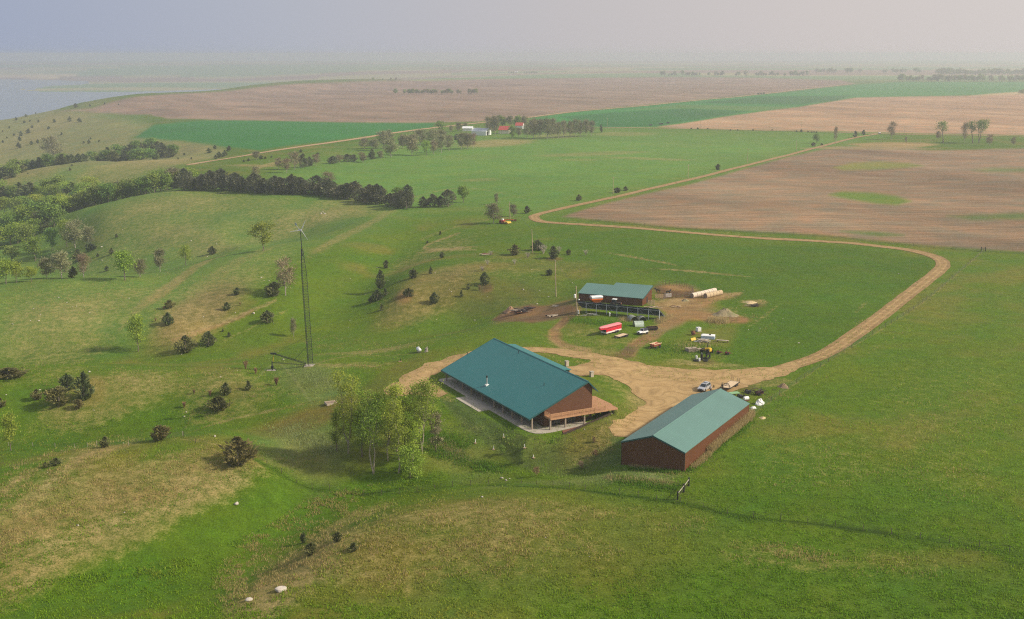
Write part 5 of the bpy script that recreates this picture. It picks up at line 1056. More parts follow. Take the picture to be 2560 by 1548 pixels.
m.tube(pp(0, .86, .2), pp(1, .86, .2), .07, n=4); m.tube(pp(0, .12, .2), pp(1, .12, .2), .06, n=4); m.build('rack', RACK, sol)
for k in range(npan):
    t = (k + 1) / npan - .004; p_ = Vector(pp(t, .86, .26)); m = MB(); m.tube((p_.x, p_.y, -.8), p_, .11); m.build('post', RACK, sol)

# ---- wind turbine
TB = G(775, 914); TK = M('dark_tower_steel', (.03, .034, .04), rough=.6, metal=.3, var=.2)
tur = thing('wind_turbine', 'small three-bladed wind turbine on a tall dark lattice tower with its raising boom', 'wind turbine', TB, 0)
LEAN = Vector((-1.30, .0, 40.0)); ax = LEAN.normalized()
MB().box(-1.5, 1.6, -1.4, 1.4, -.5, .12).build('concrete_pad', CONC, tur)
m = MB(); hT = 34.5
def leg(k, t):
    a = 2 * math.pi * k / 3 + .35; r_ = .92 if t < .78 else .92 - (.62) * (t - .78) / .22
    return ax * (hT * t + .1) + Vector((math.cos(a) * r_, math.sin(a) * r_, 0))
nb_ = 44
for k in range(3):
    for i in range(nb_):
        t0, t1 = i / nb_, (i + 1) / nb_; m.tube(leg(k, t0), leg(k, t1), .075, n=5, cap=False)
        m.tube(leg(k, t0), leg((k + 1) % 3, t1), .028, n=3, cap=False); m.tube(leg(k, t0), leg((k + 1) % 3, t0), .028, n=3, cap=False)
tw = m.build('lattice_tower', TK, tur)
top = ax * 39.9
MB().tube(ax * (hT - 2), top, .13, .10, 8).build('top_pole', TK, tur)
hub = top + Vector((.35, -.75, .15))
MB().tube(top + Vector((-.5, .9, .05)), hub, .26, .24, 10).build('nacelle', STEEL, tur)
MB().lathe([(.02, .3), (.2, .2), (.28, 0), (.2, -.2)], 12, 'y', (hub.x, hub.y - .1, hub.z)).build('hub', STEEL, tur)
rv, uv = Vector((1, .25, 0)).normalized(), Vector((0, 0, 1))
for a_ in (66, 184, 302):
    d = rv * math.cos(R(a_)) + uv * math.sin(R(a_)); s_ = Vector((.15, -.4, 0)); w_ = d.cross(Vector((.2, -1, 0))).normalized()
    P = []
    for t, c, th in ((.2, .09, .04), (1.0, .15, .04), (3.2, .05, .015)):
        for (u, v) in ((-c, 0), (0, -th), (c, 0), (0, th)): P.append(hub + d * t + w_ * u * .8 + Vector((.1, -1, 0)).normalized() * (v - .1))
    F = [(i + k, i + (k + 1) % 4, i + 4 + (k + 1) % 4, i + 4 + k) for i in (0, 4) for k in range(4)] + [(3, 2, 1, 0), (8, 9, 10, 11)]
    MB().add(P, F).build('blade', STEEL, tur)
tb = MB(); t0 = top + Vector((-.5, .9, .1)); t1 = top + Vector((-1.7, 2.8, 1.3)); tb.tube(t0, t1, .06, .05, 6); tail = tb.build('tail_boom', STEEL, tur)
MB().hexa([t1 + Vector(v) for v in ((-.5, .8, -.35), (-.46, .82, -.35), (.3, -.3, -.2), (.26, -.32, -.2), (-.5, .8, .6), (-.46, .82, .6), (.3, -.3, .35), (.26, -.32, .35))]).build('tail_vane', STEEL, tail)
# raising boom and winch post
W0 = G(681, 926) - TB; boom_end = Vector((W0.x, W0.y, W0.z)) + Vector((.6, .2, 4.9))
m = MB(); a = Vector((-1.0, -.2, .5)); 
for off in ((0, .25, 0), (0, -.25, 0), (0, 0, .42)):
    m.tube(a + Vector(off), boom_end + Vector(off) * .6, .06, n=5)
for k in range(14):
    t0, t1 = k / 14, (k + 1) / 14; m.tube(a.lerp(boom_end, t0) + Vector((0, .25, 0)), a.lerp(boom_end, t1) + Vector((0, 0, .4)), .025, n=3); m.tube(a.lerp(boom_end, t0) + Vector((0, 0, .4)), a.lerp(boom_end, t1) + Vector((0, -.25, 0)), .025, n=3)
m.tube(boom_end, ax * 9, .02, n=3); m.tube(a.lerp(boom_end, .38), ax * 5.5 + Vector((-.8, 0, 0)), .06, n=5); m.build('raising_boom', TK, tur)
m = MB(); m.tube(W0 + Vector((0, 0, -.3)), W0 + Vector((0, 0, 2.7)), .18, .16, 8); m.tube(W0 + Vector((0, 0, 2.5)), Vector((-1.1, -.6, .4)), .05, n=4); m.tube(W0 + Vector((0, 0, 2.3)), Vector((-1.1, -.6, .2)), .05, n=4); m.tube(W0 + Vector((0, 0, .9)), W0 + Vector((2, -1.2, 0)), .08, n=5); m.box(W0.x - .35, W0.x + .35, W0.y - .3, W0.y + .3, W0.z + .6, W0.z + 1.3); m.build('winch_post', TK, tur)
YEL = M('yellow_paint', (.62, .40, .03), rough=.5, var=.15, dirt=(.25, .16, .05))
MB().tube(W0 + Vector((.25, .1, 2.6)), boom_end + Vector((-.1, 0, -.15)), .07, .07, 6).build('hydraulic_strut', YEL, tur)
MB().box(boom_end.x - 1, boom_end.x + .6, boom_end.y - .25, boom_end.y + .25, boom_end.z - .1, boom_end.z + .35).build('boom_head', TK, tur)
MB().box(W0.x - 1.6, W0.x + 1.0, W0.y - .8, W0.y + .7, W0.z - .5, W0.z + .06).build('anchor_pad', CONC, tur)

# ---- far farmstead and other distant buildings
def gable(name, label, cat, px, py, lpx, dirx, w, hw_, hr, wm_, rm_, extra=None):
    """a small gabled building; front long side starts at the foot point and runs lpx photo pixels"""
    g = G(px, py); s_ = ppm(g); L__ = lpx / s_ / math.cos(dirx)
    o = thing(name, label, cat, (g.x, g.y, g.z - .1), dirx)
    m = MB(); m.prism([(0, -.5), (w, -.5), (w, hw_), (w / 2, hr - .05), (0, hw_)], 0, L__, 'x'); m.build('wall', wm_, o)
    m = MB(); slab(m, [(-.4, -.4, hw_ - .1), (L__ + .4, -.4, hw_ - .1), (L__ + .4, w / 2, hr + .12), (-.4, w / 2, hr + .12)], .12); slab(m, [(-.4, w / 2, hr + .12), (L__ + .4, w / 2, hr + .12), (L__ + .4, w + .4, hw_ - .1), (-.4, w + .4, hw_ - .1)], .12); m.build('roof', rm_, o)
    return o, L__
REDR = M('red_roof', (.42, .06, .05), rough=.7, var=.12); GREYR = M('grey_metal_roof', (.42, .46, .50), rough=.4, var=.08); CREAM = M('cream_siding', (.72, .66, .52), rough=.7, var=.06); WHITEM = M('white_siding', (.75, .76, .76), rough=.6, var=.05)
o, l = gable('farm_shed', 'pale steel farm shed with cream end wall and grey roof in the farmstead', 'shed', 1179, 338.5, 36, -.35, 16, 4.6, 7.6, WHITEM, GREYR)
MB().box(l, l + .1, 3, 6.5, -.3, 4).build('door', DARKW, o)
gable('white_barn', 'long low white building behind the pale farm shed', 'building', 1156, 328, 25, -.1, 9, 3.4, 5.2, WHITEM, WHITEM)
o, l = gable('farmhouse', 'cream farmhouse with red roof between the farmstead trees', 'house', 1246, 334.5, 26, -.25, 11, 4.2, 8.2, CREAM, REDR)
for k in (.2, .5, .8): MB().box(l + .0, l + .06, 11 * k - .5, 11 * k + .5, 1.2, 2.6).build('window', GLASS, o)
o, l = gable('farmhouse', 'smaller white house with red roof half hidden by trees behind the farmhouse', 'house', 1288, 322.5, 18, -.25, 9, 4, 7.2, WHITEM, REDR)
MB().box(l, l + .06, 3, 4.2, 1, 2.4).build('window', GLASS, o)
gable('far_building', 'tiny white far farm building in the hazy trees at the horizon', 'building', 1287, 183.2, 7, 0, 12, 6, 10, WHITEM, WHITEM)

# ---- poles and lines
POLEW = M('pole_wood', (.40, .31, .20), rough=.9, var=.2, vs_=1.5)
WIRE = M('wire', (.10, .10, .10), rough=.6)
def pole(px, py, hpx, label, dx=0, arm=True, rad=.15, cat='utility pole', parent_extra=None):
    g = G(px, py); s_ = ppm(g); h_ = hpx / s_ * 1.025; o = thing('utility_pole', label, cat, g)
    tp = Vector((dx / s_, 0, h_)); MB().tube((0, 0, -.5), tp, rad * 1.25, rad * .85, 8).build('mast', POLEW, o)
    if arm: MB().box(tp.x - .9, tp.x + .9, -.06, .06, h_ - .5, h_ - .38).build('crossarm', POLEW, o)
    m = MB(); m.tube(tp, tp + Vector((0, 0, .22)), .06, .04, 6)
    m.build('insulator', WHITE, o)
    return o, g + tp
P1, t1_ = pole(1443, 789.6, 72.5, 'wooden power pole with transformer and meter box beside the barn', -3.9, arm=False, rad=.17)
MB().lathe([(.05, .0), (.34, .0), (.36, .08), (.36, 1.05), (.28, 1.2), (.02, 1.25)], 14, 'z', (-.85, -.1, 6.1)).build('transformer', WHITE, P1)
MB().lathe([(.02, 0), (.2, .05), (.28, .22), (.2, .4), (.02, .45)], 10, 'z', (.5, -.25, 5.3)).build('yard_lamp', WHITE, P1)
MB().box(.15, .75, -.35, -.1, .7, 2.0).build('meter_box', WHITE, P1); MB().tube((.9, -.6, -.2), (.6, -.3, 2.6), .05, .05, 6).build('guy_guard', YEL, P1); MB().tube((-.45, 0, 0), (-.45, 0, 9), .04, .04, 5).build('conduit', STEEL, P1)
P2, t2_ = pole(1390, 742, 89, 'tall bare wooden pole on the green slope left of the barn', -2.6, arm=False)
P3, t3_ = pole(1331.7, 633, 57, 'wooden pole among the cedars on the hill top', -2.4, arm=False)
P4, t4_ = pole(1275, 548, 42, 'pale wooden pole beside the red and yellow harvester', -1.5, arm=False)
line_pts = [t1_, t2_, t3_, t4_]
def wires(label, pts, offs, sag=.6, r_=.018):
    m = MB()
    for off in offs:
        for a, b in zip(pts[:-1], pts[1:]):
            pr = None
            for k in range(9):
                t = k / 8; p = a.lerp(b, t) + Vector((off, 0, .1 - 4 * sag * t * (1 - t)))
                if pr is not None: m.tube(pr, p, r_, n=3, cap=False)
                pr = p
    o = m.build('power_line', WIRE); tag(o, label, 'power line')
wires('thin sagging wires strung from the barn pole up the cedar hill', line_pts, (-.15, .15))
rd = []
for (c_, x, y, hp, lab) in [(C3, 57, 1277, 33, 'roadside utility pole by the nearest stretch of the gravel road'), (C3, 483, 1167, 34, 'utility pole with crossarm halfway along the gravel road'), (C3, 832, 1086, 27, 'thin utility pole farther along the gravel road'), (C2, 1955, 1392, 42, 'utility pole beside two cedars by the gravel road'), (C3, 868, 941, 25, 'far utility pole left of the road junction'), (C3, 1607, 966, 22, 'utility pole right of the bare tree at the junction'), (C3, 145, 921, 18, 'far thin pole on the section road left of the junction'), (C2, 1915, 906, 20, 'far thin pole right of the farmstead grove')]:
    px, py = c_(x, y); o, t = pole(px, py, hp, lab, 0); rd.append(t)
wires('thin wires following the gravel road', [rd[3], rd[0], rd[1], rd[2]], (-.7, .7), .9)

# ---- fences and gates
FPOST = M('dark_fence_post', (.09, .07, .055), rough=.9, var=.3); FPALE = M('pale_fence_post', (.34, .30, .25), rough=.9, var=.3)
def fence(label, pts, gap, h_, nw=4, mat_=FPOST, rad=.06, name='wire_fence', wr=.012):
    P = [G(*p) for p in pts]; Q = dense([(p.x, p.y) for p in P], 12); Q = np.array(Q); sg = np.r_[0, np.cumsum(np.linalg.norm(np.diff(Q, axis=0), axis=1))]
    n = max(2, min(98, int(sg[-1] / gap))); ds = np.linspace(0, sg[-1], n + 1); X = np.interp(ds, sg, Q[:, 0]); Y = np.interp(ds, sg, Q[:, 1]); Z = zat(X, Y)
    o = thing(name, label, 'fence', (X[0], Y[0], Z[0])); O = Vector((X[0], Y[0], Z[0])); q = random.Random(int(X[0] * 10)); pv_ = None; wm_ = MB()
    for i in range(n + 1):
        p = Vector((X[i], Y[i], Z[i])) - O; hh = h_ * q.uniform(.92, 1.1); MB().tube(p + Vector((0, 0, -.3)), p + Vector((q.gauss(0, .04), q.gauss(0, .04), hh)), rad, rad * .9, 5).build('post', mat_, o)
        if pv_ is not None:
            for k in range(nw): z = h_ * (.25 + .7 * k / max(1, nw - 1)); wm_.tube(pv_ + Vector((0, 0, z)), p + Vector((0, 0, z)), wr, n=3, cap=False)
        pv_ = p
    wm_.build('wire', WIRE, o)
    return o
fence('barbed wire fence along the draw below the lodge', [(632, 1147), (760, 1215), (830, 1226), (900, 1240), (1010, 1234), (1220, 1212), (1390, 1217), (1500, 1229), (1640, 1251), (1690, 1258)], 4, 1.25)
fence('wire fence crossing the near right pasture below the gate', [(1700, 1257), (1850, 1290), (2060, 1312), (2400, 1360), (2600, 1398)], 5, 1.25)
fence('wire fence over the left mound top beside the mown strip', [C7(60, 268), C7(185, 268), C7(545, 280), C7(800, 268), C7(1060, 240), C7(1235, 218), C7(1290, 198)], 7, 1.2, mat_=FPALE)
fence('wire fence running down past the biggest bush', [C7(1295, 200), C7(1405, 262), C7(1520, 285), (600, 1140), (634, 1150)], 6, 1.25)
fence('wire fence along the lower edge of the tilled field', [(1420, 550), (1478, 552), (1700, 572), (2049, 591), (2200, 607), (2400, 625), (2560, 637)], 9, 1.3)
fence('wire fence line from the field corner down the pasture', [(2458, 629), (2400, 680), (2290, 770), (2160, 850), (2070, 905), (1960, 980), (1885, 1035)], 6, 1.25)
fence('wire fence across the plain beside the section road', [(1700, 325), (1909, 329), (2150, 334)], 14, 1.3)
g0 = G(1694, 1250); gt = thing('wooden_gate', 'black wooden gate posts with pale rails below the shed', 'gate', g0)
gp_ = [G(1694, 1250) - g0, G(1709.5, 1231) - g0, G(1722, 1215) - g0]
for p in gp_: MB().tube(p + Vector((0, 0, -.4)), p + Vector((0, 0, 1.85)), .17, .16, 8).build('post', BLACK, gt)
for a, b in zip(gp_[:-1], gp_[1:]):
    MB().tube(a + Vector((0, 0, 1.35)), b + Vector((0, 0, 1.45)), .09, .09, 6).build('rail', FPALE, gt); MB().tube(a + Vector((0, 0, .6)), b + Vector((0, 0, .7)), .05, .05, 6).build('lower_rail', DARKW, gt)
g0 = G(2458, 629); ct = thing('corner_brace', 'dark wooden corner brace at the edge of the tilled field', 'fence brace', g0)
for dx in (-.9, 0.9): MB().tube((dx, 0, -.3), (dx, 0, 2.0), .16, .15, 7).build('post', BLACK, ct)
MB().tube((-.9, 0, 1.5), (.9, 0, 1.5), .08, n=6).build('rail', DARKW, ct)
# cattle pen by the barn
fence('dark pole cattle pen behind the right end of the barn', [(1645, 716), (1662, 712), (1690, 714), (1712, 719), (1728, 727), (1733, 738), (1718, 742), (1700, 744), (1682, 744)], 1.4, 1.7, 3, mat_=RUST, rad=.06, name='pen_fence', wr=.035)
fence('short pole fence at the front of the cattle pen', [(1640, 746), (1650, 752), (1660, 750), (1664, 745)], 1.6, 1.7, 3, mat_=POSTW, rad=.07, name='pen_fence', wr=.03)
# ---------------------------------------------------------------- vehicles and farm things
def face(pf, pr):
    """base point and heading of a thing from its front and rear foot in the photo"""
    a, b = G(*pf), G(*pr); c = (a + b) / 2; c.z = z1(c.x, c.y); return c, math.atan2(a.y - b.y, a.x - b.x), (a - b).length
SILVER = M('silver_car_paint', (.50, .52, .55), rough=.25, metal=.4, var=.04, spec=.5)
CARWHITE = M('white_car_paint', (.78, .78, .78), rough=.3, var=.04, spec=.5)
SOFTTOP = M('dark_soft_top', (.03, .032, .045), rough=.8)
REDP = M('red_trailer_paint', (.62, .025, .05), rough=.4, var=.12, vs_=1.2)
PINKR = M('faded_red_roof', (.72, .22, .24), rough=.5, var=.10, vs_=1)
ORANGE = M('orange_wagon_paint', (.70, .14, .02), rough=.5, var=.12, dirt=(.35, .12, .05))
FARMRED = M('faded_farm_red', (.40, .10, .06), rough=.7, var=.2, dirt=(.25, .12, .08))
PLANK = M('bare_planks', (.62, .47, .30), rough=.85, var=.18, vs_=2, wave=('Y', .25, .01))
OLDWOOD = M('old_grey_wood', (.42, .35, .27), rough=.9, var=.25, vs_=3)
DARKM = M('dark_machinery', (.035, .03, .03), rough=.7, var=.4, vs_=4, dirt=(.10, .05, .035))
LAMP = M('headlamp_glass', (.7, .72, .75), rough=.1, spec=.6); TAILL = M('tail_lamp', (.35, .01, .01), rough=.3)
LTAN = M('light_hay', (.52, .40, .22), rough=.95, var=.2, vs_=4)
def wheel(par, x, y, r_, w=.24, rim=STEEL, z=None):
    z = r_ if z is None else z
    t = MB().lathe([(r_ * .55, -w / 2), (r_ * .94, -w / 2), (r_, -w * .3), (r_, w * .3), (r_ * .94, w / 2), (r_ * .55, w / 2)], 16, 'y').build('wheel', RUBBER, par, loc=(x, y, z))
    MB().lathe([(r_ * .56, -w * .46), (r_ * .56, w * .46)], 12, 'y').build('rim', rim, t)
    return t
def loft(mb, secs):
    """outline sections joined end to end"""
    n = len(secs[0]); b = []
    V = [p for s_ in secs for p in s_]; F = [(i * n + k, i * n + (k + 1) % n, (i + 1) * n + (k + 1) % n, (i + 1) * n + k) for i in range(len(secs) - 1) for k in range(n)]
    return mb.add(V, F + [tuple(range(n - 1, -1, -1)), tuple(range((len(secs) - 1) * n, len(secs) * n))])
def side_body(mb, prof, w, inset=.08):
    """a car side outline (x, z) swept across the width with rounded-in flanks"""
    secs = []
    for y, k in ((-w / 2, inset), (-w / 2 + .12, 0), (w / 2 - .12, 0), (w / 2, inset)):
        cx = sum(p[0] for p in prof) / len(prof); cz = sum(p[1] for p in prof) / len(prof)
        secs.append([(p[0] + (cx - p[0]) * k * .35, y, p[1] + (cz - p[1]) * k) for p in prof])
    return loft(mb, secs)

# silver SUV
c, a, l = face((1748, 983), (1773, 967))
suv = thing('parked_suv', 'silver SUV with roof rails parked on the dirt drive behind the brown shed', 'car', c, a)
m = MB(); side_body(m, [(2.4, .38), (2.42, .75), (2.3, .92), (1.2, 1.08), (-2.25, 1.12), (-2.38, .9), (-2.4, .38), (-1.9, .3), (2.0, .3)], 1.86); bd = m.build('body', SILVER, suv)
m = MB(); m.hexa([(1.2, -.84, 1.06), (1.2, .84, 1.06), (-2.22, .84, 1.1), (-2.22, -.84, 1.1), (.35, -.66, 1.70), (.35, .66, 1.70), (-1.95, .66, 1.74), (-1.95, -.66, 1.74)]); gh = m.build('windows', GLASS, suv)
m = MB(); m.hexa([(.42, -.68, 1.69), (.42, .68, 1.69), (-2.0, .68, 1.73), (-2.0, -.68, 1.73), (.2, -.62, 1.79), (.2, .62, 1.79), (-1.9, .62, 1.82), (-1.9, -.62, 1.82)])
for s_ in (-1, 1):
    for (x0, z0, x1_, z1_) in ((1.2, 1.07, .36, 1.71), (.1, 1.09, .0, 1.72), (-1.0, 1.1, -1.0, 1.73), (-2.2, 1.1, -1.95, 1.73)): m.tube((x0, s_ * .85, z0), (x1_, s_ * .675, z1_), .05, n=5)
m.build('roof', SILVER, suv)
MB().box(-.9, -.1, -.42, .42, 1.82, 1.83).build('sunroof', GLASS, suv)
for s_ in (-1, 1): MB().tube((0, s_ * .58, 1.9), (-1.8, s_ * .58, 1.92), .03, n=5).build('roof_rail', BLACK, suv)
for s_ in (-1, 1):
    wheel(suv, 1.5, s_ * .84, .37); wheel(suv, -1.42, s_ * .84, .37)
    MB().box(2.30, 2.43, s_ * .72 - .18, s_ * .72 + .18, .68, .86).build('headlight', LAMP, suv); MB().box(-2.42, -2.3, s_ * .76 - .1, s_ * .76 + .1, .8, 1.05).build('tail_light', TAILL, suv)
    MB().box(.75, 1.0, s_ * 1.02 - .1, s_ * 1.02 + .1, 1.05, 1.2).build('mirror', SILVER, suv)
MB().box(2.38, 2.46, -.5, .5, .62, .8).build('grille', BLACK, suv); MB().box(2.35, 2.5, -.85, .85, .36, .55).build('bumper', BLACK, suv)

# white open 4x4
c, a, l = face((1595.5, 838), (1617, 833.5))
jp = thing('parked_jeep', 'small white off-road vehicle with dark soft top parked on the grass track', 'car', c, a)
m = MB(); m.hexa([(.45, -.76, .55), (.45, .76, .55), (-1.7, .76, .55), (-1.7, -.76, .55), (.45, -.76, 1.15), (.45, .76, 1.15), (-1.7, .76, 1.1), (-1.7, -.76, 1.1)]); m.hexa([(1.75, -.52, .6), (1.75, .52, .6), (.45, .6, .55), (.45, -.6, .55), (1.75, -.5, 1.08), (1.75, .5, 1.08), (.45, .6, 1.16), (.45, -.6, 1.16)])
for s_ in (-1, 1): m.hexa([(1.8, s_ * .5, .78), (1.8, s_ * .85, .78), (.5, s_ * .85, .78), (.5, s_ * .5, .78), (1.7, s_ * .5, .88), (1.7, s_ * .85, .86), (.6, s_ * .85, .9), (.6, s_ * .5, .92)]); m.hexa([(-.75, s_ * .74, .78), (-.75, s_ * .9, .78), (-1.7, s_ * .9, .78), (-1.7, s_ * .74, .78), (-.85, s_ * .74, .9), (-.85, s_ * .88, .88), (-1.65, s_ * .88, .88), (-1.65, s_ * .74, .9)])
m.build('body', CARWHITE, jp)
m = MB(); m.hexa([(.30, -.74, 1.12), (.30, .74, 1.12), (-1.65, .74, 1.1), (-1.65, -.74, 1.1), (.05, -.66, 1.78), (.05, .66, 1.78), (-1.6, .66, 1.82), (-1.6, -.66, 1.82)]); m.build('soft_top', SOFTTOP, jp)
MB().hexa([(.40, -.70, 1.16), (.40, .70, 1.16), (.34, .70, 1.16), (.34, -.70, 1.16), (.14, -.64, 1.74), (.14, .64, 1.74), (.08, .64, 1.74), (.08, -.64, 1.74)]).build('windscreen', GLASS, jp)
m = MB()
for s_ in (-1, 1): m.tube((.42, s_ * .7, 1.14), (.14, s_ * .65, 1.78), .05, n=5)
m.tube((.13, -.66, 1.78), (.13, .66, 1.78), .05, n=5); m.build('windscreen_frame', CARWHITE, jp)
for s_ in (-1, 1):
    wheel(jp, 1.15, s_ * .74, .38, .26, CARWHITE); wheel(jp, -1.2, s_ * .74, .38, .26, CARWHITE)
    MB().lathe([(.02, 0), (.11, 0), (.11, .04), (.02, .05)], 10, 'x', (1.76, s_ * .34, .92)).build('headlight', LAMP, jp)
MB().box(1.755, 1.78, -.2, .2, .66, 1.0).build('grille', BLACK, jp); MB().box(1.8, 1.95, -.75, .75, .45, .6).build('bumper', BLACK, jp)

def flatbed(name, label, pf, pr, L_, w, z, deckm, axle, rw_, tongue=True, cat='trailer'):
    c, a, l = face(pf, pr); o = thing(name, label, cat, c, a); h_ = L_ / 2
    MB().box(-h_, h_, -w / 2, w / 2, z - .06, z).build('deck', deckm, o)
    m = MB(); 
    for s_ in (-1, 1): m.box(-h_ - .05, h_ + .05, s_ * (w / 2 + .04) - .05, s_ * (w / 2 + .04) + .05, z - .22, z + .03)
    m.box(-h_ - .1, -h_ - .0, -w / 2, w / 2, z - .2, z + .0); m.box(h_ + .0, h_ + .1, -w / 2, w / 2, z - .2, z + .0); m.build('frame', BLACK, o)
    for x in axle:
        for s_ in (-1, 1): wheel(o, x, s_ * (w / 2 + .22 if z < .75 else w / 2 - .25), rw_, .2, CARWHITE)
    if tongue:
        m = MB()
        for s_ in (-1, 1): m.tube((h_ + .05, s_ * w * .35, z - .12), (h_ + 1.4, 0, z - .15), .06, n=5)
        m.tube((h_ + 1.2, 0, .0), (h_ + 1.2, 0, z + .2), .05, n=6); m.build('tongue', BLACK, o)
    return o
fb_ = flatbed('gooseneck_trailer', 'flatbed gooseneck trailer with bare plank deck on the dirt beside the silver SUV', (1812, 979), (1838, 961), 7.2, 2.5, .95, PLANK, (-1.7, -2.6), .4, False)
m = MB()
for s_ in (-1, 1): m.tube((3.5, s_ * 1.1, .9), (3.6, s_ * .9, 2.1), .09, n=6); m.tube((3.6, s_ * .9, 2.1), (5.2, s_ * .3, 2.0), .09, n=6); m.tube((2.9, s_ * 1.15, 1.0), (3.6, s_ * .9, 2.0), .06, n=5)
m.tube((3.6, -1.0, 2.1), (3.6, 1.0, 2.1), .08, n=6); m.tube((3.55, -1.1, 1.5), (3.55, 1.1, 1.5), .06, n=6); m.tube((5.2, 0, 2.0), (5.2, 0, .9), .1, n=6); m.tube((4.3, -.5, .0), (4.3, -.5, 2.0), .08, n=6); m.build('gooseneck', BLACK, fb_)
for s_ in (-1, 1):
    m = MB(); m.tube((-3.6, s_ * .85 - .3, .95), (-3.7, s_ * .85 - .3, 1.9), .05, n=5); m.tube((-3.6, s_ * .85 + .3, .95), (-3.7, s_ * .85 + .3, 1.9), .05, n=5); m.tube((-3.7, s_ * .85 - .3, 1.9), (-3.7, s_ * .85 + .3, 1.9), .05, n=5); m.tube((-3.65, s_ * .85 - .3, 1.4), (-3.65, s_ * .85 + .3, 1.4), .04, n=5); m.build('ramp', BLACK, fb_)
flatbed('car_trailer', 'small low flatbed trailer with pale deck beside the red stock trailer', (1541, 846.5), (1566, 838.5), 4.6, 2.0, .6, PLANK, (-.6, -1.4), .34)
bt = flatbed('utility_trailer', 'low dark brown box trailer with white wheels parked behind the white off-roader', (1618, 826), (1642, 824), 3.2, 1.7, .62, DARKW, (-1.0, ), .36)
m = MB()
for s_ in (-1, 1): m.box(-1.6, 1.6, s_ * .83 - .04, s_ * .83 + .04, .63, 1.05)
m.box(-1.62, -1.56, -.8, .8, .63, 1.05); m.box(1.56, 1.62, -.8, .8, .63, 1.05); m.build('side_boards', DARKW, bt)

# red stock trailer
c, a, l = face((1507, 838), (1549, 826.5))
st = thing('stock_trailer', 'long red livestock trailer with pale red roof and white lower band on the grass', 'trailer', c, a)
h_ = 3.7; w = 1.05
m = MB(); m.box(-h_, h_, -w, w, .98, 2.35); m.build('box', REDP, st)
m = MB(); m.box(-h_ - .02, h_ + .02, -w - .02, w + .02, .5, .98); m.build('lower_band', WHITE, st)
m = MB()
for k in range(15):
    x = -h_ + .1 + k * (2 * h_ - .2) / 14
    for s_ in (-1, 1): m.box(x - .04, x + .04, s_ * w + (0 if s_ > 0 else -.05), s_ * w + (.05 if s_ > 0 else 0), .55, 2.35)
m.build('rib', REDP, st); 
m = MB()
for k in range(7):
    x0, x1_ = -h_ + .45 + k * (2 * h_ - .6) / 7, -h_ + .35 + (k + 1) * (2 * h_ - .6) / 7
    for s_ in (-1, 1): m.box(x0, x1_ - .15, s_ * (w + .004) - .004, s_ * (w + .004) + .004, 1.95, 2.2)
m.build('air_slots', BLACK, st)
prof = [(-w - .04, 2.35), (-w - .04, 2.46), (-.7, 2.66), (0, 2.72), (.7, 2.66), (w + .04, 2.46), (w + .04, 2.35)]
m = MB(); secs = [[(x, p[0] * k, 2.35 + (p[1] - 2.35) * k2) for p in prof] for (x, k, k2) in ((-h_ - .05, 1, 1), (h_, 1, 1), (h_ + 1.2, .72, .9), (h_ + 2.0, .35, .7))]; loft(m, secs); m.build('roof', PINKR, st)
m = MB(); m.hexa([(h_, -w, 1.75), (h_, w, 1.75), (h_ + 1.95, .36, 1.85), (h_ + 1.95, -.36, 1.85), (h_, -w, 2.36), (h_, w, 2.36), (h_ + 2.0, .38, 2.36), (h_ + 2.0, -.38, 2.36)]); m.build('nose', REDP, st)
m = MB(); m.box(h_ + .03, h_ + .06, -w * .9, w * .9, .98, 1.72); m.build('nose_shade_panel', DARKM, st)  # dark sheet added for the shade below the overhanging nose
m = MB(); m.tube((h_ + 1.7, 0, 1.8), (h_ + 1.7, 0, .75), .09, n=6); m.tube((h_ + .9, .5, 1.8), (h_ + .9, .5, .0), .07, n=6); m.build('hitch', BLACK, st)
for x in (-1.0, -1.9):
    for s_ in (-1, 1): wheel(st, x, s_ * (w + .08), .38, .22)
m = MB()
for s_ in (-1, 1): m.box(-2.45, -.45, s_ * w + (.02 if s_ > 0 else -.28), s_ * w + (.28 if s_ > 0 else -.02), .82, .88)
m.build('fender', WHITE, st)

# red box wagon
c, a, l = face((1628, 873), (1649, 867.5))
wg = thing('box_wagon', 'old red farm wagon with planks laid across its top, standing in rough grass', 'wagon', c, a)
m = MB(); m.hexa([(-1.5, -.6, .65), (1.5, -.6, .65), (1.5, .6, .65), (-1.5, .6, .65), (-1.65, -.9, 1.35), (1.65, -.9, 1.35), (1.65, .9, 1.35), (-1.65, .9, 1.35)]); m.build('box', FARMRED, wg)
m = MB(); m.box(-1.7, 1.7, -.98, -.8, 1.35, 1.5); m.box(-1.7, 1.7, .8, .98, 1.35, 1.5); m.box(.2, 1.6, -.45, .0, 1.4, 1.52); m.build('plank', PLANK, wg)
for x, r_ in ((-.9, .5), (.95, .36)):
    for s_ in (-1, 1): wheel(wg, x, s_ * .95, r_, .25, CARWHITE)
m = MB(); m.tube((1.4, 0, .5), (3.0, 0, .35), .07, n=5); m.build('tongue', RUST, wg)

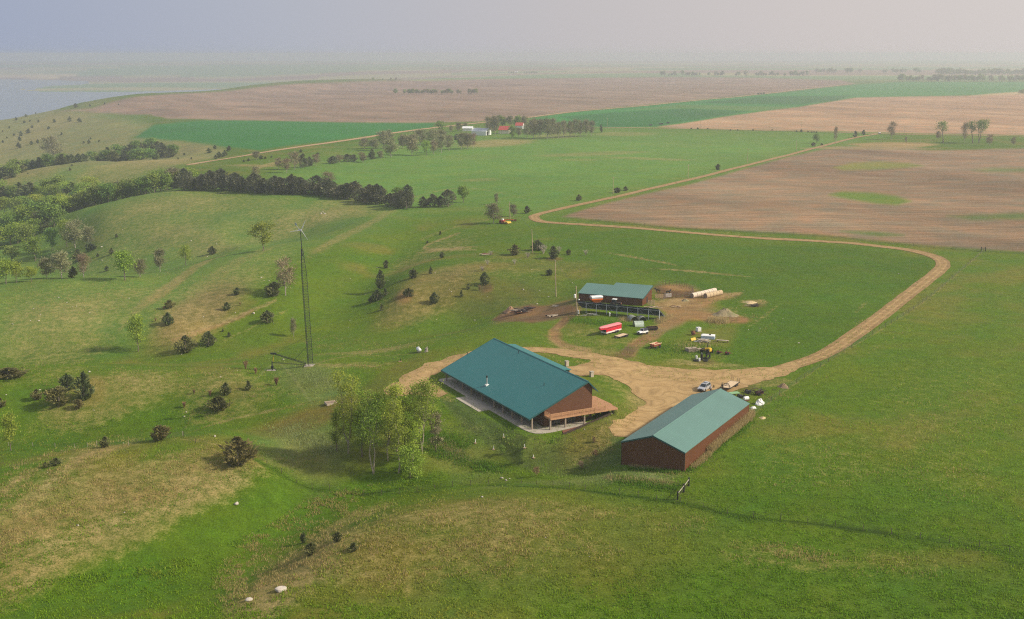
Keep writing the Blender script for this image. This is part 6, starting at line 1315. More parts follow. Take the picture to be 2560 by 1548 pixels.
# orange grain wagon and tractor behind the solar panels
c, a, l = face((1476, 763), (1505, 761))
ow = thing('grain_wagon', 'orange grain wagon with white tarp top in front of the barn wall', 'wagon', c, a)
m = MB(); m.hexa([(-1.0, -.5, .9), (1.0, -.5, .9), (1.0, .5, .9), (-1.0, .5, .9), (-2.0, -1.15, 1.9), (2.0, -1.15, 1.9), (2.0, 1.15, 1.9), (-2.0, 1.15, 1.9)]); m.box(-2.0, 2.0, -1.15, 1.15, 1.9, 2.35); m.build('hopper', ORANGE, ow)
MB().box(-2.02, 2.02, -1.17, 1.17, 2.35, 2.8).build('grey_side_band', GREYR, ow)
m = MB(); m.prism([(-1.2, 2.8), (1.2, 2.8), (.8, 3.1), (-.8, 3.1)], -2.05, 2.05, 'x'); tp = m.build('tarp', WHITE, ow)
m = MB(); [m.box(x - .14, x + .14, -1.0, -.9, 2.92, 3.02) for x in (-1.5, -.75, 0, .75, 1.5)]; m.build('tarp_tie', RUST, tp)
for x in (-1.2, 1.2):
    for s_ in (-1, 1): wheel(ow, x, s_ * .95, .5, .3, ORANGE)
m = MB(); m.box(-1.7, 1.9, -.5, .5, .75, .92); m.tube((1.8, 0, .8), (3.2, 0, .5), .07, n=5); m.build('chassis', RUST, ow)
c, a, l = face((1549, 767), (1529, 765))
tc_ = thing('tractor', 'dark tractor with white cab roof standing between the solar panels and the barn', 'tractor', c, a)
m = MB(); m.box(.1, 1.9, -.36, .36, .85, 1.45); m.box(-1.0, .2, -.4, .4, .75, 1.2); m.build('body', DARKM, tc_)
m = MB(); m.hexa([(.2, -.72, 1.2), (.2, .72, 1.2), (-1.1, .72, 1.2), (-1.1, -.72, 1.2), (.1, -.66, 2.35), (.1, .66, 2.35), (-1.0, .66, 2.35), (-1.0, -.66, 2.35)]); m.build('cab', GLASS, tc_)
MB().box(-1.15, .3, -.8, .8, 2.35, 2.55).build('cab_roof', WHITE, tc_); MB().tube((1.2, .2, 1.4), (1.2, .2, 2.3), .06, n=8).build('exhaust', BLACK, tc_)
MB().box(1.9, 2.05, -.3, .3, .9, 1.4).build('grille', RUST, tc_)
for s_ in (-1, 1): wheel(tc_, -.8, s_ * .95, .8, .45, RUST); wheel(tc_, 1.45, s_ * .8, .5, .3, RUST)

# harvester by the far pole
c, a, l = face((1272, 560), (1252, 558.5))
hv = thing('harvester', 'red and yellow hay harvester parked in the pasture beside the pale pole', 'farm machine', c, a)
m = MB(); m.hexa([(-3, -1.1, .5), (0, -1.1, .5), (0, 1.1, .5), (-3, 1.1, .5), (-2.7, -.9, 1.8), (.2, -1, 1.5), (.2, 1, 1.5), (-2.7, .9, 1.8)]); m.build('body', M('harvester_red', (.42, .05, .035), rough=.6, var=.2), hv)
m = MB(); m.hexa([(.2, -1.4, .4), (3.2, -1.5, .5), (3.2, 1.5, .5), (.2, 1.4, .4), (.4, -1.2, 1.3), (2.6, -1.4, 1.3), (2.6, 1.4, 1.3), (.4, 1.2, 1.3)]); m.build('header', YEL, hv)
m = MB(); m.tube((-2.5, .6, 2.0), (4.2, 1.6, 2.2), .18, n=6); m.tube((-1, .4, 1.6), (-1, .6, 2.1), .15, n=6); m.build('auger', M('orange_red_paint', (.6, .12, .04), rough=.6), hv)
MB().box(-1.8, -.9, -.5, .5, 1.75, 2.4).build('cab', WHITE, hv)
for x, r_ in ((-2, .6), (.4, .5)):
    for s_ in (-1, 1): wheel(hv, x, s_ * 1.1, r_, .35, YEL)
g = G(1285, 554); o = thing('hay_rake', 'thin rusty hay rake standing right of the red and yellow harvester', 'farm machine', g)
m = MB(); m.tube((-1.5, 0, .8), (1.8, .3, .8), .07, n=5); m.tube((1.8, .3, .8), (2.8, .3, .4), .05, n=5); m.build('frame', RUST, o)
for x in (-1.2, -.2, .8): MB().lathe([(.5, -.03), (.56, -.03), (.56, .03), (.5, .03)], 14, 'y', (x, .1, .6)).build('rake_wheel', RUST, o)

# yellow loader with its tyres and drums
c, a, l = face((1774, 885), (1757, 880))
ld = thing('loader', 'old yellow wheel loader with dark boom pipe standing in the junk yard', 'loader', c, a)
m = MB(); m.box(-.2, 1.7, -.5, .5, .75, 1.55); m.hexa([(1.0, -.55, 1.0), (1.8, -.5, 1.0), (1.8, .5, 1.0), (1.0, .55, 1.0), (1.0, -.5, 1.75), (1.75, -.45, 1.65), (1.75, .45, 1.65), (1.0, .5, 1.75)]); m.build('body', YEL, ld)
m = MB(); m.box(-1.5, -.1, -.42, .42, .6, 1.2); m.build('engine', DARKM, ld)
m = MB(); m.tube((.3, -.7, 1.3), (-1.6, -.8, .8), .09, n=6); m.tube((.3, .7, 1.3), (-1.6, .8, .8), .09, n=6); m.tube((.3, -.7, .8), (.3, -.7, 1.6), .08, n=6); m.tube((.3, .7, .8), (.3, .7, 1.6), .08, n=6); m.build('loader_arm', YEL, ld)
m = MB(); m.tube((.1, .2, 1.3), (.35, .4, 3.3), .16, .12, 8); m.build('boom', DARKM, ld)
for x, r_ in ((1.3, .7), (-1.1, .5)):
    for s_ in (-1, 1): wheel(ld, x, s_ * .8, r_, .35, YEL)
def tyre(px, py, lab, lay=True, s_=1.0, hx=0):
    g = G(px, py); r_ = .75 * s_
    m = MB().lathe([(r_ * .55, -.16), (r_ * .92, -.18), (r_, -.08), (r_, .08), (r_ * .92, .18), (r_ * .55, .16)], 18, 'z' if lay else 'y')
    m.f = m.f[:-2] + [(5 * 18 + k, 5 * 18 + (k + 1) % 18, (k + 1) % 18, k) for k in range(18)]
    o = m.build('old_tyre', RUBBER); o.location = (g.x, g.y, g.z + (.16 if lay else r_)); o.rotation_euler = (rng.uniform(-.15, .15), rng.uniform(-.15, .15), hx)
    return tag(o, lab, 'tyre', 'old tyres by the yellow loader')
tyre(1740, 903, 'black tyre lying leftmost below the yellow loader', True, 1.1); tyre(1764, 903, 'black tyre lying nearest the drive below the yellow loader', True, 1.0)
tyre(1770, 898, 'big black tyre standing upright right of the loader wheels', False, 1.15, .5); tyre(1763, 897, 'black tyre leaning in the middle of the loader junk', True, .9)
for (px, py, lab) in [(1741, 897, 'white drum standing among the black tyres'), (1748, 903, 'small white drum between the two lying tyres')]:
    g = G(px, py); o = thing('drum', lab, 'drum', g, 0, 'drums by the loader'); MB().lathe([(.25, 0), (.3, .02), (.3, .85), (.25, .88)], 14).build('shell', WHITE, o); MB().lathe([(.31, .28), (.31, .33)], 14).build('hoop', STEEL, o)
g = G(1754, 900); o = thing('iron_tank', 'upright dark iron tank between the tyres and the loader', 'tank', g); MB().lathe([(.2, 0), (.36, .05), (.36, 1.7), (.2, 1.85), (.05, 1.9)], 14).build('shell', BLACK, o); MB().tube((0, 0, 1.85), (0, 0, 2.15), .1, n=8).build('neck', STEEL, o)
for (px, py, lab) in [(1797, 885, 'small dark red two-wheeled implement, left one of the pair right of the loader'), (1819, 887, 'small dark red two-wheeled implement, right one of the pair right of the loader')]:
    g = G(px, py); o = thing('implement', lab, 'implement', g, rng.uniform(-.5, .5), 'small implements by the loader'); m = MB(); m.box(-.7, .7, -.25, .25, .4, .75); m.tube((.6, 0, .5), (1.5, 0, .3), .05, n=5); m.tube((-.4, 0, .7), (-.2, .1, 1.3), .06, n=5); m.build('frame', M('dark_red_paint', (.20, .03, .035), rough=.7), o)
    for s_ in (-1, 1): wheel(o, -.2, s_ * .55, .45, .2, FARMRED)

# stacks of stuff in the yard
def crate_stack(px, py, label, nx, ny, nz, cell, mat_, seed, name='pallet_stack', cat='pallets', rz_=.3):
    q = random.Random(seed); g = G(px, py); o = thing(name, label, cat, g, rz_)
    for i in range(nx):
        for j in range(ny):
            n = q.randint(max(1, nz - 3), nz)
            for k in range(n):
                m = MB(); x, y, z = (i - nx / 2) * (cell + .08) + q.uniform(-.06, .06), (j - ny / 2) * (cell + .06) + q.uniform(-.06, .06), k * .17
                for b in range(6): yy = y - cell / 2 + b * cell / 5.5; m.box(x - cell / 2, x + cell / 2, yy - .05, yy + .05, z + .11, z + .14)
                for b in (-1, 0, 1): m.box(x + b * cell * .44 - .05, x + b * cell * .44 + .05, y - cell / 2, y + cell / 2, z, z + .11)
                m.build('pallet', mat_ if q.random() < .75 else OLDWOOD, o)
    return o
crate_stack(1730, 877, 'weathered wooden pallets stacked several high in the junk yard', 2, 2, 9, 1.25, OLDWOOD, 1)
crate_stack(1746, 874, 'lower pile of old pallets right of the tall pallet stack', 2, 1, 4, 1.2, OLDWOOD, 2)
def heap(px, py, label, n, L_, rad, hh, mats, seed, name='lumber_pile', cat='lumber pile', th=.07, part='board'):
    q = random.Random(seed); g = G(px, py); o = thing(name, label, cat, g, q.uniform(-.4, .4))
    for i in range(n):
        m = MB(); a = q.gauss(0, .35); x, y, z = q.gauss(0, rad), q.gauss(0, rad * .7), .05 + hh * i / n; l = L_ * q.uniform(.5, 1); w_ = q.uniform(.08, .2)
        mt = Matrix.Translation((x, y, z)) @ Matrix.Rotation(a, 4, 'Z') @ Matrix.Rotation(q.gauss(0, .07), 4, 'Y'); m.box(-l / 2, l / 2, -w_, w_, 0, th, mt); m.build(part, q.choice(mats), o)
    return o
heap(1757, 855, 'untidy heap of pale boards and metal scraps before the white fibreglass box', 46, 3.0, .75, .8, [OLDWOOD, PLANK, STEEL, WHITE], 3)
g = G(1770, 846); o = thing('topper_box', 'low white and pale blue fibreglass box with dark vent in the junk yard', 'box', g, -.25)
PBLUE = M('pale_blue_gelcoat', (.42, .52, .64), rough=.4, var=.08); m = MB(); m.hexa([(-2.1, -1.2, 0), (2.1, -1.2, 0), (2.1, 1.2, 0), (-2.1, 1.2, 0), (-2.0, -1.1, .95), (2.0, -1.1, .95), (2.0, 1.1, .95), (-2.0, 1.1, .95)]); m.build('side', PBLUE, o)
m = MB(); m.hexa([(-2.1, -1.2, .95), (2.1, -1.2, .95), (2.1, 1.2, .95), (-2.1, 1.2, .95), (-1.7, -.9, 1.15), (1.7, -.9, 1.15), (1.7, .9, 1.15), (-1.7, .9, 1.15)]); m.build('lid', WHITE, o); MB().lathe([(.05, 1.14), (.28, 1.15), (.24, 1.45), (.05, 1.5)], 12, 'z', (.6, -.3, 0)).build('vent', BLACK, o)
g = G(1746, 829); o = thing('water_tote', 'white cubic water tank in the grass above the junk yard', 'water tank', g, .4); m = MB(); m.box(-.65, .65, -.65, .65, .15, 1.35); m.build('tank', WHITE, o, bevel=.1)
m = MB(); 
for z in (.2, .6, 1.0, 1.34): 
    for s_ in (-1, 1): m.box(-.69, .69, s_ * .68 - .015, s_ * .68 + .015, z, z + .03); m.box(s_ * .68 - .015, s_ * .68 + .015, -.69, .69, z, z + .03)
m.build('cage', STEEL, o); MB().box(-.7, .7, -.7, .7, 0, .14).build('base', OLDWOOD, o); MB().lathe([(.05, 1.35), (.15, 1.36), (.15, 1.42), (.05, 1.43)], 10).build('cap', BLACK, o)
g = G(1806, 856); o = thing('feed_trough', 'long flat pale trough table on short legs right of the board heap', 'trough', g, -.35); MB().box(-1.8, 1.8, -.42, .42, .55, .68).build('top', OLDWOOD, o); m = MB(); [m.box(x - .05, x + .05, y - .05, y + .05, -.1, .55) for x in (-1.5, 1.5) for y in (-.3, .3)]; m.build('legs', RUST, o)
g = G(1733, 838); o = thing('rusty_mixer', 'rusty brown round mixer lying left of the white fibreglass box', 'mixer', g, .2); MB().lathe([(.2, -.7), (.62, -.4), (.7, .1), (.5, .6), (.3, .7)], 14, 'y', (0, 0, .75)).build('drum', RUST, o); m = MB(); m.tube((-.5, -.6, 0), (0, -.6, .7), .06, n=5); m.tube((.5, .6, 0), (0, .6, .7), .06, n=5); m.tube((.4, 0, .4), (2.4, -.2, .35), .07, n=5); m.build('frame', FARMRED, o)
g = G(1734, 851); o = thing('yellow_blade', 'yellow dozer blade leaning on the board heap', 'blade', g, .7); MB().hexa([(-1, -.1, 0), (1, -.1, 0), (1, .15, 0), (-1, .15, 0), (-1, .2, .7), (1, .2, .7), (1, .45, .7), (-1, .45, .7)]).build('plate', YEL, o); MB().tube((0, .3, .4), (1.5, 1.2, .5), .08, n=6).build('push_arm', YEL, o)

# hoop shelters by the solar panels
HOOP = M('weathered_corrugated_hoop', (.36, .38, .33), rough=.5, metal=.2, var=.2, vs_=1.5, wave=('X', .2, .03), dirt=(.30, .22, .14))
HOOPG = M('green_grey_hoop', (.42, .50, .42), rough=.5, metal=.2, var=.15, vs_=1.5, wave=('X', .2, .03))
for (px, py, rz_, mt, lab, r_) in [(1582, 801, 1.9, HOOP, 'corrugated half-round shelter at the left behind the green one', 1.5), (1605, 800, 1.7, HOOP, 'small corrugated half-round shelter at the right behind the green one', 1.25), (1596, 815, .15, HOOPG, 'pale green half-round shelter in front of the two corrugated ones', 1.55)]:
    g = G(px, py); o = thing('hoop_shelter', lab, 'shelter', g, rz_, 'half-round shelters below the solar panels'); V, F = [], []; n = 12
    for ly in (0, 1):
        for e in (-1, 1):
            for k in range(n + 1): a_ = math.pi * k / n; rr = r_ - .05 * ly; V.append((e * 1.5, math.cos(a_) * rr, math.sin(a_) * rr * 1.05))
    q_ = n + 1
    for k in range(n): F += [(k, k + 1, q_ + k + 1, q_ + k), (2 * q_ + k, 3 * q_ + k, 3 * q_ + k + 1, 2 * q_ + k + 1), (k, 2 * q_ + k, 2 * q_ + k + 1, k + 1), (q_ + k, q_ + k + 1, 3 * q_ + k + 1, 3 * q_ + k)]
    MB().add(V, F).build('hoop', mt, o); m = MB(); [m.box(1.42 - .04, 1.42, -r_ * .9, r_ * .9, z, z + .14) for z in (.1, .45, .8)]; m.build('end_boards', DARKW, o)

# round bales
BALE = M('hay_bale', (.46, .35, .22), rough=.95, var=.22, vs_=5, bump=.03, bs=9); BALEW = M('net_wrapped_bale', (.60, .50, .40), rough=.85, var=.15, vs_=5, bump=.02, bs=9); BEND = M('bale_end', (.22, .17, .12), rough=1, var=.3, vs_=5)
def bale_row(pf, pr, n, mt, where):
    a, b = G(*pf), G(*pr); d = (b - a); ang = math.atan2(d.y, d.x); Lb = d.length / n
    for k in range(n):
        p = a + d * ((k + .5) / n); p.z = z1(p.x, p.y); q = random.Random(k + n)
        lab = f'{"front" if k == 0 else "rearmost" if k == n - 1 else ORD[k + 1]} round bale of the {where} row'
        if k not in (0, n - 1): lab = f'{ORD[k + 1]} round bale from the near end of the {where} row'
        o = thing('round_bale', lab, 'bale', p, ang + q.gauss(0, .02), f'round bales of the {where} row'); r_ = .9 * q.uniform(.97, 1.03); hl = Lb / 2 * .96
        MB().lathe([(r_ * .93, -hl), (r_, -hl + .08), (r_ * 1.01, 0), (r_, hl - .08), (r_ * .93, hl)], 20, 'x', (0, 0, r_ * .96)).build('wrap', mt, o)
        for s_ in (-1, 1): MB().lathe([(r_ * .9, -.012), (r_ * .9, .012)], 20, 'x', (s_ * (hl + .004), 0, r_ * .96)).build('end_face', BEND, o)
        MB().lathe([(r_ * 1.015, -.07), (r_ * 1.02, .07)], 20, 'x', (hl * .2, 0, r_ * .96)).build('twine', LTAN, o)
bale_row((1729, 745.5), (1788, 732), 6, BALEW, 'pale back-left'); bale_row((1763, 746), (1803, 736.5), 5, BALE, 'tan front-right')

# mounds: spoil heaps, burnt brush
def mound(name, label, cat, px, py, wpx, dpx, hh, mat_, seed, rz_=0):
    g = G(px, py); s_ = ppm(g); a, b = wpx / s_ / 2, dpx / s_ / 2; n, m_ = 26, 8; V = [(0, 0, hh)]; F = []
    q = np.random.default_rng(seed)
    for i in range(1, m_ + 1):
        t = i / m_
        for k in range(n): th = 2 * math.pi * k / n; rr = t * (1 + .12 * math.sin(3 * th + seed) + .08 * math.sin(5 * th)); V.append((a * rr * math.cos(th), b * rr * math.sin(th), hh * (math.cos(min(1, t) * math.pi) * .5 + .5) * (1 + q.normal(0, .12)) - (.25 if i == m_ else 0)))
    F += [(0, 1 + k, 1 + (k + 1) % n) for k in range(n)] + [(1 + (i * n) + k, 1 + (i + 1) * n + k, 1 + (i + 1) * n + (k + 1) % n, 1 + i * n + (k + 1) % n) for i in range(m_ - 1) for k in range(n)]
    o = MB().add(V, F).build(name, mat_, smooth=True); o.location = (g.x, g.y, g.z - .05); o.rotation_euler[2] = rz_; return tag(o, label, cat)
HEAP = M('weedy_spoil', (.26, .21, .12), rough=1, var=.4, vs_=1.2, bump=.12, bs=3, dirt=(.12, .15, .05)); SPOIL = M('bare_red_soil', (.34, .20, .11), rough=1, var=.3, vs_=1.5, bump=.1, bs=4, dirt=(.12, .09, .07))
mound('spoil_heap', 'weedy heap of earth and old hay right of the barn yard', 'heap', 1812, 787, 74, 64, 1.9, HEAP, 3)
mound('spoil_heap', 'bare reddish soil bank behind the burnt logs', 'heap', 1277, 779, 34, 44, 1.9, SPOIL, 5)
mound('hay_heap', 'flattened old hay heap with dark remains on the green field', 'heap', 1876, 757, 40, 40, .6, LTAN, 7)
mound('debris_heap', 'small dark manure heap in front of the round bales', 'heap', 1713, 752, 22, 24, .7, HEAP, 9)
mound('brush_heap', 'low dry brush heap at the drive edge near the junk behind the shed', 'heap', 1959, 967, 30, 40, .9, M('dry_brush', (.28, .19, .11), rough=1, var=.4, vs_=3, bump=.1), 11)
CHAR = M('charred_wood', (.045, .035, .035), rough=.9, var=.5, vs_=3); 
heap(1301, 784, 'pile of charred logs and burnt scrap on the bare soil', 44, 4.2, 1.5, 1.2, [CHAR, CHAR, CHAR, OLDWOOD, RUST], 21, 'burnt_log_pile', 'brush pile', .22, 'log')
heap(1320, 774, 'smaller charred branch pile at the upper end of the burnt logs', 22, 3.4, 1.0, .7, [CHAR, CHAR, RUST], 22, 'burnt_log_pile', 'brush pile', .2, 'log')
heap(1382, 792, 'few grey logs lying right of the burnt pile', 7, 3.6, .7, .5, [OLDWOOD, CHAR], 23, 'grey_logs', 'logs', .25, 'log')
heap(1391, 766, 'two pale broken posts lying above the bare soil patch', 5, 2.4, .9, .3, [FPALE], 24, 'broken_posts', 'posts', .15, 'log')
heap(1887, 766, 'dark scrap pile with upright bars beside the flattened hay heap', 16, 2.6, .9, .7, [DARKM, CHAR, OLDWOOD], 25, 'scrap_pile', 'scrap', .12, 'piece')
heap(1219, 637, 'fallen brown tree trunk among the dead cedars', 9, 5.0, .8, .4, [RUST, OLDWOOD], 26, 'fallen_tree', 'fallen tree', .25, 'log')
heap(1475, 789, 'grey pipe frame lying in the weeds below the solar panels', 8, 3.8, 1.2, .5, [STEEL, FPALE], 27, 'pipe_frame', 'scrap', .06, 'pipe')
heap(1690, 360 + 408, 'brown boards lying on the barn yard', 8, 2.6, .8, .3, [PLANK, RUST], 28, 'loose_boards', 'boards', .08)
g = G(1524, 791); o = thing('white_hydrant', 'white capped standpipe in the weeds under the solar panels', 'standpipe', g); MB().lathe([(.2, 0), (.2, .9), (.26, .92), (.26, 1.1), (.1, 1.3), (.02, 1.32)], 12).build('pipe', WHITE, o); MB().tube((0, -.2, .8), (0, -.45, .75), .06, n=6).build('spout', STEEL, o)
g = G(1628, 763); o = thing('wooden_rack', 'orange-brown wooden gate panel leaning at the barn corner', 'gate panel', g, -.2); m = MB()
for k in range(5): m.box(-1.2, 1.2, -.03 + .25 * (k / 4), .03 + .25 * (k / 4), .25 + k * .3, .42 + k * .3)
m.build('slat', PLANK, o); [MB().hexa([(x - .07, -.1, 0), (x + .07, -.1, 0), (x + .07, 0, 0), (x - .07, 0, 0), (x - .07, .2, 1.7), (x + .07, .2, 1.7), (x + .07, .3, 1.7), (x - .07, .3, 1.7)]).build('upright', PLANK, o) for x in (-1.1, 0, 1.1)]
heap(1634, 769, 'spread of loose planks on straw at the barn corner', 14, 3.0, 1.3, .25, [PLANK, OLDWOOD, DARKW], 29, 'plank_pile', 'planks', .07)
g = G(1648, 745.5); o = thing('windbreak_board', 'tan plywood windbreak panel standing at the cattle pen', 'panel', g, -.05); MB().box(-1.5, 1.5, -.04, .04, .0, 1.3).build('sheet', M('plywood', (.62, .44, .22), rough=.8, var=.1), o); m = MB(); [m.box(x - .06, x + .06, .05, .17, -.2, 1.5) for x in (-1.4, 0, 1.4)]; m.build('post', POSTW, o)
g = G(1670, 744.5); o = thing('pen_gate', 'white metal gate at the front of the cattle pen', 'gate', g, .25); m = MB(); [m.tube((-1.2, 0, z), (1.2, 0, z), .05, n=5) for z in (.3, .6, .9, 1.2, 1.4)]; m.tube((-1.2, 0, .2), (-1.2, 0, 1.45), .05, n=5); m.tube((1.2, 0, .2), (1.2, 0, 1.45), .05, n=5); m.build('bars', WHITE, o); MB().tube((-1.3, 0, -.3), (-1.3, 0, 1.8), .09, n=6).build('post', POSTW, o)

# propane tank, pillars, well head, raised bed, stump
c, a, l = face((1041, 877.5), (1053, 884)); pt_ = thing('propane_tank', 'white propane tank lying on the grass left of the lodge', 'tank', c, a)
MB().lathe([(.05, -1.45), (.35, -1.38), (.52, -1.15), (.56, -.9), (.56, .9), (.52, 1.15), (.35, 1.38), (.05, 1.45)], 18, 'x', (0, 0, .85)).build('shell', WHITE, pt_, smooth=True); MB().lathe([(.18, 1.38), (.18, 1.62), (.05, 1.68)], 10).build('dome', WHITE, pt_); m = MB(); [m.box(x - .1, x + .1, -.4, .4, -.1, .42) for x in (-.8, .8)]; m.build('saddle', CONC, pt_)
g = G(1066, 880); o = thing('grey_stump', 'weathered grey stump-like post cluster right of the propane tank', 'stump', g); m = MB(); q = random.Random(4)
for k in range(7): a_ = k * .9; m.tube((math.cos(a_) * .3, math.sin(a_) * .3, -.2), (math.cos(a_) * .38, math.sin(a_) * .38, q.uniform(1.0, 1.8)), .18, .12, 6)
m.build('trunk', GBARK, o); MB().box(-.5, .5, -.5, .5, -.2, .25).build('root_base', GBARK, o)
STONE = M('stone_masonry', (.44, .38, .30), rough=.9, var=.3, vs_=4, bump=.04, bs=5)
for (px, py, lab) in [(1417, 915.5, 'square stone pillar on the grass island behind the lodge'), (1479, 942, 'square stone pillar at the drive edge nearer the deck')]:
    g = G(px, py); o = thing('stone_pillar', lab, 'pillar', g, .5, 'stone gate pillars'); MB().box(-.45, .45, -.45, .45, -.3, 1.35).build('shaft', STONE, o, bevel=.04); MB().box(-.53, .53, -.53, .53, 1.35, 1.5).build('cap', CONC, o, bevel=.03)
g = G(1001, 904); o = thing('well_head', 'short black well pipe on bare ground left of the dirt loop', 'well pipe', g); MB().lathe([(.09, -.2), (.09, .7), (.13, .72), (.13, .85), (.03, .9)], 12).build('pipe', BLACK, o); MB().lathe([(.7, -.1), (.6, .06), (.1, .08)], 14).build('collar', SPOIL, o)
g = G(834, 1007); o = thing('raised_bed', 'rectangular wooden garden bed beside the cottonwood clump', 'garden bed', g, .45); m = MB(); [m.box(-2.2, 2.2, y - .06, y + .06, -.3, .3) for y in (-1.1, 1.1)]; [m.box(x - .06, x + .06, -1.04, 1.04, -.3, .3) for x in (-2.14, 2.14)]; m.build('frame', OLDWOOD, o); MB().box(-2.08, 2.08, -1.04, 1.04, -.3, .16).build('soil', M('bed_soil', (.22, .16, .11), rough=1, var=.3, bump=.04), o)
# tree guards on the lawn
for (x, y, h_) in [(955, 246, 24), (1155, 206, 24), (1083, 290, 22), (1302, 280, 24), (1365, 350, 20)]:
    px, py = C8(x, y); g = G(px, py); h2 = h_ / 2.822 / ppm(g); o = thing('tree_guard', None, 'tree guard', g, rng.uniform(0, 3), 'white sapling guards on the lawn'); pend(o, 'white sapling guard tube on the lawn', px, py)
    tl = rng.uniform(-.12, .12); MB().tube((0, 0, 0), (tl, 0, h2), .085, .085, 8).build('tube', WHITE, o); MB().tube((.12, 0, -.1), (.12, 0, h2 * 1.1), .025, n=5).build('stake', OLDWOOD, o); MB().lathe([(.45, -.05), (.4, .04), (.05, .05)], 12).build('mulch_ring', M('mulch', (.30, .21, .13), rough=1) if 'mulch' not in bpy.data.materials else bpy.data.materials['mulch'], o)
for k, n in enumerate(ORD[1:]): pass
# things dumped behind the shed
SHEET = M('crumpled_white_plastic', (.70, .70, .68), rough=.6, var=.12, bump=.05, bs=3)
def crumple(px, py, lab, a, b, hh, seed, mat_, name, cat):
    g = G(px, py); q = np.random.default_rng(seed); n, m_ = 18, 6; V = [(0, 0, hh)]
    for i in range(1, m_ + 1):
        for k in range(n): th = 2 * math.pi * k / n; t = i / m_; j = q.uniform(.8, 1.15); V.append((a * t * j * math.cos(th), b * t * j * math.sin(th), max(0, hh * (1 - t ** 2.2) * q.uniform(.65, 1.2)) - .02 * (i == m_)))
    F = [(0, 1 + k, 1 + (k + 1) % n) for k in range(n)] + [(1 + i * n + k, 1 + (i + 1) * n + k, 1 + (i + 1) * n + (k + 1) % n, 1 + i * n + (k + 1) % n) for i in range(m_ - 1) for k in range(n)]
    o = MB().add(V, F).build(name, mat_); o.location = g; o.rotation_euler[2] = .7; return tag(o, lab, cat)
crumple(1899, 1010, 'big crumpled heap of white plastic bags at the shed corner', 1.6, 1.1, 1.25, 1, SHEET, 'plastic_heap', 'plastic bags')
crumple(1883, 1021, 'flat white bag on the grass before the big white heap', 1.0, .7, .5, 2, SHEET, 'plastic_bag', 'plastic bag')
g = G(1865, 1003); o = thing('sprayer_tank', 'white sprayer tank with rusty frame by the shed corner', 'tank', g, .4); MB().lathe([(.1, -.75), (.45, -.65), (.5, 0), (.45, .65), (.1, .75)], 14, 'x', (0, 0, .75)).build('tank', WHITE, o); m = MB(); m.box(-.8, .8, -.4, .4, .15, .28); m.tube((-.6, .3, .2), (-.6, .3, 1.1), .05, n=5); m.tube((.6, -.3, .2), (.6, -.3, 1.1), .05, n=5); m.build('frame', RUST, o)
g = G(1835, 990); o = thing('green_cart', 'flat pale green cart top showing above the shed ridge end', 'cart', g, .3); MB().box(-1.3, 1.3, -.8, .8, .75, .9).build('bed', M('pale_green_paint', (.22, .40, .20), rough=.6, var=.1), o); [wheel(o, x, y, .38, .2) for x in (-.8, .8) for y in (-.9, .9)]
def tangle(px, py, lab, name, cat, n, rad, hh, mats, seed):
    q = random.Random(seed); g = G(px, py); o = thing(name, lab, cat, g, q.uniform(0, 3))
    for i in range(n):
        m = MB(); a = Vector((q.gauss(0, rad), q.gauss(0, rad * .7), q.uniform(.1, hh))); d = Vector((q.gauss(0, 1), q.gauss(0, 1), q.gauss(0, .4))).normalized() * q.uniform(.5, 1.4); m.tube(a, a + d, q.uniform(.04, .09), n=5); m.build('bar', mats[i % len(mats)], o)
    m = MB(); m.box(-rad, rad, -.35, .35, .3, .3 + hh * .45); m.build('beam', mats[0], o)
    for s_ in (-1, 1): wheel(o, -rad * .5, s_ * .8, .42, .2, RUST)
    return o
DRED = M('dark_maroon_machine', (.075, .022, .025), rough=.7, var=.35)
tangle(1871, 983, 'black plough-like implement left of the maroon machine', 'plough', 'implement', 14, .7, .9, [BLACK, DARKM], 31)
tangle(1899, 987, 'tangled dark maroon farm machine behind the shed corner', 'tined_machine', 'implement', 34, 1.0, 1.5, [DRED, BLACK, DARKM], 32)
tangle(1852, 994, 'small black cultivator frame beside the shed ridge', 'cultivator', 'implement', 12, .6, .8, [BLACK], 33)
mound('dirt_patch', 'small bare dirt mound in the grass beside the shed corner', 'mound', 1907, 1045, 22, 26, .35, LTAN, 13)
# far-off machinery on the field
for (px, py, w_, lab) in [(1653, 311.5, 10, 'tiny white and black machine at the edge of the far tan field'), (1670, 308.5, 7, 'tiny dark machine right of the white one on the far field'), (1627, 314, 6, 'tiny black machine left of the white one on the far field'), (2199, 335, 5, 'tiny pale truck at the far road junction')]:
    g = G(px, py); s_ = w_ / ppm(g); o = thing('distant_machine', lab, 'machine', g, .2); MB().box(-s_ * .5, s_ * .35, -1, 1, .5, 1.7).build('body', BLACK if 'dark' in lab or 'black machine' in lab else WHITE, o); MB().box(s_ * .36, s_ * .5, -.9, .9, .4, 1.1).build('cab', BLACK, o); [wheel(o, x, y, .5, .3) for x in (-s_ * .3, s_ * .3) for y in (-1.1, 1.1)]

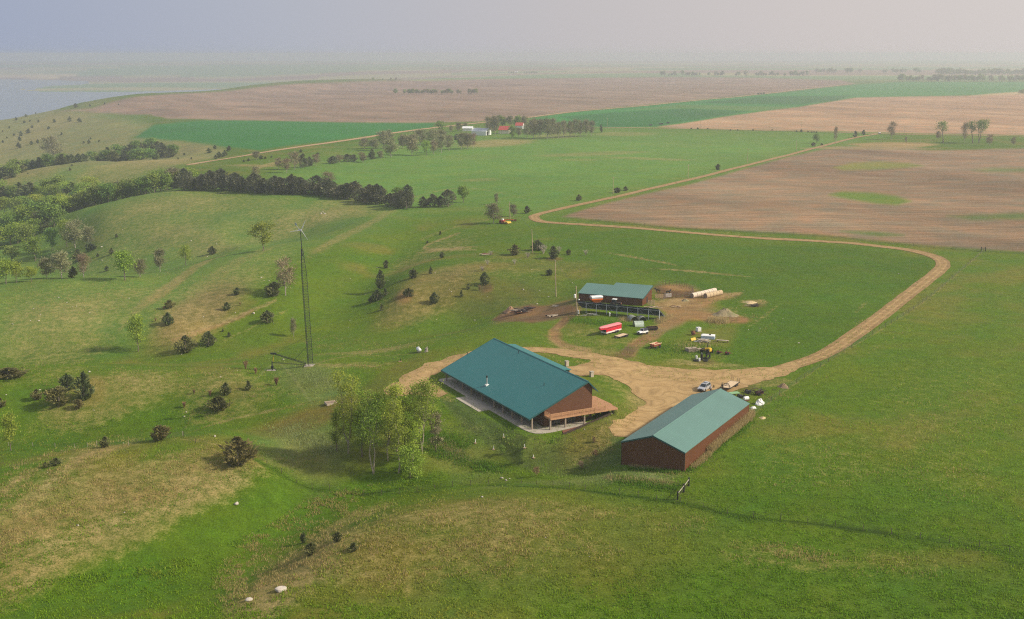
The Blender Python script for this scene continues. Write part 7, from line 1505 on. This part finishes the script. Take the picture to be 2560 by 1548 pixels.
# ---------------------------------------------------------------- person, dog, cattle
def skin(name, V, E, Rr, mat_, parent, sub=2):
    me = bpy.data.meshes.new(name); me.from_pydata(V, E, []); o = bpy.data.objects.new(name, me); COL.objects.link(o)
    md = o.modifiers.new('s', 'SKIN'); 
    for v, r_ in zip(me.skin_vertices[0].data, Rr): v.radius = (r_, r_) if not hasattr(r_, '__len__') else r_
    me.skin_vertices[0].data[0].use_root = True
    sb = o.modifiers.new('u', 'SUBSURF'); sb.levels = sb.render_levels = sub
    dg = bpy.context.evaluated_depsgraph_get(); m2 = bpy.data.meshes.new_from_object(o.evaluated_get(dg)); m2.name = name
    bpy.data.objects.remove(o, do_unlink=True); m2.materials.clear(); m2.materials.append(mat_); m2.polygons.foreach_set('use_smooth', [True] * len(m2.polygons))
    return link(bpy.data.objects.new(name, m2), parent)
SKINM = M('skin', (.46, .27, .19), rough=.6, var=.05); CLOTHW = M('white_shirt', (.78, .77, .75), rough=.9, var=.06); CLOTHB = M('black_trousers', (.02, .02, .025), rough=.9); HAIR = M('dark_hair', (.035, .025, .02), rough=.8)
g = G(1776.6, 980.5); pe = thing('person', 'person in white shirt and black trousers standing beside the silver SUV', 'person', g, -1.9)
BV = [(0, 0, .93), (0, 0, 1.1), (0, 0, 1.28), (0, 0, 1.42), (.01, 0, 1.52), (.03, 0, 1.62), (.02, 0, 1.74),
      (.0, .10, .9), (.02, .11, .5), (-.02, .12, .09), (.1, .13, .04), (0, -.10, .9), (.03, -.11, .5), (0, -.12, .09), (.12, -.13, .04),
      (0, .19, 1.40), (.0, .25, 1.12), (.12, .22, .92), (.16, .21, .84), (0, -.19, 1.40), (.02, -.26, 1.13), (.2, -.16, 1.05), (.27, -.1, 1.06)]
BE = [(0, 1), (1, 2), (2, 3), (3, 4), (4, 5), (5, 6), (0, 7), (7, 8), (8, 9), (9, 10), (0, 11), (11, 12), (12, 13), (13, 14), (3, 15), (15, 16), (16, 17), (17, 18), (3, 19), (19, 20), (20, 21), (21, 22)]
BR = [.13, .12, .14, .12, .055, .095, .07, .085, .06, .042, .04, .085, .06, .042, .04, .06, .045, .034, .03, .06, .045, .034, .03]
skin('body', BV, BE, BR, SKINM, pe)
si = [0, 1, 2, 3, 15, 16, 19, 20]; mp_ = {v: i for i, v in enumerate(si)}
skin('shirt', [BV[i] for i in si], [(mp_[a], mp_[b]) for a, b in BE if a in mp_ and b in mp_], [BR[i] + .025 for i in si], CLOTHW, pe)
ti = [0, 7, 8, 9, 11, 12, 13]; mp_ = {v: i for i, v in enumerate(ti)}
skin('trousers', [BV[i] for i in ti], [(mp_[a], mp_[b]) for a, b in BE if a in mp_ and b in mp_], [BR[i] + .022 for i in ti], CLOTHB, pe)
skin('hair', [(-.01, 0, 1.66), (0, 0, 1.75), (-.05, 0, 1.62)], [(0, 1), (0, 2)], [.092, .075, .07], HAIR, pe)
DOGM = M('black_fur', (.018, .016, .016), rough=.8, var=.2)
g = G(1784.5, 969.5); dg_ = thing('dog', 'black dog standing on the dirt between the person and the flatbed trailer', 'dog', g, -1.7)
def quad(par, s_, mat_, name='body', lying=False):
    V = [(-.38, 0, .52), (-.1, 0, .5), (.2, 0, .52), (.36, 0, .62), (.46, 0, .78), (.58, 0, .78), (.70, 0, .73), (-.5, 0, .5), (-.68, 0, .34), (.44, .07, .9), (.44, -.07, .9)]
    E = [(0, 1), (1, 2), (2, 3), (3, 4), (4, 5), (5, 6), (0, 7), (7, 8), (4, 9), (4, 10)]; Rr = [.14, .13, .17, .12, .10, .075, .045, .05, .025, .03, .03]
    for sy in (-1, 1):
        b = len(V)
        if lying: V += [(.24, sy * .16, .34), (.42, sy * .18, .14), (.22, sy * .2, .06), (-.36, sy * .2, .36), (-.1, sy * .26, .2), (-.36, sy * .24, .08)]
        else: V += [(.24, sy * .1, .38), (.20, sy * .1, .2), (.23, sy * .1, .02), (-.38, sy * .1, .42), (-.30, sy * .1, .3), (-.44, sy * .1, .18), (-.40, sy * .1, .02)]
        if lying: E += [(2, b), (b, b + 1), (b + 1, b + 2), (0, b + 3), (b + 3, b + 4), (b + 4, b + 5)]; Rr += [.07, .05, .04, .1, .07, .05]
        else: E += [(2, b), (b, b + 1), (b + 1, b + 2), (0, b + 3), (b + 3, b + 4), (b + 4, b + 5), (b + 5, b + 6)]; Rr += [.06, .04, .035, .09, .055, .035, .035]
    return skin(name, [tuple(c * s_ for c in v) for v in V], E, [r_ * s_ for r_ in Rr], mat_, par)
quad(dg_, .95, DOGM); MB().lathe([(.115, -.02), (.115, .02)], 12, 'x', (.36, 0, .64)).build('collar', M('red_collar', (.4, .03, .03)), dg_)
COWM = M('black_cow_hide', (.016, .014, .016), rough=.7, var=.3)
for (px, py, rz_, lab) in [(1644, 731, 2.9, 'black cow in the pen next to the barn wall'), (1671, 734.5, .2, 'black cow in the middle of the bare pen')]:
    g = G(px, py); o = thing('cow', lab, 'cow', g, rz_, 'cattle in the pen'); quad(o, 1.75, COWM); m = MB(); m.tube((.92, -.22, 1.5), (.92, -.42, 1.52), .05, .02, 5); m.tube((.92, .22, 1.5), (.92, .42, 1.52), .05, .02, 5); m.build('ears', COWM, o)

# ---------------------------------------------------------------- rocks
ROCK = M('pale_fieldstone', (.47, .42, .36), rough=.9, var=.25, vs_=2, bump=.03, bs=5, dirt=(.36, .33, .24))
def rock_mesh(seed):
    q = np.random.default_rng(seed); import bmesh
    bm = bmesh.new(); bmesh.ops.create_icosphere(bm, subdivisions=2, radius=1)
    ax_ = q.normal(size=(7, 3)); ax_ /= np.linalg.norm(ax_, axis=1)[:, None]; cut = q.uniform(.55, .9, 7)
    for v in bm.verts:
        p = np.array(v.co)
        for a_, c_ in zip(ax_, cut):
            d = p @ a_
            if d > c_: p = p - a_ * (d - c_)
        v.co = Vector(p * np.array([1.15, .85, .68]))
    me = bpy.data.meshes.new('boulder'); bm.to_mesh(me); bm.free(); me.materials.append(ROCK); return me
RM = [rock_mesh(k) for k in range(6)]
def rock(px, py, wpx, lab=None, tall=1.0):
    g = G(px, py); r_ = wpx / ppm(g) / 2 * (.95 if wpx > 14 else .72); o = link(bpy.data.objects.new('boulder', RM[rng.randrange(6)])); o.location = (g.x, g.y, g.z + r_ * .2); o.scale = (r_, r_, r_ * tall); o.rotation_euler = (0, 0, rng.uniform(0, 6))
    tag(o, lab, 'boulder', 'pale boulders on the grassy hills')
    if not lab: pend(o, 'pale boulder', px, py)
rock(*C7(1980, 1290), 31, 'largest pale boulder on the tan slope at the bottom of the photo'); rock(*C7(1757, 1358), 19, 'second pale boulder left of the largest one at the bottom'); rock(*C7(1515, 203), 9, 'upright grey boulder on the mown strip above the biggest bush', 1.9); rock(*C4(1818, 785), 11, 'white boulder at the upper end of the hillside track'); rock(*C4(640, 1204), 10, 'white boulder above the cedar pair on the left mound')
for (x, y, w_) in [(1142, 497, 32), (1172, 512, 26), (1196, 501, 16)]: rock(*C8(x, y), w_ / 2.822, ['biggest of three pale boulders below the lawn', 'middle one of three pale boulders below the lawn', 'smallest of three pale boulders below the lawn'][(1142, 1172, 1196).index(x)])
for (x, y, w_) in [(285, 1334, 20), (1300, 1078, 18), (2030, 1116, 24), (1550, 288, 14), (1368, 266, 18), (728, 310, 20), (730, 405, 16), (420, 672, 20), (478, 709, 14), (548, 734, 14), (520, 738, 9), (240, 751, 16), (290, 794, 16), (642, 782, 16), (923, 677, 15), (278, 838, 18), (218, 838, 14), (90, 862, 18), (1457, 808, 13), (1685, 780, 14), (1872, 529, 18), (1890, 551, 12), (1927, 551, 14), (1045, 397, 14), (1485, 380, 14), (1960, 853, 10), (45, 1368, 16), (672, 1478, 14), (1580, 1241, 16), (240, 958, 12), (2300, 70, 24), (2325, 72, 26), (2312, 60, 18), (1990, 1056, 12), (878, 186, 10), (1160, 1374, 8), (1700, 1195, 9)]: rock(*C4(x, y), w_ / 2.865)
for (x, y, w_) in [(1312, 614, 20), (1492, 666, 16), (1568, 573, 9), (1430, 620, 12), (782, 615, 10), (797, 630, 14), (343, 551, 10), (680, 495, 14), (265, 458, 10), (1372, 472, 12), (1055, 666, 8), (915, 761, 8), (965, 834, 16), (72, 536, 12), (1665, 567, 14), (1412, 717, 20), (70, 835, 10), (60, 884, 10), (185, 652, 9), (570, 912, 14), (690, 830, 10)]: rock(*C5(x, y), w_ / 2.865)
for (x, y, w_) in [(1668, 678, 40), (550, 830, 28), (878, 738, 18), (1300, 62, 22), (1315, 30, 18), (870, 250, 16), (205, 994, 10), (750, 1076, 12), (335, 458, 14)]: rock(*C7(x, y), w_ / 2.822)
for (x, y, w_) in [(1003, 630, 30), (1920, 42, 20), (1725, 152, 16), (1450, 915, 14), (1760, 1050, 14)]: rock(*C8(x, y), w_ / 2.822)
for (x, y, w_) in [(490, 903, 12), (572, 892, 10), (737, 823, 9), (1565, 502, 16), (850, 998, 20)]: rock(*C6(x, y), w_ / 2.865)

# ---------------------------------------------------------------- standing grass
GRASSM = bpy.data.materials.new('standing_grass'); GRASSM.use_nodes = True; t_ = GRASSM.node_tree; b_ = t_.nodes['Principled BSDF']; at_ = N('ShaderNodeAttribute', t_, attribute_name='blade'); t_.links.new(at_.outputs['Color'], b_.inputs['Base Color']); b_.inputs['Roughness'].default_value = .9; b_.inputs['Specular IOR Level'].default_value = .05
gm_ = N('ShaderNodeMix', t_, data_type='RGBA', blend_type='MULTIPLY'); gm_.inputs[0].default_value = 1; t_.links.new(at_.outputs['Color'], gm_.inputs[6]); gm_.inputs[7].default_value = (1.6, 1.6, 1.6, 1)      # a leaf is brighter than the sward it makes
t_.links.new(gm_.outputs[2], b_.inputs['Base Color']); tl_ = N('ShaderNodeBsdfTranslucent', t_); t_.links.new(gm_.outputs[2], tl_.inputs[0]); mg_ = N('ShaderNodeMixShader', t_); mg_.inputs[0].default_value = .5
t_.links.new(b_.outputs[0], mg_.inputs[1]); t_.links.new(tl_.outputs[0], mg_.inputs[2]); t_.links.new(mg_.outputs[0], t_.nodes['Material Output'].inputs['Surface'])
def blades(name, px, py, hts, wid, cols, seed):
    """grass blades on the ground below photo points; arrays"""
    r_ = np.random.default_rng(seed); n = len(px); u = (774 - py) / CF; rx_, ry_, rz__ = (px - 1280) / CF, cp + u * sp, -sp + u * cp
    z = np.full(n, -2.0)
    for _ in range(9): t = (z - CAM_H) / rz__; x, y = rx_ * t, ry_ * t; z = zat(x, y)
    t = (z - CAM_H) / rz__; x, y = rx_ * t, ry_ * t
    a = r_.uniform(0, 6.28, n); ln = r_.normal(0, .32, (n, 2)) * hts[:, None]
    B0 = np.stack([x - np.cos(a) * wid, y - np.sin(a) * wid, z - .05], -1); B1 = np.stack([x + np.cos(a) * wid, y + np.sin(a) * wid, z - .05], -1); T_ = np.stack([x + ln[:, 0], y + ln[:, 1], z + hts], -1)
    V = np.stack([B0, B1, T_], 1).reshape(-1, 3)
    o = np_mesh(name, V, np.arange(3 * n).reshape(-1, 3), GRASSM, [('blade', 'FACE', np.c_[cols, np.ones(n)])]); return tag(o, kind='stuff')
def field_of(n, seed, want):
    r_ = np.random.default_rng(seed); py = 1560 - (1560 - 620) * r_.random(n) ** 1.25; px = r_.uniform(-20, 2580, n); z = np.full(n, -2.0)
    u = (774 - py) / CF; t = (z - CAM_H) / (-sp + u * cp); x, y = (px - 1280) / CF * t, (cp + u * sp) * t
    c_, d_, s_ = cover(x, y); cl = fbm(x, y, 1.6, 2, 91); cl2 = fbm(x, y, 7, 3, 92)
    p = want(d_, s_, cl, cl2); k = (r_.random(n) < p) & (s_ < .3)
    dy_ = (seg_sdf(*fan(x, y), YFAN) > 4)
    k &= dy_; return px[k], py[k], c_[k], cl[k], r_
YFAN = tofan(YARD)
px, py, c_, cl, r_ = field_of(800000, 1, lambda d, s_, a, b: np.clip(sstep(.18, .75, d) * sstep(.36, .60, a) * (.5 + sstep(.4, .6, b)), 0, 1) * .8)
n = len(px); cols = c8(162, 146, 96)[None] * r_.uniform(.6, 1.4, (n, 1)) * (np.array([1, 1, 1])[None] + r_.normal(0, .05, (n, 3)))
blades('dry_grass', px, py, r_.uniform(.2, .65, n), r_.uniform(.04, .08, n), np.clip(cols, .01, .9), 2)
px, py, c_, cl, r_ = field_of(760000, 3, lambda d, s_, a, b: sstep(.25, .8, a) * (1 - sstep(.5, .9, d)) * .55)
n = len(px); cols = c_ * r_.uniform(.85, 2.1, (n, 1)) * (np.array([[1.05, 1.05, .9]]) + r_.normal(0, .06, (n, 3)))
blades('green_grass', px, py, r_.uniform(.15, .5, n), r_.uniform(.05, .12, n), np.clip(cols, .008, .5), 4)
# tall dead stems: along the shed wall, weeds by the cottonwoods and in the yard
def tuft_zone(zones, seed, hts, col_, per):
    r_ = np.random.default_rng(seed); PX, PY, HH, CC = [], [], [], []
    for (x0, y0, x1_, y1_, sp_, n, hm_) in zones:
        t = r_.random(n); PX.append(x0 + (x1_ - x0) * t + r_.normal(0, sp_, n)); PY.append(y0 + (y1_ - y0) * t + r_.normal(0, sp_ * .5, n)); HH.append(hm_ * r_.uniform(.5, 1.2, n)); CC.append(col_[None] * r_.uniform(.6, 1.25, (n, 1)))
    return np.concatenate(PX), np.concatenate(PY), np.concatenate(HH), np.clip(np.concatenate(CC), .01, .9)
px, py, hh, cc = tuft_zone([(1776, 1133, 1874, 1050, 2.5, 3000, 1.9), (1735, 1170, 1776, 1135, 4, 700, 1.0), (1872, 1052, 1882, 1035, 4, 500, 1.6), (1773, 803, 1815, 806, 6, 800, 1.7), (1648, 806, 1660, 800, 6, 400, 1.2), (1575, 1168, 1650, 1172, 4, 500, .8), (680, 1268, 800, 1240, 15, 500, .6), (1690, 870, 1790, 858, 12, 400, .8), (1545, 800, 1580, 800, 6, 300, 1.0), (1100, 1110, 1160, 1145, 16, 900, .9), (1190, 1130, 1210, 1140, 10, 300, .9), (1520, 1195, 1680, 1210, 9, 900, .6), (1640, 800, 1680, 790, 6, 300, 1)], 5, None, c8(166, 150, 108), 1)
blades('tall_dead_grass', px, py, hh, np.full(len(px), .06), cc, 6)
px, py, hh, cc = tuft_zone([(1050, 1090, 1180, 1120, 22, 2600, .9), (1080, 1130, 1240, 1170, 20, 2600, .9), (860, 1170, 1050, 1185, 26, 2600, .7), (1430, 800, 1560, 815, 9, 1600, .6), (1640, 870, 1800, 880, 18, 2200, .55), (1570, 1172, 1700, 1182, 5, 900, .6), (1720, 1180, 1880, 1055, 7, 1500, .5), (1540, 1200, 1690, 1222, 12, 1600, .6)], 7, None, c8(92, 128, 36), 1)
blades('tall_weeds', px, py, hh, np.full(len(px), .09), cc, 8)
px, py, hh, cc = tuft_zone([(715, 1070, 840, 1140, 26, 2600, .7), (760, 930, 840, 970, 20, 1500, .5), (1120, 1135, 1200, 1155, 12, 900, .8)], 9, None, c8(138, 148, 98), 1)
blades('pale_weeds', px, py, hh, np.full(len(px), .06), cc, 10)
# ---------------------------------------------------------------- finish
finish_labels()
